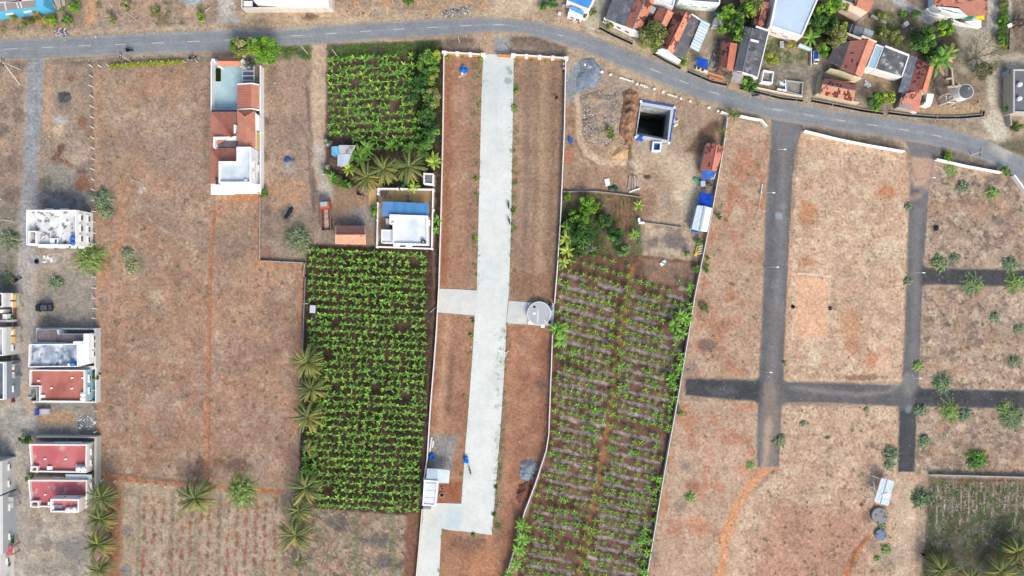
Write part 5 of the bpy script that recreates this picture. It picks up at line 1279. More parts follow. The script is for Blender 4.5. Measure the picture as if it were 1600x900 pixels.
    for a,b,c in (((1105,113),(1131,121),(224,160,118)),((1108,120),(1130,127),(216,146,104))): a,b = W(*a,.4),W(*b,.4); MB(c).bar((a.x,a.y,.2),(b.x,b.y,.2),.5,.45).build("brick_edge","stone",r)
    # long dark sheet house
    r = gable("sheet_roof_house","long house under dark grey cement sheets with one white skylight strip",[(1164,41),(1146.5,110.5),(1183.5,119.5),(1201,48.5)],((1175.5,44),(1160,112)),3.0,4.0,('cement',(116,118,124),(132,132,136),((146,148,150),.62)),('cement',(86,88,94),(122,122,126),((150,150,152),.64)),wall=(240,238,236),seed=53)
    MB((240,240,238)).bar(V3((1173,62.5),3.98),V3((1185.5,65.5),3.72),.5,.06).build("skylight","sheet_metal",r); MB((236,236,236)).bar(V3((1201.5,48),3.1),V3((1184,120),3.1),.22,.2).build("gutter","plaster",r)
    q = [W(1161,112,3.2),W(1172,115.5,3.3),W(1183.5,121.5,3.0)]; m = MB((244,243,240))
    for a,b in zip(q,q[1:]): m.bar((a.x,a.y-.1,a.z/2),(b.x,b.y-.1,b.z/2),.25,3.2)
    m.build("front_gable","plaster",r); MB((240,238,236)).bar(V3((1181,41.5),3.6),V3((1200,48),3.2),.3,.4).build("rear_gable","plaster",r)
    t = thing("entrance_awning","worn grey awning over a tan entrance slab crossing the drain","awning",W(1150,127,0))
    surface("awning_sheet",t,[V3(p,z) for p,z in (((1146,112),2.6),((1162,116),2.6),((1159,131),2.1),((1141.5,128),2.1))],8,8,[(160,150,150),(186,178,176),.8,2],"cloth",.05,6)
    surface("entrance_slab",t,[V3(p,.16) for p in ((1141,127),(1157,131),(1153,141),(1136.5,138))],6,6,[(206,180,140),(188,162,124),1,1.6],"concrete",.2,6)
    for x,y in ((1143,127),(1158,130)): c = W(x,y,2); MB((130,120,110)).tube([(c.x,c.y,-.1),(c.x,c.y,2.1)],.05,5).build("pole","wood",t)
    gable("tiled_house","old dark red tiled house partly hidden behind the big pale roof",[(1184,2),(1177,38),(1192,44),(1203,4)],((1192,2),(1184,41)),2.6,3.4,('tile',(160,92,84),(178,108,98),(100,62,60),.55),('tile',(180,106,94),(196,120,106),(110,70,64),.58),wall=(170,150,130),seed=54)
    # big pale roof
    r,o = flat_house("pale_roof_house","big house with pale blue flat roof and cream walls at the top",[(1218,-32),(1283,-12),(1253.5,57.5),(1203,41)],4.2,ph=.3,t=.35,roof=[(206,224,236),(196,216,230),3,1.2],wall=(246,234,222),par=(244,240,236),seed=13)
    o = ccw(o); s = min([(a,b) for a,b in zip(o,o[1:]+o[:1])],key=lambda q: q[0][1]+q[1][1])
    for u in (.25,.6): window(r,*s,u,2.2,1.2,1.2,(236,226,214))
    # back row
    r,o = flat_house("mint_house","house with grey roof slab and mint and white south wall at top edge",[(1063,-30),(1128,-28),(1125,6),(1061,1)],4.4,ph=.35,t=.3,roof=[(112,116,124),(134,136,142),2,1.6],wall=(226,240,234),par=(244,244,242),seed=14)
    s = sorted(wpoly([(1061,1),(1125,6)],4.4),key=lambda p: p[0])
    for u in (.2,.45,.7): window(r,s[0],s[1],u,2.4,1.1,1.2)
    flat_house("white_flat_house","plain white flat roofed house between the long houses at top edge",[(1024,-30),(1063,-28),(1052,12),(1022,-1)],3.6,ph=.3,t=.3,roof=[(236,236,236),(220,220,220),2,1.4],wall=(240,240,240),seed=15)
    r = gable("peach_house","peach walled house with orange tiles and grey side roof at top",[(1332,-18),(1336,9.5),(1357.5,19),(1372,-14)],((1345,-18),(1338,8.5)),3.2,4.0,('tile',(220,140,110),(230,152,120)),('tile',(222,140,108),(236,156,122)),wall=(250,222,196),seed=55)
    P = wpoly([(1312,5),(1322,-6),(1338,8),(1357,18),(1345,27),(1333,20),(1318,12)],2.6); MB((250,226,202)).prism(P,-.1,2.6).build("front_wing","plaster",r)
    corrugated("grey_sheets",r,(V3((1318,-16),3.4),V3((1336,-14),3.4),V3((1335,6),3.0),V3((1318,0),3.0)),(96,98,108),(110,112,118),1,2,56)
    # cluster around the tiled house with cream gable
    r = gable("cream_gable_house","tiled house with cream front gable wall and grey lean-to beside the dirt lane",[(1327.5,64),(1313,106.5),(1345.5,121.5),(1367.5,68)],((1356,61),(1335.5,115.5)),3.0,4.3,('tile',(182,112,98),(198,124,108),(110,70,64),.66),('tile',(226,144,112),(238,160,128)),wall=(232,214,172),seed=57)  # left slope's shade and right slope's sun are in the tile colours
    corrugated("grey_sheets",r,(V3((1328,66),3.1),V3((1314,106),3.1),V3((1293,96),2.5),V3((1309,58),2.5)),(88,86,90),(104,100,102),1.05,2,58,stain=((126,118,114),.6))
    corrugated("grey_sheets",r,(V3((1322,50),3.2),V3((1356,61),3.5),V3((1354,69),3.3),V3((1318,60),3.0)),(66,64,68),(84,80,82),1.05,1,59)
    q = [W(1296,108.5,2.5),W(1312,112,3.0),W(1334,120,4.0),W(1345.5,123.5,3.2)]; m = MB((240,226,184))
    for a,b in zip(q,q[1:]): m.add([(a.x,a.y,-.1),(b.x,b.y,-.1),(b.x,b.y,b.z),(a.x,a.y,a.z),(a.x+.1,a.y+.3,-.1),(b.x+.1,b.y+.3,-.1),(b.x+.1,b.y+.3,b.z),(a.x+.1,a.y+.3,a.z)],[(0,1,2,3),(5,4,7,6),(3,2,6,7),(0,3,7,4),(1,5,6,2)])
    m.build("front_gable","plaster",r); m = MB((240,228,198)); m.bar(V3((1322,52),3.4),V3((1346,61),4.0),.3,.5); m.bar(V3((1346,56.5),4.4),V3((1369,66),3.3),.3,.5); m.build("rear_gable","plaster",r)
    gable("grey_shed","shed with weathered blue grey sheets behind the cream gable house",[(1336,39.5),(1332,54),(1360,62),(1366,49)],((1351,43.5),(1346,58)),2.5,2.9,('cement',(136,144,152),(160,166,172),((110,110,112),.6)),('cement',(150,156,164),(170,176,180)),cat="shed",seed=60)
    gable("dark_lean_to","dark grey sheet lean-to between trees and blue grey shed",[(1326,36),(1321,52),(1331,55),(1337,40)],((1331,38),(1326,53)),2.3,2.6,('cement',(66,70,80),(80,84,92)),('cement',(70,74,84),(86,88,96)),cat="shed",seed=61)
    r,o = flat_house("blue_roof_wing","house with narrow pale blue roof and weathered grey sheets, white front",[(1369,68.5),(1381.5,73),(1367.5,108.5),(1354.5,104.5)],3.3,ph=.15,t=.2,roof=[(186,214,226),(168,200,214),1.2,1.8],wall=(240,240,238),par=(226,234,236),seed=16)
    corrugated("grey_sheets",r,(V3((1383,73),3.5),V3((1419.5,87),3.5),V3((1408,119),3.2),V3((1369.5,107.5),3.2)),(104,104,106),(130,130,132),1.05,4,62,stain=((206,206,204),.55))
    MB((240,240,238)).prism(wpoly([(1384,74),(1418,87.5),(1408,121),(1368,109)],2.9),-.1,3.0).build("wall","plaster",r); m = MB((240,240,240)); m.bar(V3((1383,72),3.7),V3((1420,86.5),3.7),.3,.35); m.bar(V3((1420,87),3.6),V3((1409,120),3.4),.22,.2); m.build("parapet_edge","plaster",r)
    gable("front_tiled_house","small house with speckled orange tiles along the drain by the road",[(1287,122.5),(1338,130),(1333,158.5),(1281.5,147)],((1285,132),(1336.5,142)),2.6,3.5,None,None,wall=(226,204,170),seed=63)
    r = [o_ for o_ in SC.objects if o_.name.startswith("front_tiled_house")][0]
    R0,R1 = V3((1285,132),3.5),V3((1336.5,142),3.5); tiles("roof_tiles",r,(R0,R1,V3((1338.5,130.5),2.7),V3((1287,122.5),2.7)),(160,98,84),(176,112,96),(96,60,56),.6,seed=64); tiles("roof_tiles",r,(R0,R1,V3((1333,158.5),2.6),V3((1281.5,147),2.6)),(230,144,110),(240,160,126),(124,70,58),.56,seed=65)  # upper slope toned for shade, lower for sun, speckled with dark tiles
    MB((240,216,178)).bar(V3((1274,148),.9),V3((1340,162),.9),.2,1.8).build("front_wall","plaster",r); corrugated("grey_sheets",r,(V3((1285,113),2.5),V3((1300,118),2.5),V3((1297,125),2.3),V3((1284,123),2.3)),(70,72,78),(84,86,90),1,1,66)
    P = wpoly([(1276,148),(1282,114),(1286,115),(1284,148)],1.4); MB((206,196,160)).prism(P,-.1,1.4).build("side_wall","plaster",r)
    # house with three roofs on the right
    r = gable("orange_ridge_house","large tiled house with bright orange right slope beside the water tower",[(1433,89),(1418,146),(1447,148),(1459.5,102)],((1452,103),(1441,140)),3.0,4.4,('tile',(176,102,90),(196,118,102),(112,66,62),.58),('tile',(232,144,104),(242,158,120)),wall=(206,196,180),seed=67)  # sunlit right and shaded left slope painted into the tile tones
    corrugated("grey_sheets",r,(V3((1433,89),3.1),V3((1418.5,145),3.1),V3((1403,144),2.4),V3((1420.5,86),2.4)),(128,134,144),(150,154,162),1.05,3,68,stain=((176,178,182),.62))
    tiles("roof_tiles",r,(V3((1440,141),4.0),V3((1416,146),3.6),V3((1405,166),2.6),V3((1436,175),2.6)),(226,142,112),(238,156,126),(150,88,72),.68,seed=69)
    surface("patched_sheet",r,[V3(p,z) for p,z in (((1408,152),3.02),((1426,159),3.16),((1421,172),2.75),((1404.5,167),2.74))],6,6,[(176,160,154),(158,144,140),.8,2],"cement_sheet",.04,3)
    MB((206,196,180)).prism(wpoly([(1417,147),(1440,150),(1434,173),(1406,166)],2.4),-.1,2.5).build("porch_wall","plaster",r); MB((240,236,230)).bar(V3((1405,168),.6),V3((1430,177),.6),.2,1.2).build("front_wall","plaster",r)
    t = thing("white_lean_to","small lean-to with pale blue white sheet right of the tiled house","shed",W(1450,156,0)); corrugated("roof_sheets",t,(V3((1449,146),2.4),V3((1459.5,147),2.4),V3((1456,162),2.0),V3((1446,161.5),2.0)),(210,222,226),(226,232,234),1,1,70,"sheet_metal",.03); MB((240,240,238)).prism(wpoly([(1446.5,158),(1456.5,158),(1454,166),(1443,163.5)],1.8),-.1,1.8).build("wall","plaster",t)
    # top right shop
    t = thing("shop_house","tiled shop house with white terrace and green yellow awning at top right","shop",W(1500,8,0))
    tiles("roof_tiles",t,(V3((1463,-22),4.2),V3((1543,-20),4.2),V3((1543,24),3.2),V3((1513,25),3.2)),(214,138,112),(228,152,124),(150,92,78),.7,seed=71); tiles("roof_tiles",t,(V3((1462,-22),4.2),V3((1515,-22),4.2),V3((1513,12),3.4),V3((1460,8),3.4)),(216,130,100),(230,146,116),(120,72,62),.58,seed=72)
    MB((234,236,236)).prism(wpoly([(1463,-20),(1542,-20),(1541,22),(1514,23),(1462,10)],3.0),-.1,3.0).build("wall","plaster",t)
    P = wpoly([(1458,8),(1513,13),(1512,25),(1490,23),(1470,17)],2.8); MB((226,230,230)).prism(P,-.1,2.4).build("terrace_block","plaster",t); MB((240,242,242)).ring(P,inset(P,.35),2.4,3.0).build("parapet","plaster",t)
    for x,y in ((1471,14.5),(1483,17),(1497,20),(1505,19)): c = W(x,y,2.6); MB((120,122,126)).box((c.x,c.y,2.6),(1.0,.8,.4),.2).build("terrace_crate","wood",t)
    q = [W(1448,13,1.2),W(1453,19,1.2),W(1465,23,1.2),W(1478,24.5,1.2),W(1486,30,1.2),W(1500,36,1.2),W(1534,41.5,1.2)]; m = MB((244,244,240))
    for a,b in zip(q,q[1:]): m.bar((a.x,a.y,.6),(b.x,b.y,.6),.3,1.3)
    m.build("forecourt_wall","plaster",t); surface("forecourt",t,[V3(p,.1) for p in ((1480,24),(1530,30),(1533,41),(1486,31))],8,6,[(226,222,212),(206,200,190),1.5,1.6],"concrete",.1,5)
    surface("green_awning",t,[V3(p,2.4) for p in ((1513,25),(1524,24),(1519,29),(1505.5,29.5))],5,5,(40,150,112),"cloth",.04); surface("mint_awning",t,[V3(p,2.38) for p in ((1524.2,24),(1529,23.8),(1524,29),(1519.2,29.2))],4,4,(150,214,170),"cloth",.04); surface("yellow_awning",t,[V3(p,2.4) for p in ((1529.2,23.8),(1538,24),(1540,27.5),(1533,31.5),(1524.2,29.2))][:1]+[V3(p,2.4) for p in ((1538,24),(1538.5,31),(1524.2,29.5))],4,4,(250,232,40),"cloth",.04)
    MB((246,246,244)).prism(wpoly([(1508,33),(1534,31.5),(1533,40),(1520,40)],2.2),1.9,2.15,bottom=True).build("white_awning","cloth",t)
    # right edge house with two white tanks
    r,o = flat_house("grey_roof_house","grey flat roofed house at right edge with two white round tanks",[(1583.5,108),(1660,108),(1660,176),(1583.5,176)],3.4,ph=.4,t=.3,roof=[(112,114,118),(130,130,134),2,1.5],wall=(206,196,176),par=(206,204,200),seed=17)
    tank(1594.5,131.5,3.0,"upper white round tank on the grey roof at right edge",(240,240,238),.5,.8,"white tanks on the grey roof"); tank(1594.2,153.5,3.0,"lower white round tank on the grey roof at right edge",(240,240,238),.5,.8,"white tanks on the grey roof")
    c = W(1579.5,112.5,2.2); t = thing("gate_box","small pale blue box room at the corner of the long boundary wall, right edge","gate post",(c.x,c.y,0)); MB((176,200,206)).box((c.x,c.y,1.1),(1.1,1.0,2.3)).build("box_body","plaster",t); MB((40,48,54)).box((c.x-.1,c.y,2.29),(.65,.6,.06)).build("hatch","dull_metal",t)
    wall_run("boundary_wall","grey boundary wall running down beside the sandy lane, right edge",[(1577,116),(1578,160),(1580,196)],1.5,.2,(190,186,178),(206,202,196)); wall_run("boundary_wall","short pale wall above the grey roofed house at right edge",[(1583,109),(1640,107)],1.4,.25,(226,222,214),(236,232,226))
    # roofless rooms and the front wall along the drain
    t = thing("roofless_room","small roofless white walled room with grey floor beside dark roofed house","ruin",W(1200,120,0)); P = wpoly([(1193.5,108.5),(1210,112),(1207.5,130),(1189.5,127.5)],1.8); m = MB((240,238,232)); m.ring(P,inset(P,.25),-.1,1.7); m.build("wall","plaster",t); surface("floor",t,[(p[0],p[1],.9) for p in inset(P,.26)],8,8,[(120,120,120),(186,184,180),.8,2],"concrete",.05,3)
    t = thing("bus_shelter","white and pale blue roadside shelter frame with slanting panel","shelter",W(1222,134,0)); 
    for x,y in ((1218.5,126),(1227,124.5),(1217.5,139),(1227.5,141)): c = W(x,y,2.2); MB((236,238,238)).tube([(c.x,c.y,-.1),(c.x,c.y,2.3)],.08,6).build("post","plaster",t)
    MB((196,214,222)).add([V3((1218.5,126.5),2.4),V3((1227.5,131),2.4),V3((1227.5,135.5),2.0),V3((1218.5,132),2.0)],[(0,1,2,3)]).build("panel","sheet_metal",t); m = MB((240,240,238)); m.bar(V3((1214,139.5),.5),V3((1228,142.5),.5),.35,.9); m.bar(V3((1227.5,124),2.3),V3((1227.5,141),2.3),.18,.16); m.build("bench_wall","plaster",t)
    t = thing("roofless_room","roofless grey floored enclosure right of the roadside shelter","ruin",W(1241,134,0)); P = wpoly([(1229.5,124.5),(1256,128),(1254,150),(1229,143)],.9); MB((190,188,180)).ring(P,inset(P,.22),-.1,.8).build("wall","plaster",t); surface("floor",t,[(p[0],p[1],.1) for p in inset(P,.23)],10,10,[(142,136,128),(170,164,154),1,2],"concrete",.05,7)
    wall_run("front_wall","low cream wall along the drain between the ruins and the road",[(1182,136.5),(1212,143),(1254,151)],.8,.25,(236,214,182),(246,230,204))
    t = thing("low_wall","mint green low wall piece behind the small blue truck","wall",W(1257,73,0)); MB((206,230,222)).bar(V3((1248,70.5),.6),V3((1267,78),.6),.5,1.2).build("wall_body","plaster",t); MB((220,240,232)).bar(V3((1248,70.5),1.24),V3((1267,78),1.24),.56,.08).build("coping","plaster",t)
    wall_run("yard_wall","thin pale wall on the left of the parked blue and white truck",[(1268,79),(1267.5,102)],.9,.16,(206,200,190),(226,222,216))
    MBt = thing("concrete_block","small pale grey block lying in the yard below the big pale roof","block",W(1220,70.5,0)); c = MBt.location; MB((204,200,206)).box((c.x,c.y,.35),(.85,1.4,.7),.08).build("block_body","concrete",MBt); MB((186,182,186)).box((c.x,c.y,.72),(.5,1.0,.06),.08).build("recess","concrete",MBt)
    c = W(1416,37.5,1); t = thing("white_tank_box","white cube tank in the scrub left of the grey lane","tank",(c.x,c.y,0)); MB((240,228,220)).box((c.x,c.y,.6),(1.0,1.0,1.2),.6).build("tank_body","plastic",t); MB((220,200,186)).box((c.x,c.y,1.22),(.4,.4,.06),.6).build("lid","plastic",t)
    wall_run("stone_wall","grey stone wall piece beside scrub at the top of the village",[(1362,24),(1385,36)],.9,.5,(150,144,138),(170,164,156),mat="stone")
village()

def drains():
    for k,pts in enumerate(([(936,44),(957,55),(988,69)],[(1020,84),(1040,96),(1063.5,107.5)],[(1074,112),(1095,121),(1112,128),(1136,133)],[(1157,138),(1185,145),(1220,154),(1255,158)],[(1268,158),(1310,166),(1345,173),(1380,178)],[(1388,177),(1420,181),(1460,184),(1500,184),(1534,181),(1536,174)])):
        lab = ("open black drain below the white gabled long house","open black drain in front of the curved white gable","open black drain past the ruined tiled house","open black drain below the roofless rooms","open black drain in front of the speckled tiled house","open black drain below the water tower yard")[k]
        P = [W(x,y,0) for x,y in pts]; t = thing("open_drain",lab,"drain",(P[0].x,P[0].y,0),"open drains along the village road")
        w = MB((168,160,148)); b = MB((30,28,28))
        for a,c in zip(P,P[1:]):
            d = (c-a).normalized(); n = Vector((-d.y,d.x,0))
            for s in (-1,1): w.bar(a+n*.36*s+Vector((0,0,.12))-d*.05,c+n*.36*s+Vector((0,0,.12))+d*.05,.12,.5)
            b.add([a-n*.3+Vector((0,0,.03)),c-n*.3+Vector((0,0,.03)),c+n*.3+Vector((0,0,.03)),a+n*.3+Vector((0,0,.03))],[(0,1,2,3)])
        w.build("drain_wall","concrete",t); b.build("black_water","water",t)
drains()

def top_edge():
    t = thing("blue_house","blue walled house with brown grid roof slab in the top left corner","house",W(20,-10,0))
    P = wpoly([(-60,-60),(66,-60),(68,9),(54,11),(-60,25)],4.0); MB((96,190,232)).prism(P,-.1,3.9).build("wall","plaster",t)
    surface("roof_slab",t,[V3(p,4.0) for p in ((-60,25),(55,10.5),(53,-60),(-60,-60))],20,20,[(158,148,142),(176,166,158),1.5,1.8],"concrete",.12,3); surface("ledge",t,[V3(p,3.95) for p in ((56,9),(67.5,8.5),(66,-60),(54,-60))],4,12,(116,200,238),"plaster",.12)
    m = MB((228,220,214))
    for a,b in (((7,4),(10,16)),((-10,4),(0,20)),((25,1),(29,13)),((31,1),(34,12.5)),((-20,6),(54,-1)),((10,4),(34,1))): m.bar(V3(a,4.03),V3(b,4.03),.3,.06)
    m.build("roof_joint","plaster",t); s = sorted(wpoly([(-60,25),(54,11)],4),key=lambda p: p[0])
    for u in (.6,.85): window(t,s[0],s[1],u,2.0,1.2,1.1)
    t = thing("pole_stack","stack of pale poles leaning beside the blue house","poles",W(90,6,0)); rr = random.Random(5)
    for k in range(12): a,b = W(76+k*2.2,-6+rr.uniform(-3,3),1.5),W(87+k*1.3,12+rr.uniform(-4,4),.2); MB(rr.choice([(196,190,180),(214,210,202),(170,160,148)])).tube([a,b],.09,5).build("pole","wood",t)
    # white walled store at the top
    t = thing("white_warehouse","large white warehouse with drain court behind a pale compound wall","warehouse",W(448,-6,0))
    MB((246,246,244)).prism(wpoly([(396,-80),(512,-80),(511,4),(432,4.5),(396,1)],4.5),-.1,4.5).build("wall","plaster",t)
    corrugated("roof_sheets",t,(V3((394,-80),5.2),V3((514,-80),5.2),V3((512.5,3),4.6),V3((433,3.5),4.6)),(244,244,244),(236,236,238),1.4,2,7,"sheet_metal",.04)
    q = [W(377,-40,2.4),W(378,12.5,2.4),W(517,11.5,2.4),W(518.5,-40,2.4)]; m = MB((226,218,206))
    for a,b in zip(q,q[1:]): m.bar((a.x,a.y,1.2),(b.x,b.y,1.2),.3,2.5)
    m.build("compound_wall","plaster",t)
    for k in range(9): c = W(393+k*14.2,12.6,2.2); MB((206,196,184)).box((c.x,c.y-.17,1.15),(.09,.06,2.3)).build("wall_joint","plaster",t)
    for x,y,w,d in ((388,6,2,1.2),(472,8,2.2,.9),(494,7.5,2.0,.9)): c = W(x,y,2.4); MB((240,240,238)).box((c.x,c.y,2.5),(w,d,.1)).build("sunshade","plaster",t)
    surface("court_floor",t,[V3(p,.05) for p in ((379,-20),(516,-20),(516,14),(379,14))],20,10,[(86,88,96),(110,110,116),1.5,2],"concrete",.05,4)
top_edge()

# ------------------------------------------------------------------ sheds along the wall east of the pit
def wall_sheds():
    gable("tiled_shed","long shed with red clay tiles against the white wall near the pit",[(1104.5,223.5),(1095.5,265),(1119,267.5),(1131.5,229)],((1119.5,224),(1111.5,266)),2.5,3.4,('tile',(192,110,92),(206,124,104),(130,76,66),.66),('tile',(216,128,104),(230,144,120),(140,80,68),.66),cat="shed",seed=81,wall=(200,176,150))
    t = thing("tarp_shelter","lean-to under a creased blue tarp next to the red tiled shed","shelter",W(1108,272,0)); surface("tarp",t,[V3(p,z) for p,z in (((1097.5,264.5),2.2),((1119.5,267),2.2),((1113.5,281),1.9),((1096,280.5),1.7))],10,8,[(54,96,178),(94,132,200),.7,2],"cloth",.03,3); MB((214,206,196)).add([V3((1119.6,269),2.1),V3((1116,280),1.9),V3((1110,280.6),1.92)],[(2,1,0)]).build("torn_corner","cloth",t)
    for x,y in ((1098,265),(1097,280),(1113,280)): c = W(x,y,1.7); MB((140,120,96)).tube([(c.x,c.y,-.1),(c.x,c.y,1.7)],.05,5).build("pole","wood",t)
    t = thing("scrap_heap","heap of scrap beams and sheets between the two blue tarps","scrap",W(1108,290,0)); rr = random.Random(9)
    for k in range(14): c = W(rr.uniform(1104,1114),rr.uniform(283,299),.4); MB(rr.choice([(110,96,88),(150,140,130),(80,72,68),(176,168,160)])).box((c.x,c.y,.15+.05*k),(rr.uniform(.6,1.9),rr.uniform(.12,.5),.1),rr.uniform(-.4,.4)).build("scrap_piece","wood",t)
    c = W(1098.5,287,1); t = thing("metal_box","pale grey metal box beside the scrap heap","box",(c.x,c.y,0)); MB((176,196,206)).box((c.x,c.y,.5),(1.0,1.25,1.0),.03).build("box_body","sheet_metal",t); MB((196,212,220)).box((c.x,c.y,1.03),(1.06,1.3,.06),.03).build("lid","sheet_metal",t)
    t = thing("tarp_shelter","shelter under deep blue tarp joined to the white metal shed","shelter",W(1102,312,0)); surface("tarp",t,[V3(p,z) for p,z in (((1095.5,300),2.1),((1114.5,304.5),2.3),((1111,324),2.3),((1090,318.5),2.0))],10,8,[(24,66,176),(44,92,208),.6,2.2],"cloth",.03,4)
    for x,y in ((1096,301),(1091,318),(1110,323),(1113,305)): c = W(x,y,2); MB((140,120,96)).tube([(c.x,c.y,-.1),(c.x,c.y,2)],.05,5).build("pole","wood",t)
    r = gable("metal_shed","white metal sheet gable shed at the lower end of the shed row",[(1089.5,320.5),(1080.5,357.5),(1105,362.5),(1112.5,325)],((1102,322),(1094,361)),2.5,3.1,('metal',(222,232,234),(234,240,240)),('metal',(226,232,234),(236,240,240)),cat="shed",seed=83,wall=(180,196,206)); MB((186,206,210)).bar(V3((1102,322),3.2),V3((1094,361),3.2),.5,.08).build("ridge_cap","sheet_metal",r); surface("blue_apron",r,[V3(p,.9) for p in ((1080,358),(1090,361),(1090,363.5),(1080.5,362))],4,3,(44,92,208),"cloth",.03)
    t = thing("yellow_sheet_pile","yellow plastic sheets with pale bars stacked against the wall","sheets",W(1093,391,0)); rr = random.Random(3)
    for k in range(3): surface("yellow_sheet",t,[V3(p,.3+.12*k) for p in ((1090+k*2.4,381+k),(1094+k*2.2,382+k),(1089+k*2,401-3*k),(1084.5+k*2,400-3*k))],4,6,[(240,206,70),(250,224,110),.5,1.5],"cloth",.03,k)
    for k in range(4): MB((236,220,190)).bar(V3((1091.5,386+k*3.8),.75),V3((1098.5,383.5+k*3.8),.75),.3,.1).build("pale_bar","wood",t)
wall_sheds()

# ------------------------------------------------------------------ compound walls
def walls():
    wall_run("site_wall","long white wall on the left of the concrete road estate",[(693.5,86),(692.5,160),(691,250),(688.5,350),(685.5,450),(681.5,520),(678.5,560),(672,640),(667.5,715),(662,752)],1.5,.17,(226,216,208),(240,232,226))
    wall_run("site_wall","white wall along the leg of the concrete road at the bottom",[(659.5,796),(655,850),(650,905),(646,950)],1.4,.17,(214,202,196),(236,226,220))
    wall_run("site_wall","long white wall on the right of the concrete road, upper stretch",[(884,92),(882,200),(879.5,260),(876,340),(871,420),(866.5,474)],1.5,.17,(226,216,208),(240,234,228))
    wall_run("site_wall","white wall below the round reservoir, bending away at the bottom",[(864,510),(860.5,600),(857.5,680),(853.5,705),(836,758),(820,800),(808,845),(794,892),(784,930)],1.5,.17,(222,212,204),(236,228,222))
    for k,(a,b,lab,n) in enumerate((((694,81.5),(755,85),"white and orange front wall left of the concrete road entrance",3),((802,85.5),(884.5,90.5),"white and orange front wall right of the concrete road entrance",4))):
        t = wall_run("front_wall",lab,[a,b],1.6,.3,(214,156,110),(244,238,228))
        A,B = W(*a,1.6),W(*b,1.6); d = (B-A).normalized(); rz = math.atan2(d.y,d.x)
        for j in range(n+1): q = A+(B-A)*(j/n); MB((244,236,226)).box((q.x,q.y,.9),(1.0 if j in (0,n) else .75,.5,1.95),rz).build("pillar","plaster",t)
    t = thing("entrance_gate","orange sliding gate leaf half open at the concrete road entrance","gate",W(789,86,0)); A,B = W(777.5,85.2,1.6),W(801,86.6,1.6)
    f = MB((226,150,78)); 
    for z in (.15,.85,1.6): f.bar((A.x,A.y,z),(B.x,B.y,z),.22 if z > 1.5 else .12,.12)
    f.build("gate_frame","car_paint",t)
    for k in range(12): q = A+(B-A)*((k+.5)/12); MB((214,140,72)).box((q.x,q.y,.85),(.2,.06,1.45)).build("gate_board","car_paint",t)
    wall_run("estate_wall","grey white wall between the banana field and the estate plots",[(1137,182),(1134,208),(1129.5,238),(1121,286),(1110,345),(1100,395),(1086,462),(1075,530),(1065,590),(1059,625),(1047,690),(1036,752),(1024,825),(1012,895),(1006,940)],1.3,.15,(196,190,184),(226,222,216))
    for lab,pts in (("short white wall at the corner of the first estate plot",[(1157,180.5),(1172,184),(1190,187),(1198.5,197)]),("long white roadside wall of the middle estate plot",[(1257.5,204),(1310,217),(1360,227),(1414,236.5)]),("white roadside wall of the right estate plot, left length",[(1464,248.5),(1510,259),(1566,269.5)]),("white roadside wall bending round the curve at the right edge",[(1585.5,274),(1596,288),(1612,312)]),("short white wall stub near the small roadside palm",[(1127,174.5),(1138,178)])):
        wall_run("roadside_wall",lab,pts,1.2,.3,(236,232,226),(246,244,240))
    wall_run("garden_wall","thin grey wall along the top of the green garden",[(880,299.5),(930,299),(966,303),(1002,308)],.7,.14,(164,154,140),(184,174,160)); wall_run("garden_wall","thin grey wall between the sandy yard and burnt ground",[(1008,348),(1040,352),(1066,356)],.6,.14,(164,154,140),(184,176,166))
    wall_run("garden_wall","pale wall along the top of the dark vegetable garden at bottom right",[(1455,742),(1530,744),(1640,747)],.9,.15,(176,170,160),(200,196,188)); wall_run("field_wall","low grey wall with step at the corner of the big dry field",[(406.5,310),(405.5,407.5),(440,409),(475.5,411),(474.5,432)],.8,.14,(160,150,142),(196,188,180),every=2.4,pil=(.22,.22))
    wall_run("field_wall","dark low wall between the dry field and the banana plot",[(477,434),(474,500),(472.5,560),(470,640),(468,690)],.8,.2,(96,88,82),(150,142,136),every=4,pil=(.2,.2)); 
    t = thing("white_block","white angled block at the corner of the garden and sandy yard","block",W(1001,347,0)); m = MB((244,242,238)); m.bar(V3((998,341),.5),V3((998,347),.5),.5,1.0); m.bar(V3((998,348),.5),V3((1006.5,348.5),.5),.45,1.0); m.build("block_body","plaster",t); c = W(1001,348,.9); MB((226,222,216)).box((c.x,c.y,1.02),(.3,.3,.05)).build("block_cap","plaster",t)
    post_fence("row of pale leaning stone fence posts between house plots and big dry field",[(144.5,104),(147,200),(148.5,330),(149.5,450),(150.5,560),(151.5,690)],2.28,1.45)
    post_fence("row of pale posts across the top of the furrowed field",[(162,749),(200,753),(245,757),(275,762)],2.2,1.1); post_fence("short row of pale posts by the roadside at the field's top left corner",[(144,104.5),(158,104.5),(163,101.5)],1.2,1.2,wires=2)
    post_fence("row of pale posts in the yellow hedge below the road",[(170,103),(200,101),(240,98.5),(290,97.5),(328,96.5)],2.3,1.3,w=.16); post_fence("concrete fence posts on the left of the dark vegetable garden",[(1453,746),(1447,800),(1442,835),(1438,870),(1434,910)],3.4,1.6,(190,188,182),.16)
    post_fence("grey posts along the edge of the eastern house plot",[(409,312),(408.5,405)],2.2,1.1,(190,184,176),.1)
    rr = random.Random(4); stones = [(914,101),(926.5,106),(940.5,111.5),(954,116),(995.5,130.5),(1008,134),(1022,138.5),(1036,143),(1064,153),(1078.5,158),(1108,167.5),(1122.5,172.5)]
    for k,(x,y) in enumerate(stones):
        c = W(x,y,.3); o = MB((240,234,224)).rock((0,0,0),.42,rr,(240,234,224)); me = o.mesh("marker_stone","stone"); q = link("marker_stone",me,None,(c.x,c.y,.15)); tag(q,f"white painted marker stone by the road, {['first','second','third','fourth','fifth','sixth','seventh','eighth','ninth','tenth','eleventh','twelfth'][k]} from the gravel heap","stone","white marker stones along the road")
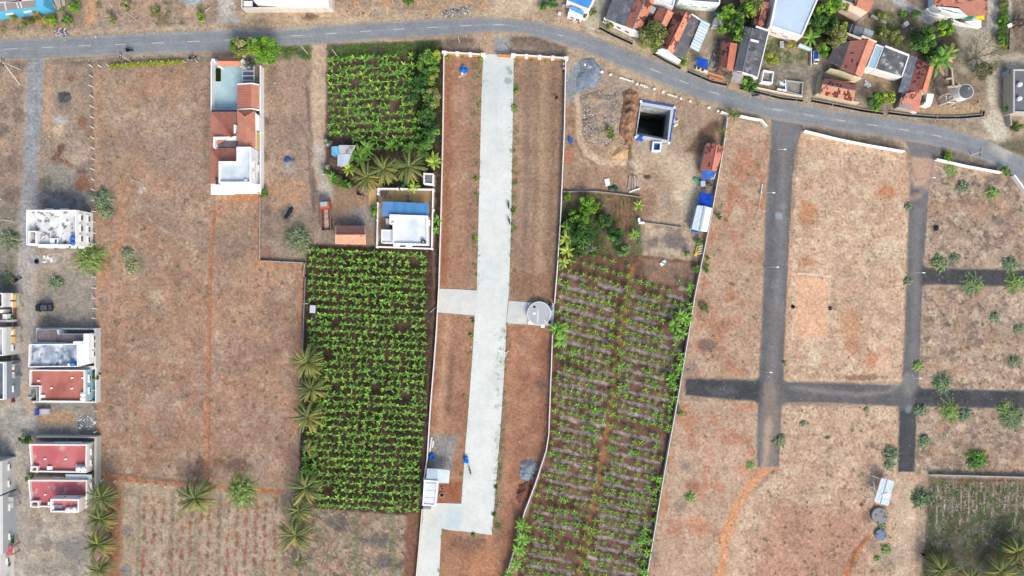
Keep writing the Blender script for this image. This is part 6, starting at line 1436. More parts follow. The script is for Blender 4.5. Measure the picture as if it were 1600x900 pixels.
    for k,(a,b,lab) in enumerate((((913,101),(922,105),"white toppled post at the left end of the marker stones"),((968,121),(988,127.5),"long white toppled post between the marker stones"),((1043,147),(1056,151.5),"white toppled post past the pit's upper corner"),((1000,132),(1010,136),"short white toppled post just above the pit"))):
        t = thing("toppled_post",lab,"post",W(*a,0)); A,B = W(*a,.2),W(*b,.2); MB((238,232,222)).bar(A,B,.3,.3).build("shaft","stone",t); MB((226,218,206)).box((B.x,B.y,.25),(.45,.45,.45),.4).build("foot","stone",t)
walls()

# ------------------------------------------------------------------ poles and lamps
def poles():
    def pole(lab,base,h,col=(206,198,186),arms=1,r=.13,cat="utility pole",top=None,strut=None):
        b = W(*base,0); t = thing("utility_pole",lab,cat,b); tp = b+Vector((0,0,h)) if top is None else W(*top,h)
        MB(col).tube([b-Vector((0,0,.2)),tp],[r,r*.7],6).build("shaft","stone",t)
        for k in range(arms): z = tp-Vector((0,0,.25+.7*k)); MB((96,96,98)).bar(z-Vector((.1,.9,0)),z+Vector((.1,.9,0)),.12).build("crossarm","dull_metal",t); MB((70,66,64)).box((z.x-.1,z.y-.8,z.z+.15),(.12,.12,.25)).build("insulator","plastic",t)
        if arms == 0: MB((150,146,140)).box((tp.x,tp.y,tp.z),(.25,.25,.1)).build("cap","stone",t)
        if strut: s = W(*strut,0); MB(col).tube([s,tp-Vector((0,0,.6))],[.14,.11],6).build("strut","stone",t)
        return t,tp
    _,p1 = pole("concrete pole with slanting strut at the lane corner, far left",(32,109),6.2,(214,208,196),2,strut=(31,132)); _,p2 = pole("concrete pole with crossarms beside the main road near the motorcyclist",(206,97),5.2,(206,200,190),2)
    pole("pale pole by the dirt path mouth, right of the two round trees",(481,84),5.2,arms=0); pole("pale pole at the top left corner of upper banana plot",(527.5,88.5),5.0,arms=0); pole("short pale pole beside the road near the estate entrance",(718,67),4.6,arms=0); pole("orange tinted pole leaning at the estate's left gate pillar",(752,80),6.0,(206,160,110),0)
    pole("pale post leaning at the roadside right of the pit",(1091,166),4.5,(214,204,190),0,top=(1100,157)); pole("pale pole in the shrub strip at the top right corner",(1578,62),3.6,arms=0); pole("thin pole standing above the white warehouse's right court",(616,8),4.5,arms=0)
    pole("slanting pale pole over the lane above the left edge canopy",(15,712),4.5,arms=0,r=.1); pole("pole with bracket beside the banana plot's left edge",(482,474),4.5,(214,210,204),1)
    pole("white rooftop stay pole on the right estate plot wall",(1517,242),3.4,(240,240,236),1)
    w = MB((60,60,62))
    for k,dy in enumerate((-.8,0,.8)):
        a,b = p1+Vector((0,dy,-.2)),p2+Vector((0,dy,-.2)); prev = a
        for j in range(1,13): q = a+(b-a)*(j/12); q.z -= 1.0*(1-(2*j/12-1)**2); w.bar(prev,q,.025); prev = q
    o = w.build("power_line","rubber"); tag(o,"three thin power lines between the two roadside poles at left","power line")
    # lamp with solar panel head
    t = thing("street_lamp","black street lamp with white head beside the shrub strip, top right","street lamp",W(1576,77,0)); b = W(1576,77,0); tp = W(1577.3,40,6.2); MB((44,46,50)).tube([b,tp],[.14,.1],6).build("pole","dull_metal",t); MB((240,242,242)).box((tp.x,tp.y,tp.z+.1),(1.0,.8,.14),.5).build("lamp_head","plastic",t)
    for k,(base,lab,d) in enumerate((((1205,239),"street lamp beside the first estate road near its top",1),((1432,282),"street lamp at the sandy top of the second estate road",1),((1416,426.5),"street lamp on the left kerb of the second estate road",1),((1411,587),"street lamp at the estate road crossing",1),((1184,578),"street lamp on the first estate road above the junction",1),((1194,418),"street lamp at middle of the first estate road",1),((1188,305),"street lamp left of the first estate road beside the wall plot",1))):
        b = W(*base,0); t = thing("street_lamp",lab,"street lamp",b,"street lamps on the estate roads"); MB((214,214,212)).tube([b-Vector((0,0,.1)),b+Vector((0,0,4.2))],[.09,.06],6).build("pole","dull_metal",t); a = b+Vector((0,0,4.2)); e = a+Vector((1.3,-.05,.15)); MB((220,220,218)).tube([a,e],.05,5).build("arm","dull_metal",t); MB((240,240,238)).box((e.x+.2,e.y,e.z),(.6,.22,.1)).build("lamp_head","plastic",t)
    b = W(1191,290,0)
    t = thing("fallen_post","white thin post lying near the wall plot's road edge","post",b); MB((240,238,232)).tube([W(1191,288,.15),W(1188.5,306,.15)],.12,6).build("shaft","wood",t); MB((220,214,206)).tube([W(1188.5,306,.15),W(1185,328,.12)],.05,5).build("stay","wood",t)
    # volleyball net on the marked court
    t = thing("volleyball_net","volleyball net between two posts with black bases on the orange court","net",W(1268,481,0)); A,B = W(1239,479.5,0),W(1297,482,0)
    for p in (A,B): MB((60,54,52)).tube([p,p+Vector((0,0,2.5))],.07,6).build("post","wood",t); MB((34,32,32)).lathe((p.x,p.y,0),[(.42,0),(.46,.12),(.4,.24),(.2,.25)],12).build("base_tyre","rubber",t)
    m = MB((216,206,190))
    for z in (1.5,1.75,2.0,2.25,2.45): m.bar(A+Vector((0,0,z)),B+Vector((0,0,z)),.02)
    for k in range(30): q = A+(B-A)*(k/29); m.bar(q+Vector((0,0,1.5)),q+Vector((0,0,2.45)),.015)
    m.build("mesh","cloth",t)
    # water tower
    t = thing("water_tower","white water tower with grey top on four columns by the village","water tower",W(1474,158,0)); cx = W(1476,157.5,0)
    for dx,dy in ((-1.1,-1.0),(1.1,-1.0),(1.1,1.0),(-1.1,1.0)): MB((238,230,214)).tube([(cx.x+dx,cx.y+dy,-.2),(cx.x+dx,cx.y+dy,5.2)],.22,8).build("column","plaster",t)
    for z in (2.2,4.6):
        for a,b in (((-1.1,-1),(1.1,-1)),((1.1,-1),(1.1,1)),((1.1,1),(-1.1,1)),((-1.1,1),(-1.1,-1))): MB((232,222,206)).bar((cx.x+a[0],cx.y+a[1],z),(cx.x+b[0],cx.y+b[1],z),.22,.3).build("brace","plaster",t)
    MB((244,240,232)).lathe((cx.x,cx.y,5.1),[(1.5,0),(1.62,.15),(1.62,2.3),(1.68,2.32),(1.68,2.45)],20).build("tank_body","plaster",t); MB((108,110,112)).lathe((cx.x,cx.y,7.55),[(1.58,0),(1.5,.1),(.6,.3)],20).build("tank_roof","cement_sheet",t); MB((200,200,198)).box((cx.x+.5,cx.y+.6,7.8),(.5,.5,.16)).build("hatch","dull_metal",t)
    MB((226,220,206)).tube([(cx.x-1.7,cx.y+.3,0),(cx.x-1.7,cx.y+.3,7.2)],.09,6).build("down_pipe","plaster",t)
    t = thing("beam_stack","pale concrete beams lying as a frame left of the water tower","beams",W(1488,122,0))
    for a,b in (((1486.5,107),(1489,136)),((1478,123.5),(1487,122.5)),((1479,136),(1497,135)),((1497,134),(1500,133))): MB((228,214,190)).bar(W(*a,.5),W(*b,.5),.35,.45).build("beam","stone",t)
poles()

# ------------------------------------------------------------------ vehicles, people and loose things
def wheel(root,c,r,w,axis,rim=(150,150,152)):
    a = Vector(axis)*w/2; c = Vector(c)
    t = MB((34,34,36)).tube([c-a,c-a*.6,c+a*.6,c+a],[r*.9,r,r,r*.9],14).build("wheel","rubber",root,local=True)
    MB(rim).tube([c-a*1.05,c+a*1.05],r*.55,10).build("rim","dull_metal",t,local=True); return t

def loft(m,secs,n=None):
    """closed skin through cross-sections (lists of equally many points)"""
    k = len(secs[0]); P = [p for s in secs for p in s]; F = []
    for i in range(len(secs)-1):
        for j in range(k): F.append((i*k+j,i*k+(j+1) % k,(i+1)*k+(j+1) % k,(i+1)*k+j))
    F += [tuple(range(k-1,-1,-1)),tuple((len(secs)-1)*k+j for j in range(k))]
    return m.add(P,F)

def suv():
    b = W(72,480.5,0); t = thing("parked_car","black car parked on grey ground above the white walled compound","car",b); t.rotation_euler = (0,0,math.pi+.02)
    C = (40,42,48); m = MB(C); S_ = []
    for x,hw,z0,z1 in ((-2.0,.72,.45,.78),(-1.9,.82,.32,.92),(-1.2,.88,.28,.98),(.5,.9,.28,1.0),(1.5,.86,.3,.95),(1.95,.74,.36,.82),(2.02,.62,.45,.7)):
        S_.append([(x,-hw,z0),(x,hw,z0),(x,hw*1.0,z1-.18),(x,hw*.9,z1),(x,-hw*.9,z1),(x,-hw,z1-.18)])
    loft(m,S_); m.build("body","car_paint",t,local=True,smooth=False)
    m = MB((30,32,36)); loft(m,[[(x,-hw*1.02,.95),(x,hw*1.02,.95),(x,hw*.86,z),(x,-hw*.86,z)] for x,hw,z in ((-1.95,.72,1.05),(-1.55,.82,1.55),(-.2,.84,1.62),(.35,.82,1.55),(1.0,.78,.99))]); m.build("cabin","car_paint",t,local=True)
    m = MB((66,68,74)); m.add([(.42,-.66,1.53),(.42,.66,1.53),(.98,.7,1.02),(.98,-.7,1.02)],[(0,3,2,1)]); m.v = [(x+.02,y,z+.03) for x,y,z in m.v]; m.build("windscreen","glass",t,local=True)
    m = MB((66,68,74)); m.add([(-1.58,-.66,1.56),(-1.58,.66,1.56),(-1.95,.66,1.1),(-1.95,-.66,1.1)],[(0,1,2,3)]); m.v = [(x-.02,y,z+.03) for x,y,z in m.v]; m.build("rear_window","glass",t,local=True)
    m = MB((88,92,100)); m.box((-.55,0,1.63),(1.5,1.1,.04)); m.build("roof_panel","car_paint",t,local=True)
    for s in (-1,1):
        MB((120,122,126)).bar((-1.4,s*.64,1.68),(.2,s*.64,1.65),.05).build("roof_rail","dull_metal",t,local=True); MB((50,52,56)).box((.62,s*.98,1.05),(.22,.16,.14)).build("mirror","car_paint",t,local=True); MB((210,214,216)).box((1.93,s*.55,.72),(.14,.3,.12)).build("headlight","glass",t,local=True); MB((150,30,30)).box((-1.96,s*.6,.8),(.1,.22,.14)).build("tail_light","glass",t,local=True)
        MB((54,58,64)).add([(-1.4,s*.86,1.05),(.7,s*.86,1.05),(.3,s*.76,1.48),(-1.3,s*.76,1.48)],[(0,1,2,3)]).build("side_window","glass",t,local=True)
        for x in (-1.25,1.25): wheel(t,(x,s*.8,.34),.34,.22,(0,1,0))
suv()

def mini_truck(px,py,rz,lab,cabc,bedc,sc=1.0,bed_fill=None):
    t = thing("mini_truck",lab,"truck",W(px,py,0),None,rz); t.scale = (sc,)*3
    MB((60,60,62)).box((-.2,0,.5),(3.2,.9,.16)).build("chassis","dull_metal",t,local=True)
    m = MB(cabc); loft(m,[[(x,-w,z0),(x,w,z0),(x,w*.94,z1),(x,-w*.94,z1)] for x,w,z0,z1 in ((.45,.68,.45,1.7),(1.0,.7,.42,1.74),(1.35,.68,.42,1.3),(1.55,.6,.45,.95))]); m.build("cab","car_paint",t,local=True)
    MB((50,58,68)).add([(1.04,-.6,1.7),(1.04,.6,1.7),(1.4,.6,1.26),(1.4,-.6,1.26)],[(0,3,2,1)]).build("windscreen","glass",t,local=True).location = (.03,0,.03)
    m = MB(bedc); m.box((-.75,0,.66),(2.2,1.4,.1))
    for a,b in (((-1.85,-.7),(.35,-.7)),((-1.85,.7),(.35,.7)),((-1.85,-.7),(-1.85,.7)),((.35,-.7),(.35,.7))): m.bar((*a,.9),(*b,.9),.08,.5)
    m.build("cargo_bed","car_paint",t,local=True)
    if bed_fill: MB(bed_fill).box((-.75,0,.95),(1.9,1.2,.4)).build("load_cover","cloth",t,local=True)
    for s in (-1,1):
        MB((220,222,222)).box((1.52,s*.45,.7),(.1,.2,.14)).build("headlight","glass",t,local=True); MB((40,40,42)).box((1.2,s*.82,1.25),(.08,.14,.2)).build("mirror","plastic",t,local=True)
        for x in (-1.2,.95): wheel(t,(x,s*.6,.28),.28,.18,(0,1,0))
    return t
mini_truck(69.5,642.5,math.pi,"small truck with blue cab and pale grey bed below the red terrace house",(52,80,176),(206,202,200),1.0,(200,196,196))
mini_truck(1272.5,92.5,-math.pi/2,"small white fronted truck with blue load on the village dirt lane",(232,232,232),(226,228,230),.82,(40,92,206))

def dump_truck():
    t = thing("dump_truck","rusty orange dump truck with open soil stained bed beside the orange shed","truck",W(512,338,0),None,math.radians(92.5))
    MB((58,54,52)).box((0,0,.75),(6.4,.9,.25)).build("chassis","dull_metal",t,local=True)
    m = MB((196,96,66)); loft(m,[[(x,-w,.7),(x,w,.7),(x,w*.96,z),(x,-w*.96,z)] for x,w,z in ((1.75,1.12,2.4),(2.0,1.15,2.5),(3.2,1.15,2.5),(3.5,1.1,1.7),(3.6,1.05,1.2))]); m.build("cab","car_paint",t,local=True)
    MB((176,196,204)).box((2.55,.1,2.53),(1.0,1.6,.05)).build("roof_sheet","sheet_metal",t,local=True); MB((150,130,120)).box((3.2,.1,2.52),(.25,1.8,.05)).build("roof_rack","dull_metal",t,local=True)
    MB((50,56,62)).add([(3.24,-1.0,2.4),(3.24,1.0,2.4),(3.52,1.0,1.7),(3.52,-1.0,1.7)],[(0,3,2,1)]).build("windscreen","glass",t,local=True).location = (.03,0,.02)
    m = MB((120,84,74)); m.box((-1.0,0,1.1),(5.0,2.1,.12)); m.color((178,128,110))
    for a,b in (((-3.5,-1.08),(1.55,-1.08)),((-3.5,1.08),(1.55,1.08)),((-3.5,-1.08),(-3.5,1.08))): m.bar((*a,1.55),(*b,1.55),.12,.95)
    m.build("cargo_bed","car_paint",t,local=True); MB((206,92,62)).box((1.6,0,1.75),(.3,2.3,1.2)).build("headboard","car_paint",t,local=True)
    g = np.random.RandomState(2); V,F = patch((-3.4,-.5,1.2),(1.4,-.45,1.2),(1.4,.45,1.2),(-3.4,.5,1.2),20,6); V[:,2] += .12*fbm(V[:,0]*1,V[:,1],.6,3,3); link("soil_load",np_mesh("soil_load",V,F,L(np.array([206,180,164])*(1-.12*g.rand(len(V),1))),"soil"),t)
    for s in (-1,1):
        for x in (-2.4,-1.3,2.5): wheel(t,(x,s*.95,.5),.5,.32,(0,1,0))
        MB((220,222,220)).box((3.6,s*.75,.95),(.08,.3,.2)).build("headlight","glass",t,local=True); MB((40,40,42)).box((3.3,s*1.3,1.9),(.1,.2,.35)).build("mirror","plastic",t,local=True)
dump_truck()

def motorcycle(px,py,rz,lab,col=(40,40,44),rider=None,group=None):
    t = thing("motorcycle",lab,"motorcycle",W(px,py,0.02),group,rz)
    for x in (-.62,.66): wheel(t,(x,0,.3),.3,.1,(0,1,0))
    m = MB((70,70,74)); m.tube([(.66,0,.3),(.45,0,.85)],.04,6); m.tube([(.45,0,.8),(-.1,0,.45),(-.62,0,.3)],.05,6); m.box((.05,0,.42),(.4,.26,.34)); m.build("frame","dull_metal",t,local=True)
    MB(col).ball((.2,0,.82),.22,8,6,squash=.7).build("fuel_tank","car_paint",t,local=True); MB((26,26,28)).tube([(-.05,0,.8),(-.4,0,.84),(-.75,0,.86)],[.13,.15,.1],8).build("seat","rubber",t,local=True)
    MB((50,50,54)).tube([(.3,-.36,.98),(.42,-.1,1.0),(.42,.1,1.0),(.3,.36,.98)],.03,6).build("handlebar","dull_metal",t,local=True); MB((220,222,220)).ball((.58,0,.86),.09,8,5).build("headlight","glass",t,local=True); MB(col).box((-.72,0,.68),(.3,.16,.08)).build("mudguard","car_paint",t,local=True)
    return t

def skin(name,nodes,edges,col,mat,parent,root=0,sub=1):
    import bmesh
    me = bpy.data.meshes.new(name); bm = bmesh.new(); ly = bm.verts.layers.skin.verify(); vs = []
    for k,n in enumerate(nodes): v = bm.verts.new(n[:3]); v[ly].radius = (n[3],n[3]); v[ly].use_root = (k == root); vs.append(v)
    for a,b in edges: bm.edges.new((vs[a],vs[b]))
    bm.to_mesh(me); bm.free(); me.materials.append(MAT[mat])
    o = link(name,me,parent); o.modifiers.new("skin",'SKIN').use_smooth_shade = True
    s = o.modifiers.new("sub",'SUBSURF'); s.levels = s.render_levels = sub
    a = me.attributes.new("Col",'FLOAT_COLOR','POINT'); a.data.foreach_set('color',np.tile(np.array(list(L(col))+[1.],np.float32),(len(nodes),1)).ravel()); return o

def person(px,py,z,rz,lab,pose,shirt,pants,hair=(34,28,26),skinc=(132,92,70),group=None):
    t = thing("person",lab,"person",W(px,py,z),group,rz); t.location = (t.location.x,t.location.y,z)
    if pose == 'ride': hip = (0,0,.88); lean = (.12,0,1.38); head = (.18,0,1.72); kn = (.38,.2,.72); ft = (.15,.22,.32); el = (.3,.3,1.12); hd = (.42,.33,1.02)
    elif pose == 'bend': hip = (0,0,.92); lean = (.36,0,1.22); head = (.6,0,1.36); kn = (.05,.13,.48); ft = (-.02,.15,.05); el = (.5,.25,.98); hd = (.68,.1,.82)
    else: hip = (0,0,.92); lean = (0,0,1.42); head = (.02,0,1.68); kn = (.02,.11,.5); ft = (0,.12,.05); el = (0,.27,1.15); hd = (.06,.28,.9)
    H_ = Vector(hip); T = Vector(lean); Hd = Vector(head); mid = H_.lerp(T,.5); nk = T.lerp(Hd,.45)
    N = [(*hip,.14),(*mid,.13),(*T,.12),(*nk,.06),(*Hd,.105)]; E = [(0,1),(1,2),(2,3),(3,4)]
    A,Lg = [],[]
    for s in (-1,1):
        b = len(N); sh = (T.x,s*.2,T.z-.02); N += [(*sh,.07),(el[0],s*el[1],el[2],.048),(hd[0],s*hd[1],hd[2],.035)]; E += [(2,b),(b,b+1),(b+1,b+2)]
        f = Vector((hd[0],s*hd[1],hd[2])); fd = (f-Vector((el[0],s*el[1],el[2]))).normalized()
        for q in range(4): c = len(N); off = Vector((0,(q-1.5)*.022,0)); p = f+fd*.07+off; e = f+fd*(.12+.01*(q in (1,2)))+off-Vector((0,0,.02)); N += [(*p,.011),(*e,.008)]; E += [(b+2,c),(c,c+1)]
        c = len(N); p = f+fd*.03+Vector((.02,-s*.045,0)); N += [(*p,.011)]; E += [(b+2,c)]
        l = len(N); N += [(hip[0],s*.1,hip[2]-.06,.1),(kn[0],s*kn[1],kn[2],.07),(ft[0],s*ft[1],ft[2]+.05,.045),(ft[0]+.17,s*ft[1],ft[2],.04)]; E += [(0,l),(l,l+1),(l+1,l+2),(l+2,l+3)]
        A.append((sh,el,s)); Lg.append(l)
    skin("body",N,E,skinc,"skin",t)
    n = [(*hip,.165),(*mid,.165),(T.x,0,T.z,.15)]; e = [(0,1),(1,2)]
    for sh,el_,s in A: b = len(n); m2 = Vector(sh).lerp(Vector((el_[0],s*el_[1],el_[2])),.75); n += [(*sh,.09),(*m2,.07)]; e += [(2,b),(b,b+1)]
    skin("shirt",n,e,shirt,"cloth",t)
    n = [(hip[0],0,hip[2]+.02,.16)]; e = []
    for l in Lg: b = len(n); q = N[l:l+3]; n += [(*q[0][:3],.118),(*q[1][:3],.085),(*q[2][:3],.062)]; e += [(0,b),(b,b+1),(b+1,b+2)]
    skin("trousers",n,e,pants,"cloth",t)
    MB(hair).ball((Hd.x-.02,0,Hd.z+.035),.122,10,7,squash=.95).build("hair","cloth",t,local=True,smooth=True)
    m = MB((30,24,22)); 
    for s in (-1,1): m.ball((Hd.x+.098,s*.038,Hd.z+.01),.014,6,4)
    m.build("eyes","plastic",t,local=True); m = MB(skinc); m.bar((Hd.x+.1,0,Hd.z+.01),(Hd.x+.135,0,Hd.z-.03),.025); m.build("nose","skin",t,local=True); MB((120,62,56)).box((Hd.x+.1,0,Hd.z-.06),(.02,.05,.012)).build("mouth","skin",t,local=True)
    m = MB(skinc)
    for s in (-1,1): m.ball((Hd.x,s*.11,Hd.z-.01),.03,6,4)
    m.build("ears","skin",t,local=True)
    return t

def living():
    motorcycle(203.5,80,math.pi+.05,"dark motorcycle ridden along the main road past the yellow hedge",(30,34,44)); person(203,80,.02,math.pi+.05,"person in white shirt riding the motorcycle on the main road",'ride',(236,238,242),(52,54,62))
    motorcycle(301.5,91.5,.3,"blue grey motorcycle parked on the verge near the villa gate",(70,84,116)); motorcycle(795,321,math.pi/2,"upper black motorcycle parked at the right edge of the concrete road",(36,36,40),group="motorcycles parked on the concrete road"); motorcycle(795.8,345.5,math.pi/2+.2,"lower black motorcycle parked at the right edge of the concrete road",(36,36,40),group="motorcycles parked on the concrete road")
    motorcycle(734.5,734.5,math.pi/2+.25,"dark motorcycle parked on concrete below the blue bags",(54,54,60)); motorcycle(563.5,305,-.3,"dark motorcycle standing in the yard near the tan entrance slab",(40,40,44)); person(560.8,303.5,0,-.4,"person in white shirt beside the motorcycle in the dirt yard",'stand',(240,240,242),(44,48,62))
    person(870.2,153,0,-2.2,"person in pale clothes bending over beside the right site wall",'bend',(226,216,220),(206,190,186)); t = thing("stick","long pale wooden stick on the soil beside the bending person","stick",W(875,161,0)); MB((214,176,134)).tube([W(871,156.5,.5),W(875,160.5,.25),W(880,166,.08)],.06,6).build("shaft","wood",t); MB((190,150,112)).tube([W(871,156.5,.5),W(870.4,155.8,.53)],.07,6).build("grip","wood",t)
    motorcycle(30,437.5,.6,"dark motorcycle on the grey lane at left, below the white house",(44,40,44)); person(29.6,437,.02,.6,"person in dark clothes riding along the grey lane at left",'ride',(62,46,48),(40,40,46))
    person(1438.5,864,0,2.8,"person in black and white clothes at the garden fence, bottom right",'stand',(232,232,232),(36,36,38))
    motorcycle(1181.5,149.5,.2,"small dark motorcycle on the verge below the round bush by the road",(60,74,90))
living()

def loose():
    rr = random.Random(21)
    def tarp(lab,pts,col,h=.6,name="tarp_heap",cat="tarpaulin"):
        P = [W(x,y,0) for x,y in pts]; c = sum(P,Vector())/len(P); t = thing(name,lab,cat,c); n = 14
        for k in range(n):
            q = rr.choice(P).lerp(c,rr.random()**.7); r = rr.uniform(.3,.55); b = MB(tuple(int(v*rr.uniform(.85,1.12)) if v < 215 else v for v in col)).rock((q.x,q.y,.08+rr.random()*h*.6),r,rr,None); b.build("folded_sheet","cloth",t)
        return t
    tarp("crumpled bright blue tarp near the estate's top left gate corner",[(718,108),(722.5,98),(729,108),(736,116),(731,117),(720,112)],(36,130,226)); tarp("heap of bright blue sacks against the left wall above the canopy",[(668,709),(676,709),(678,716),(669,720),(672,712)],(36,134,230),.9,"sack_heap","sacks"); tarp("heap of blue sacks on the left edge of the concrete road",[(725,714),(729.5,713),(731,722),(726,725),(728,718)],(36,134,230),.8,"sack_heap","sacks")
    tarp("small blue tarp piece lying beside the white wall of pit plot",[(889,215),(891.5,220),(892.5,224)],(44,120,214),.3); tarp("torn blue and white tarp on the plot east of the villa",[(444.5,246),(452,247),(461,251),(447,252)],(64,96,170),.4); tarp("dark green net bundle lying near the garden's top wall",[(952,294),(960,292),(965,290),(964,296)],(30,96,80),.3,"net_bundle","net"); tarp("pale sheet bundles beside the pit's right rim",[(1051,187),(1060,186),(1058,196),(1052,204)],(226,206,196),.5,"sheet_bundle","sheets")
    tarp("green cloth bundle lying near the lower tarp sheds",[(1085,279),(1091,284),(1088,281)],(80,186,140),.3,"cloth_bundle","cloth"); tarp("black plastic heap on bare ground of the eastern house plot",[(458,324),(452,336),(446,342),(451,330)],(54,52,56),.4,"plastic_heap","plastic"); tarp("white and pale bags left on the right half of village yard",[(1350,125),(1356,138),(1364,136),(1352,132)],(214,220,224),.5,"bag_heap","bags")
    tarp("blue tarp cover over the pump at the pit's lower left corner",[(995,212),(1003,212),(1003,219),(995,219),(999,215)],(52,112,214),1.0,"pump_cover","tarpaulin"); tarp("dark burnt tyre heap on the right estate plot",[(1461,350),(1464,356),(1462,360)],(62,60,66),.5,"tyre_heap","tyres")
    def slab(lab,x,y,w,d,col,rz=0,name="sheet_board",cat="board",z=.2):
        c = W(x,y,z); t = thing(name,lab,cat,(c.x,c.y,0)); MB(col).box((c.x,c.y,z),(w,d,.08),rz).build("panel","sheet_metal",t)
        for s in (-1,1): MB(tuple(int(v*.85) for v in col)).box((c.x+s*w*.3*math.cos(rz),c.y+s*w*.3*math.sin(rz),z/2),(.1,d*.9,z),rz).build("batten","wood",t)
    slab("white board lying above the garden's top wall",949,285,1.1,1.7,(240,238,234),.2); slab("upper pale mint board on soil at the right banana plot top",1037.5,409,.9,.7,(206,236,228),.4); slab("lower pale board on soil at the right banana plot top",1034.5,412.5,.9,.8,(226,238,236),.5)
    slab("white box cover at the left edge of lower banana plot",488.5,483,1.3,1.8,(206,212,216),-.05,"transformer_box","box",1.2); slab("pale rectangular slab leaning beside the lower wall of site",676.5,694,.3,1.6,(236,232,228),-.12); 
    t = thing("pipe_bundle","pair of pale pipes standing by the left site wall above the sacks","pipes",W(672,700,0)); 
    for k in range(2): MB((232,226,222)).tube([W(674+k*1.2,683,.2),W(671+k*1.2,706,.2)],.1,6).build("pipe","plastic",t)
    t = thing("timber_pile","fan of pale timber poles above the garden's right corner","timber",W(990,287,0))
    for k in range(15): MB(rr.choice([(206,190,172),(180,160,144),(160,140,126),(226,214,200)])).tube([W(983+k*.9,275+rr.uniform(-2,3),.15+.05*(k % 4)),W(981+k*1.2,293+rr.uniform(-3,4),.12+.05*(k % 4))],.1,5).build("timber","wood",t)
    MB((226,226,222)).tube([W(983,300,.2),W(1000,294,.3)],.2,6).build("thick_pole","wood",t)
    t = thing("septic_ring","dark open septic ring with pale rim on red soil below the canopy","pit",W(690.5,773,0)); c = t.location; MB((190,170,150)).ring([(c.x+.62*math.cos(a*math.pi/8),c.y+.62*math.sin(a*math.pi/8)) for a in range(16)],[(c.x+.48*math.cos(a*math.pi/8),c.y+.48*math.sin(a*math.pi/8)) for a in range(16)],0,.3).build("ring","concrete",t); MB((14,13,13)).prism([(c.x+.48*math.cos(a*math.pi/8),c.y+.48*math.sin(a*math.pi/8)) for a in range(16)],-.02,.02).build("dark_water","water",t)
    t = thing("bucket","white round tub beside the septic ring","tub",W(691,763,0)); c = t.location; MB((240,232,226)).lathe(c,[(.25,0),(.32,.4)],12).build("tub_body","plastic",t); MB((206,196,190)).lathe((c.x,c.y,.36),[(.28,0),(.28,.04)],12).build("water","plastic",t)
    t = thing("light_post","white forked post at the right edge of the concrete road","post",W(790,558,0)); c = t.location; MB((236,238,238)).tube([c,c+Vector((.1,.9,.3))],.07,5).build("shaft","wood",t)
    for d in ((.7,1.5,.3),(-.4,1.4,.3)): MB((236,238,238)).tube([c+Vector((.1,.9,.3)),c+Vector(d)],.07,5).build("fork","wood",t)
    for x,y,lab in ((881.5,100,"upper white cover stone against the right site wall"),(881.5,107,"lower white cover stone against the right site wall")): c = W(x,y,.4); t = thing("cover_stone",lab,"stone",(c.x,c.y,0)); MB((240,238,234)).box((c.x,c.y,.3),(.6,.6,.6),.1).build("block","stone",t); MB((50,46,44)).box((c.x-.1,c.y-.52,.15),(.5,.4,.3)).build("sump","stone",t)
    for x,y,lab in ((722,114.5,"white lump on the blue tarp's lower edge"),): c = W(x,y,.5); o = MB((244,244,244)).ball((0,0,0),.28,8,6,squash=.6); tag(link("sack",o.mesh("sack","cloth",smooth=True),None,(c.x,c.y,.5)),"small white sack on the lower edge of the crumpled blue tarp","sack")
    t = thing("plank_pair","two pale planks lying below the crumpled blue tarp","planks",W(722,119,0))
    for k in range(2): MB((226,218,208)).bar(W(716.5,121.5-k*2,.12),W(729,116.5-k*2.4,.14),.14,.06).build("plank","wood",t)
    for lab,a,b in (("dead pale branch on the big dry field, upper part",(205,280),(222,287)),("long thin log below the left bushes by the lane",(2,343),(24,347)),("pair of pale poles lying on the verge above the road",(178,19),(197,34)),("pale pole lying on the verge near rubbish above the road",(196,18),(217,35)),("white pole lying at the corner of the side lane, top",(320,18),(332,9)),("pale stick on the plot east of the villa",(475,266),(482,271)),("thin white branch by the bananas beside site wall",(672,488),(683,479))):
        t = thing("fallen_branch",lab,"branch",W(*a,0)); A,B = W(*a,.15),W(*b,.15); M_ = A.lerp(B,.6); MB((214,204,192)).tube([A,M_+Vector((.1,.1,.05)),B],[.1,.08,.05],5).build("limb","bark",t); MB((206,194,180)).tube([M_,M_+Vector((.7,.5,.1))],[.06,.03],5).build("twig","bark",t)
    t = thing("rubble_heap","small heap of white broken stones below the white house","rubble",W(76,403,0)); 
    for k in range(16): c = W(76+rr.uniform(-9,9),404+rr.uniform(-4,5),.1); MB(rr.choice([(226,220,214),(200,190,180),(236,232,226)])).rock((c.x,c.y,.05),rr.uniform(.2,.45),rr).build("rubble_stone","stone",t)
    t = thing("manhole","round dark manhole ring in the grey lane below the white house","manhole",W(57.5,408.5,0)); c = t.location; MB((70,74,80)).lathe((c.x,c.y,.0),[(.6,0),(.6,.12)],14).build("ring","concrete",t); MB((34,36,40)).lathe((c.x,c.y,.1),[(.42,0),(.42,.035)],12).build("lid","dull_metal",t)
    # tin roofed shelter bottom right
    r = gable("tin_shelter","shelter with crumpled pale tin roof and bare side frame, lower right",[(1377,747),(1366,783),(1374,786),(1397.5,752)],((1387,748.5),(1376,787)),2.3,2.5,('metal',(206,224,230),(220,232,236)),('metal',(190,208,216),(206,220,226)),cat="shelter",seed=91,walls=False)
    corrugated("roof_sheets",r,(V3((1387,748.5),2.5),V3((1376,787),2.5),V3((1388,790.5),2.3),V3((1397.5,752),2.3)),(194,212,218),(208,222,228),1.0,2,92,"sheet_metal",.04); c = W(1383.5,774.5,2.65); MB((244,244,242)).box((c.x,c.y,2.62),(1.3,.9,.08),.3).build("loose_sheet","sheet_metal",r)
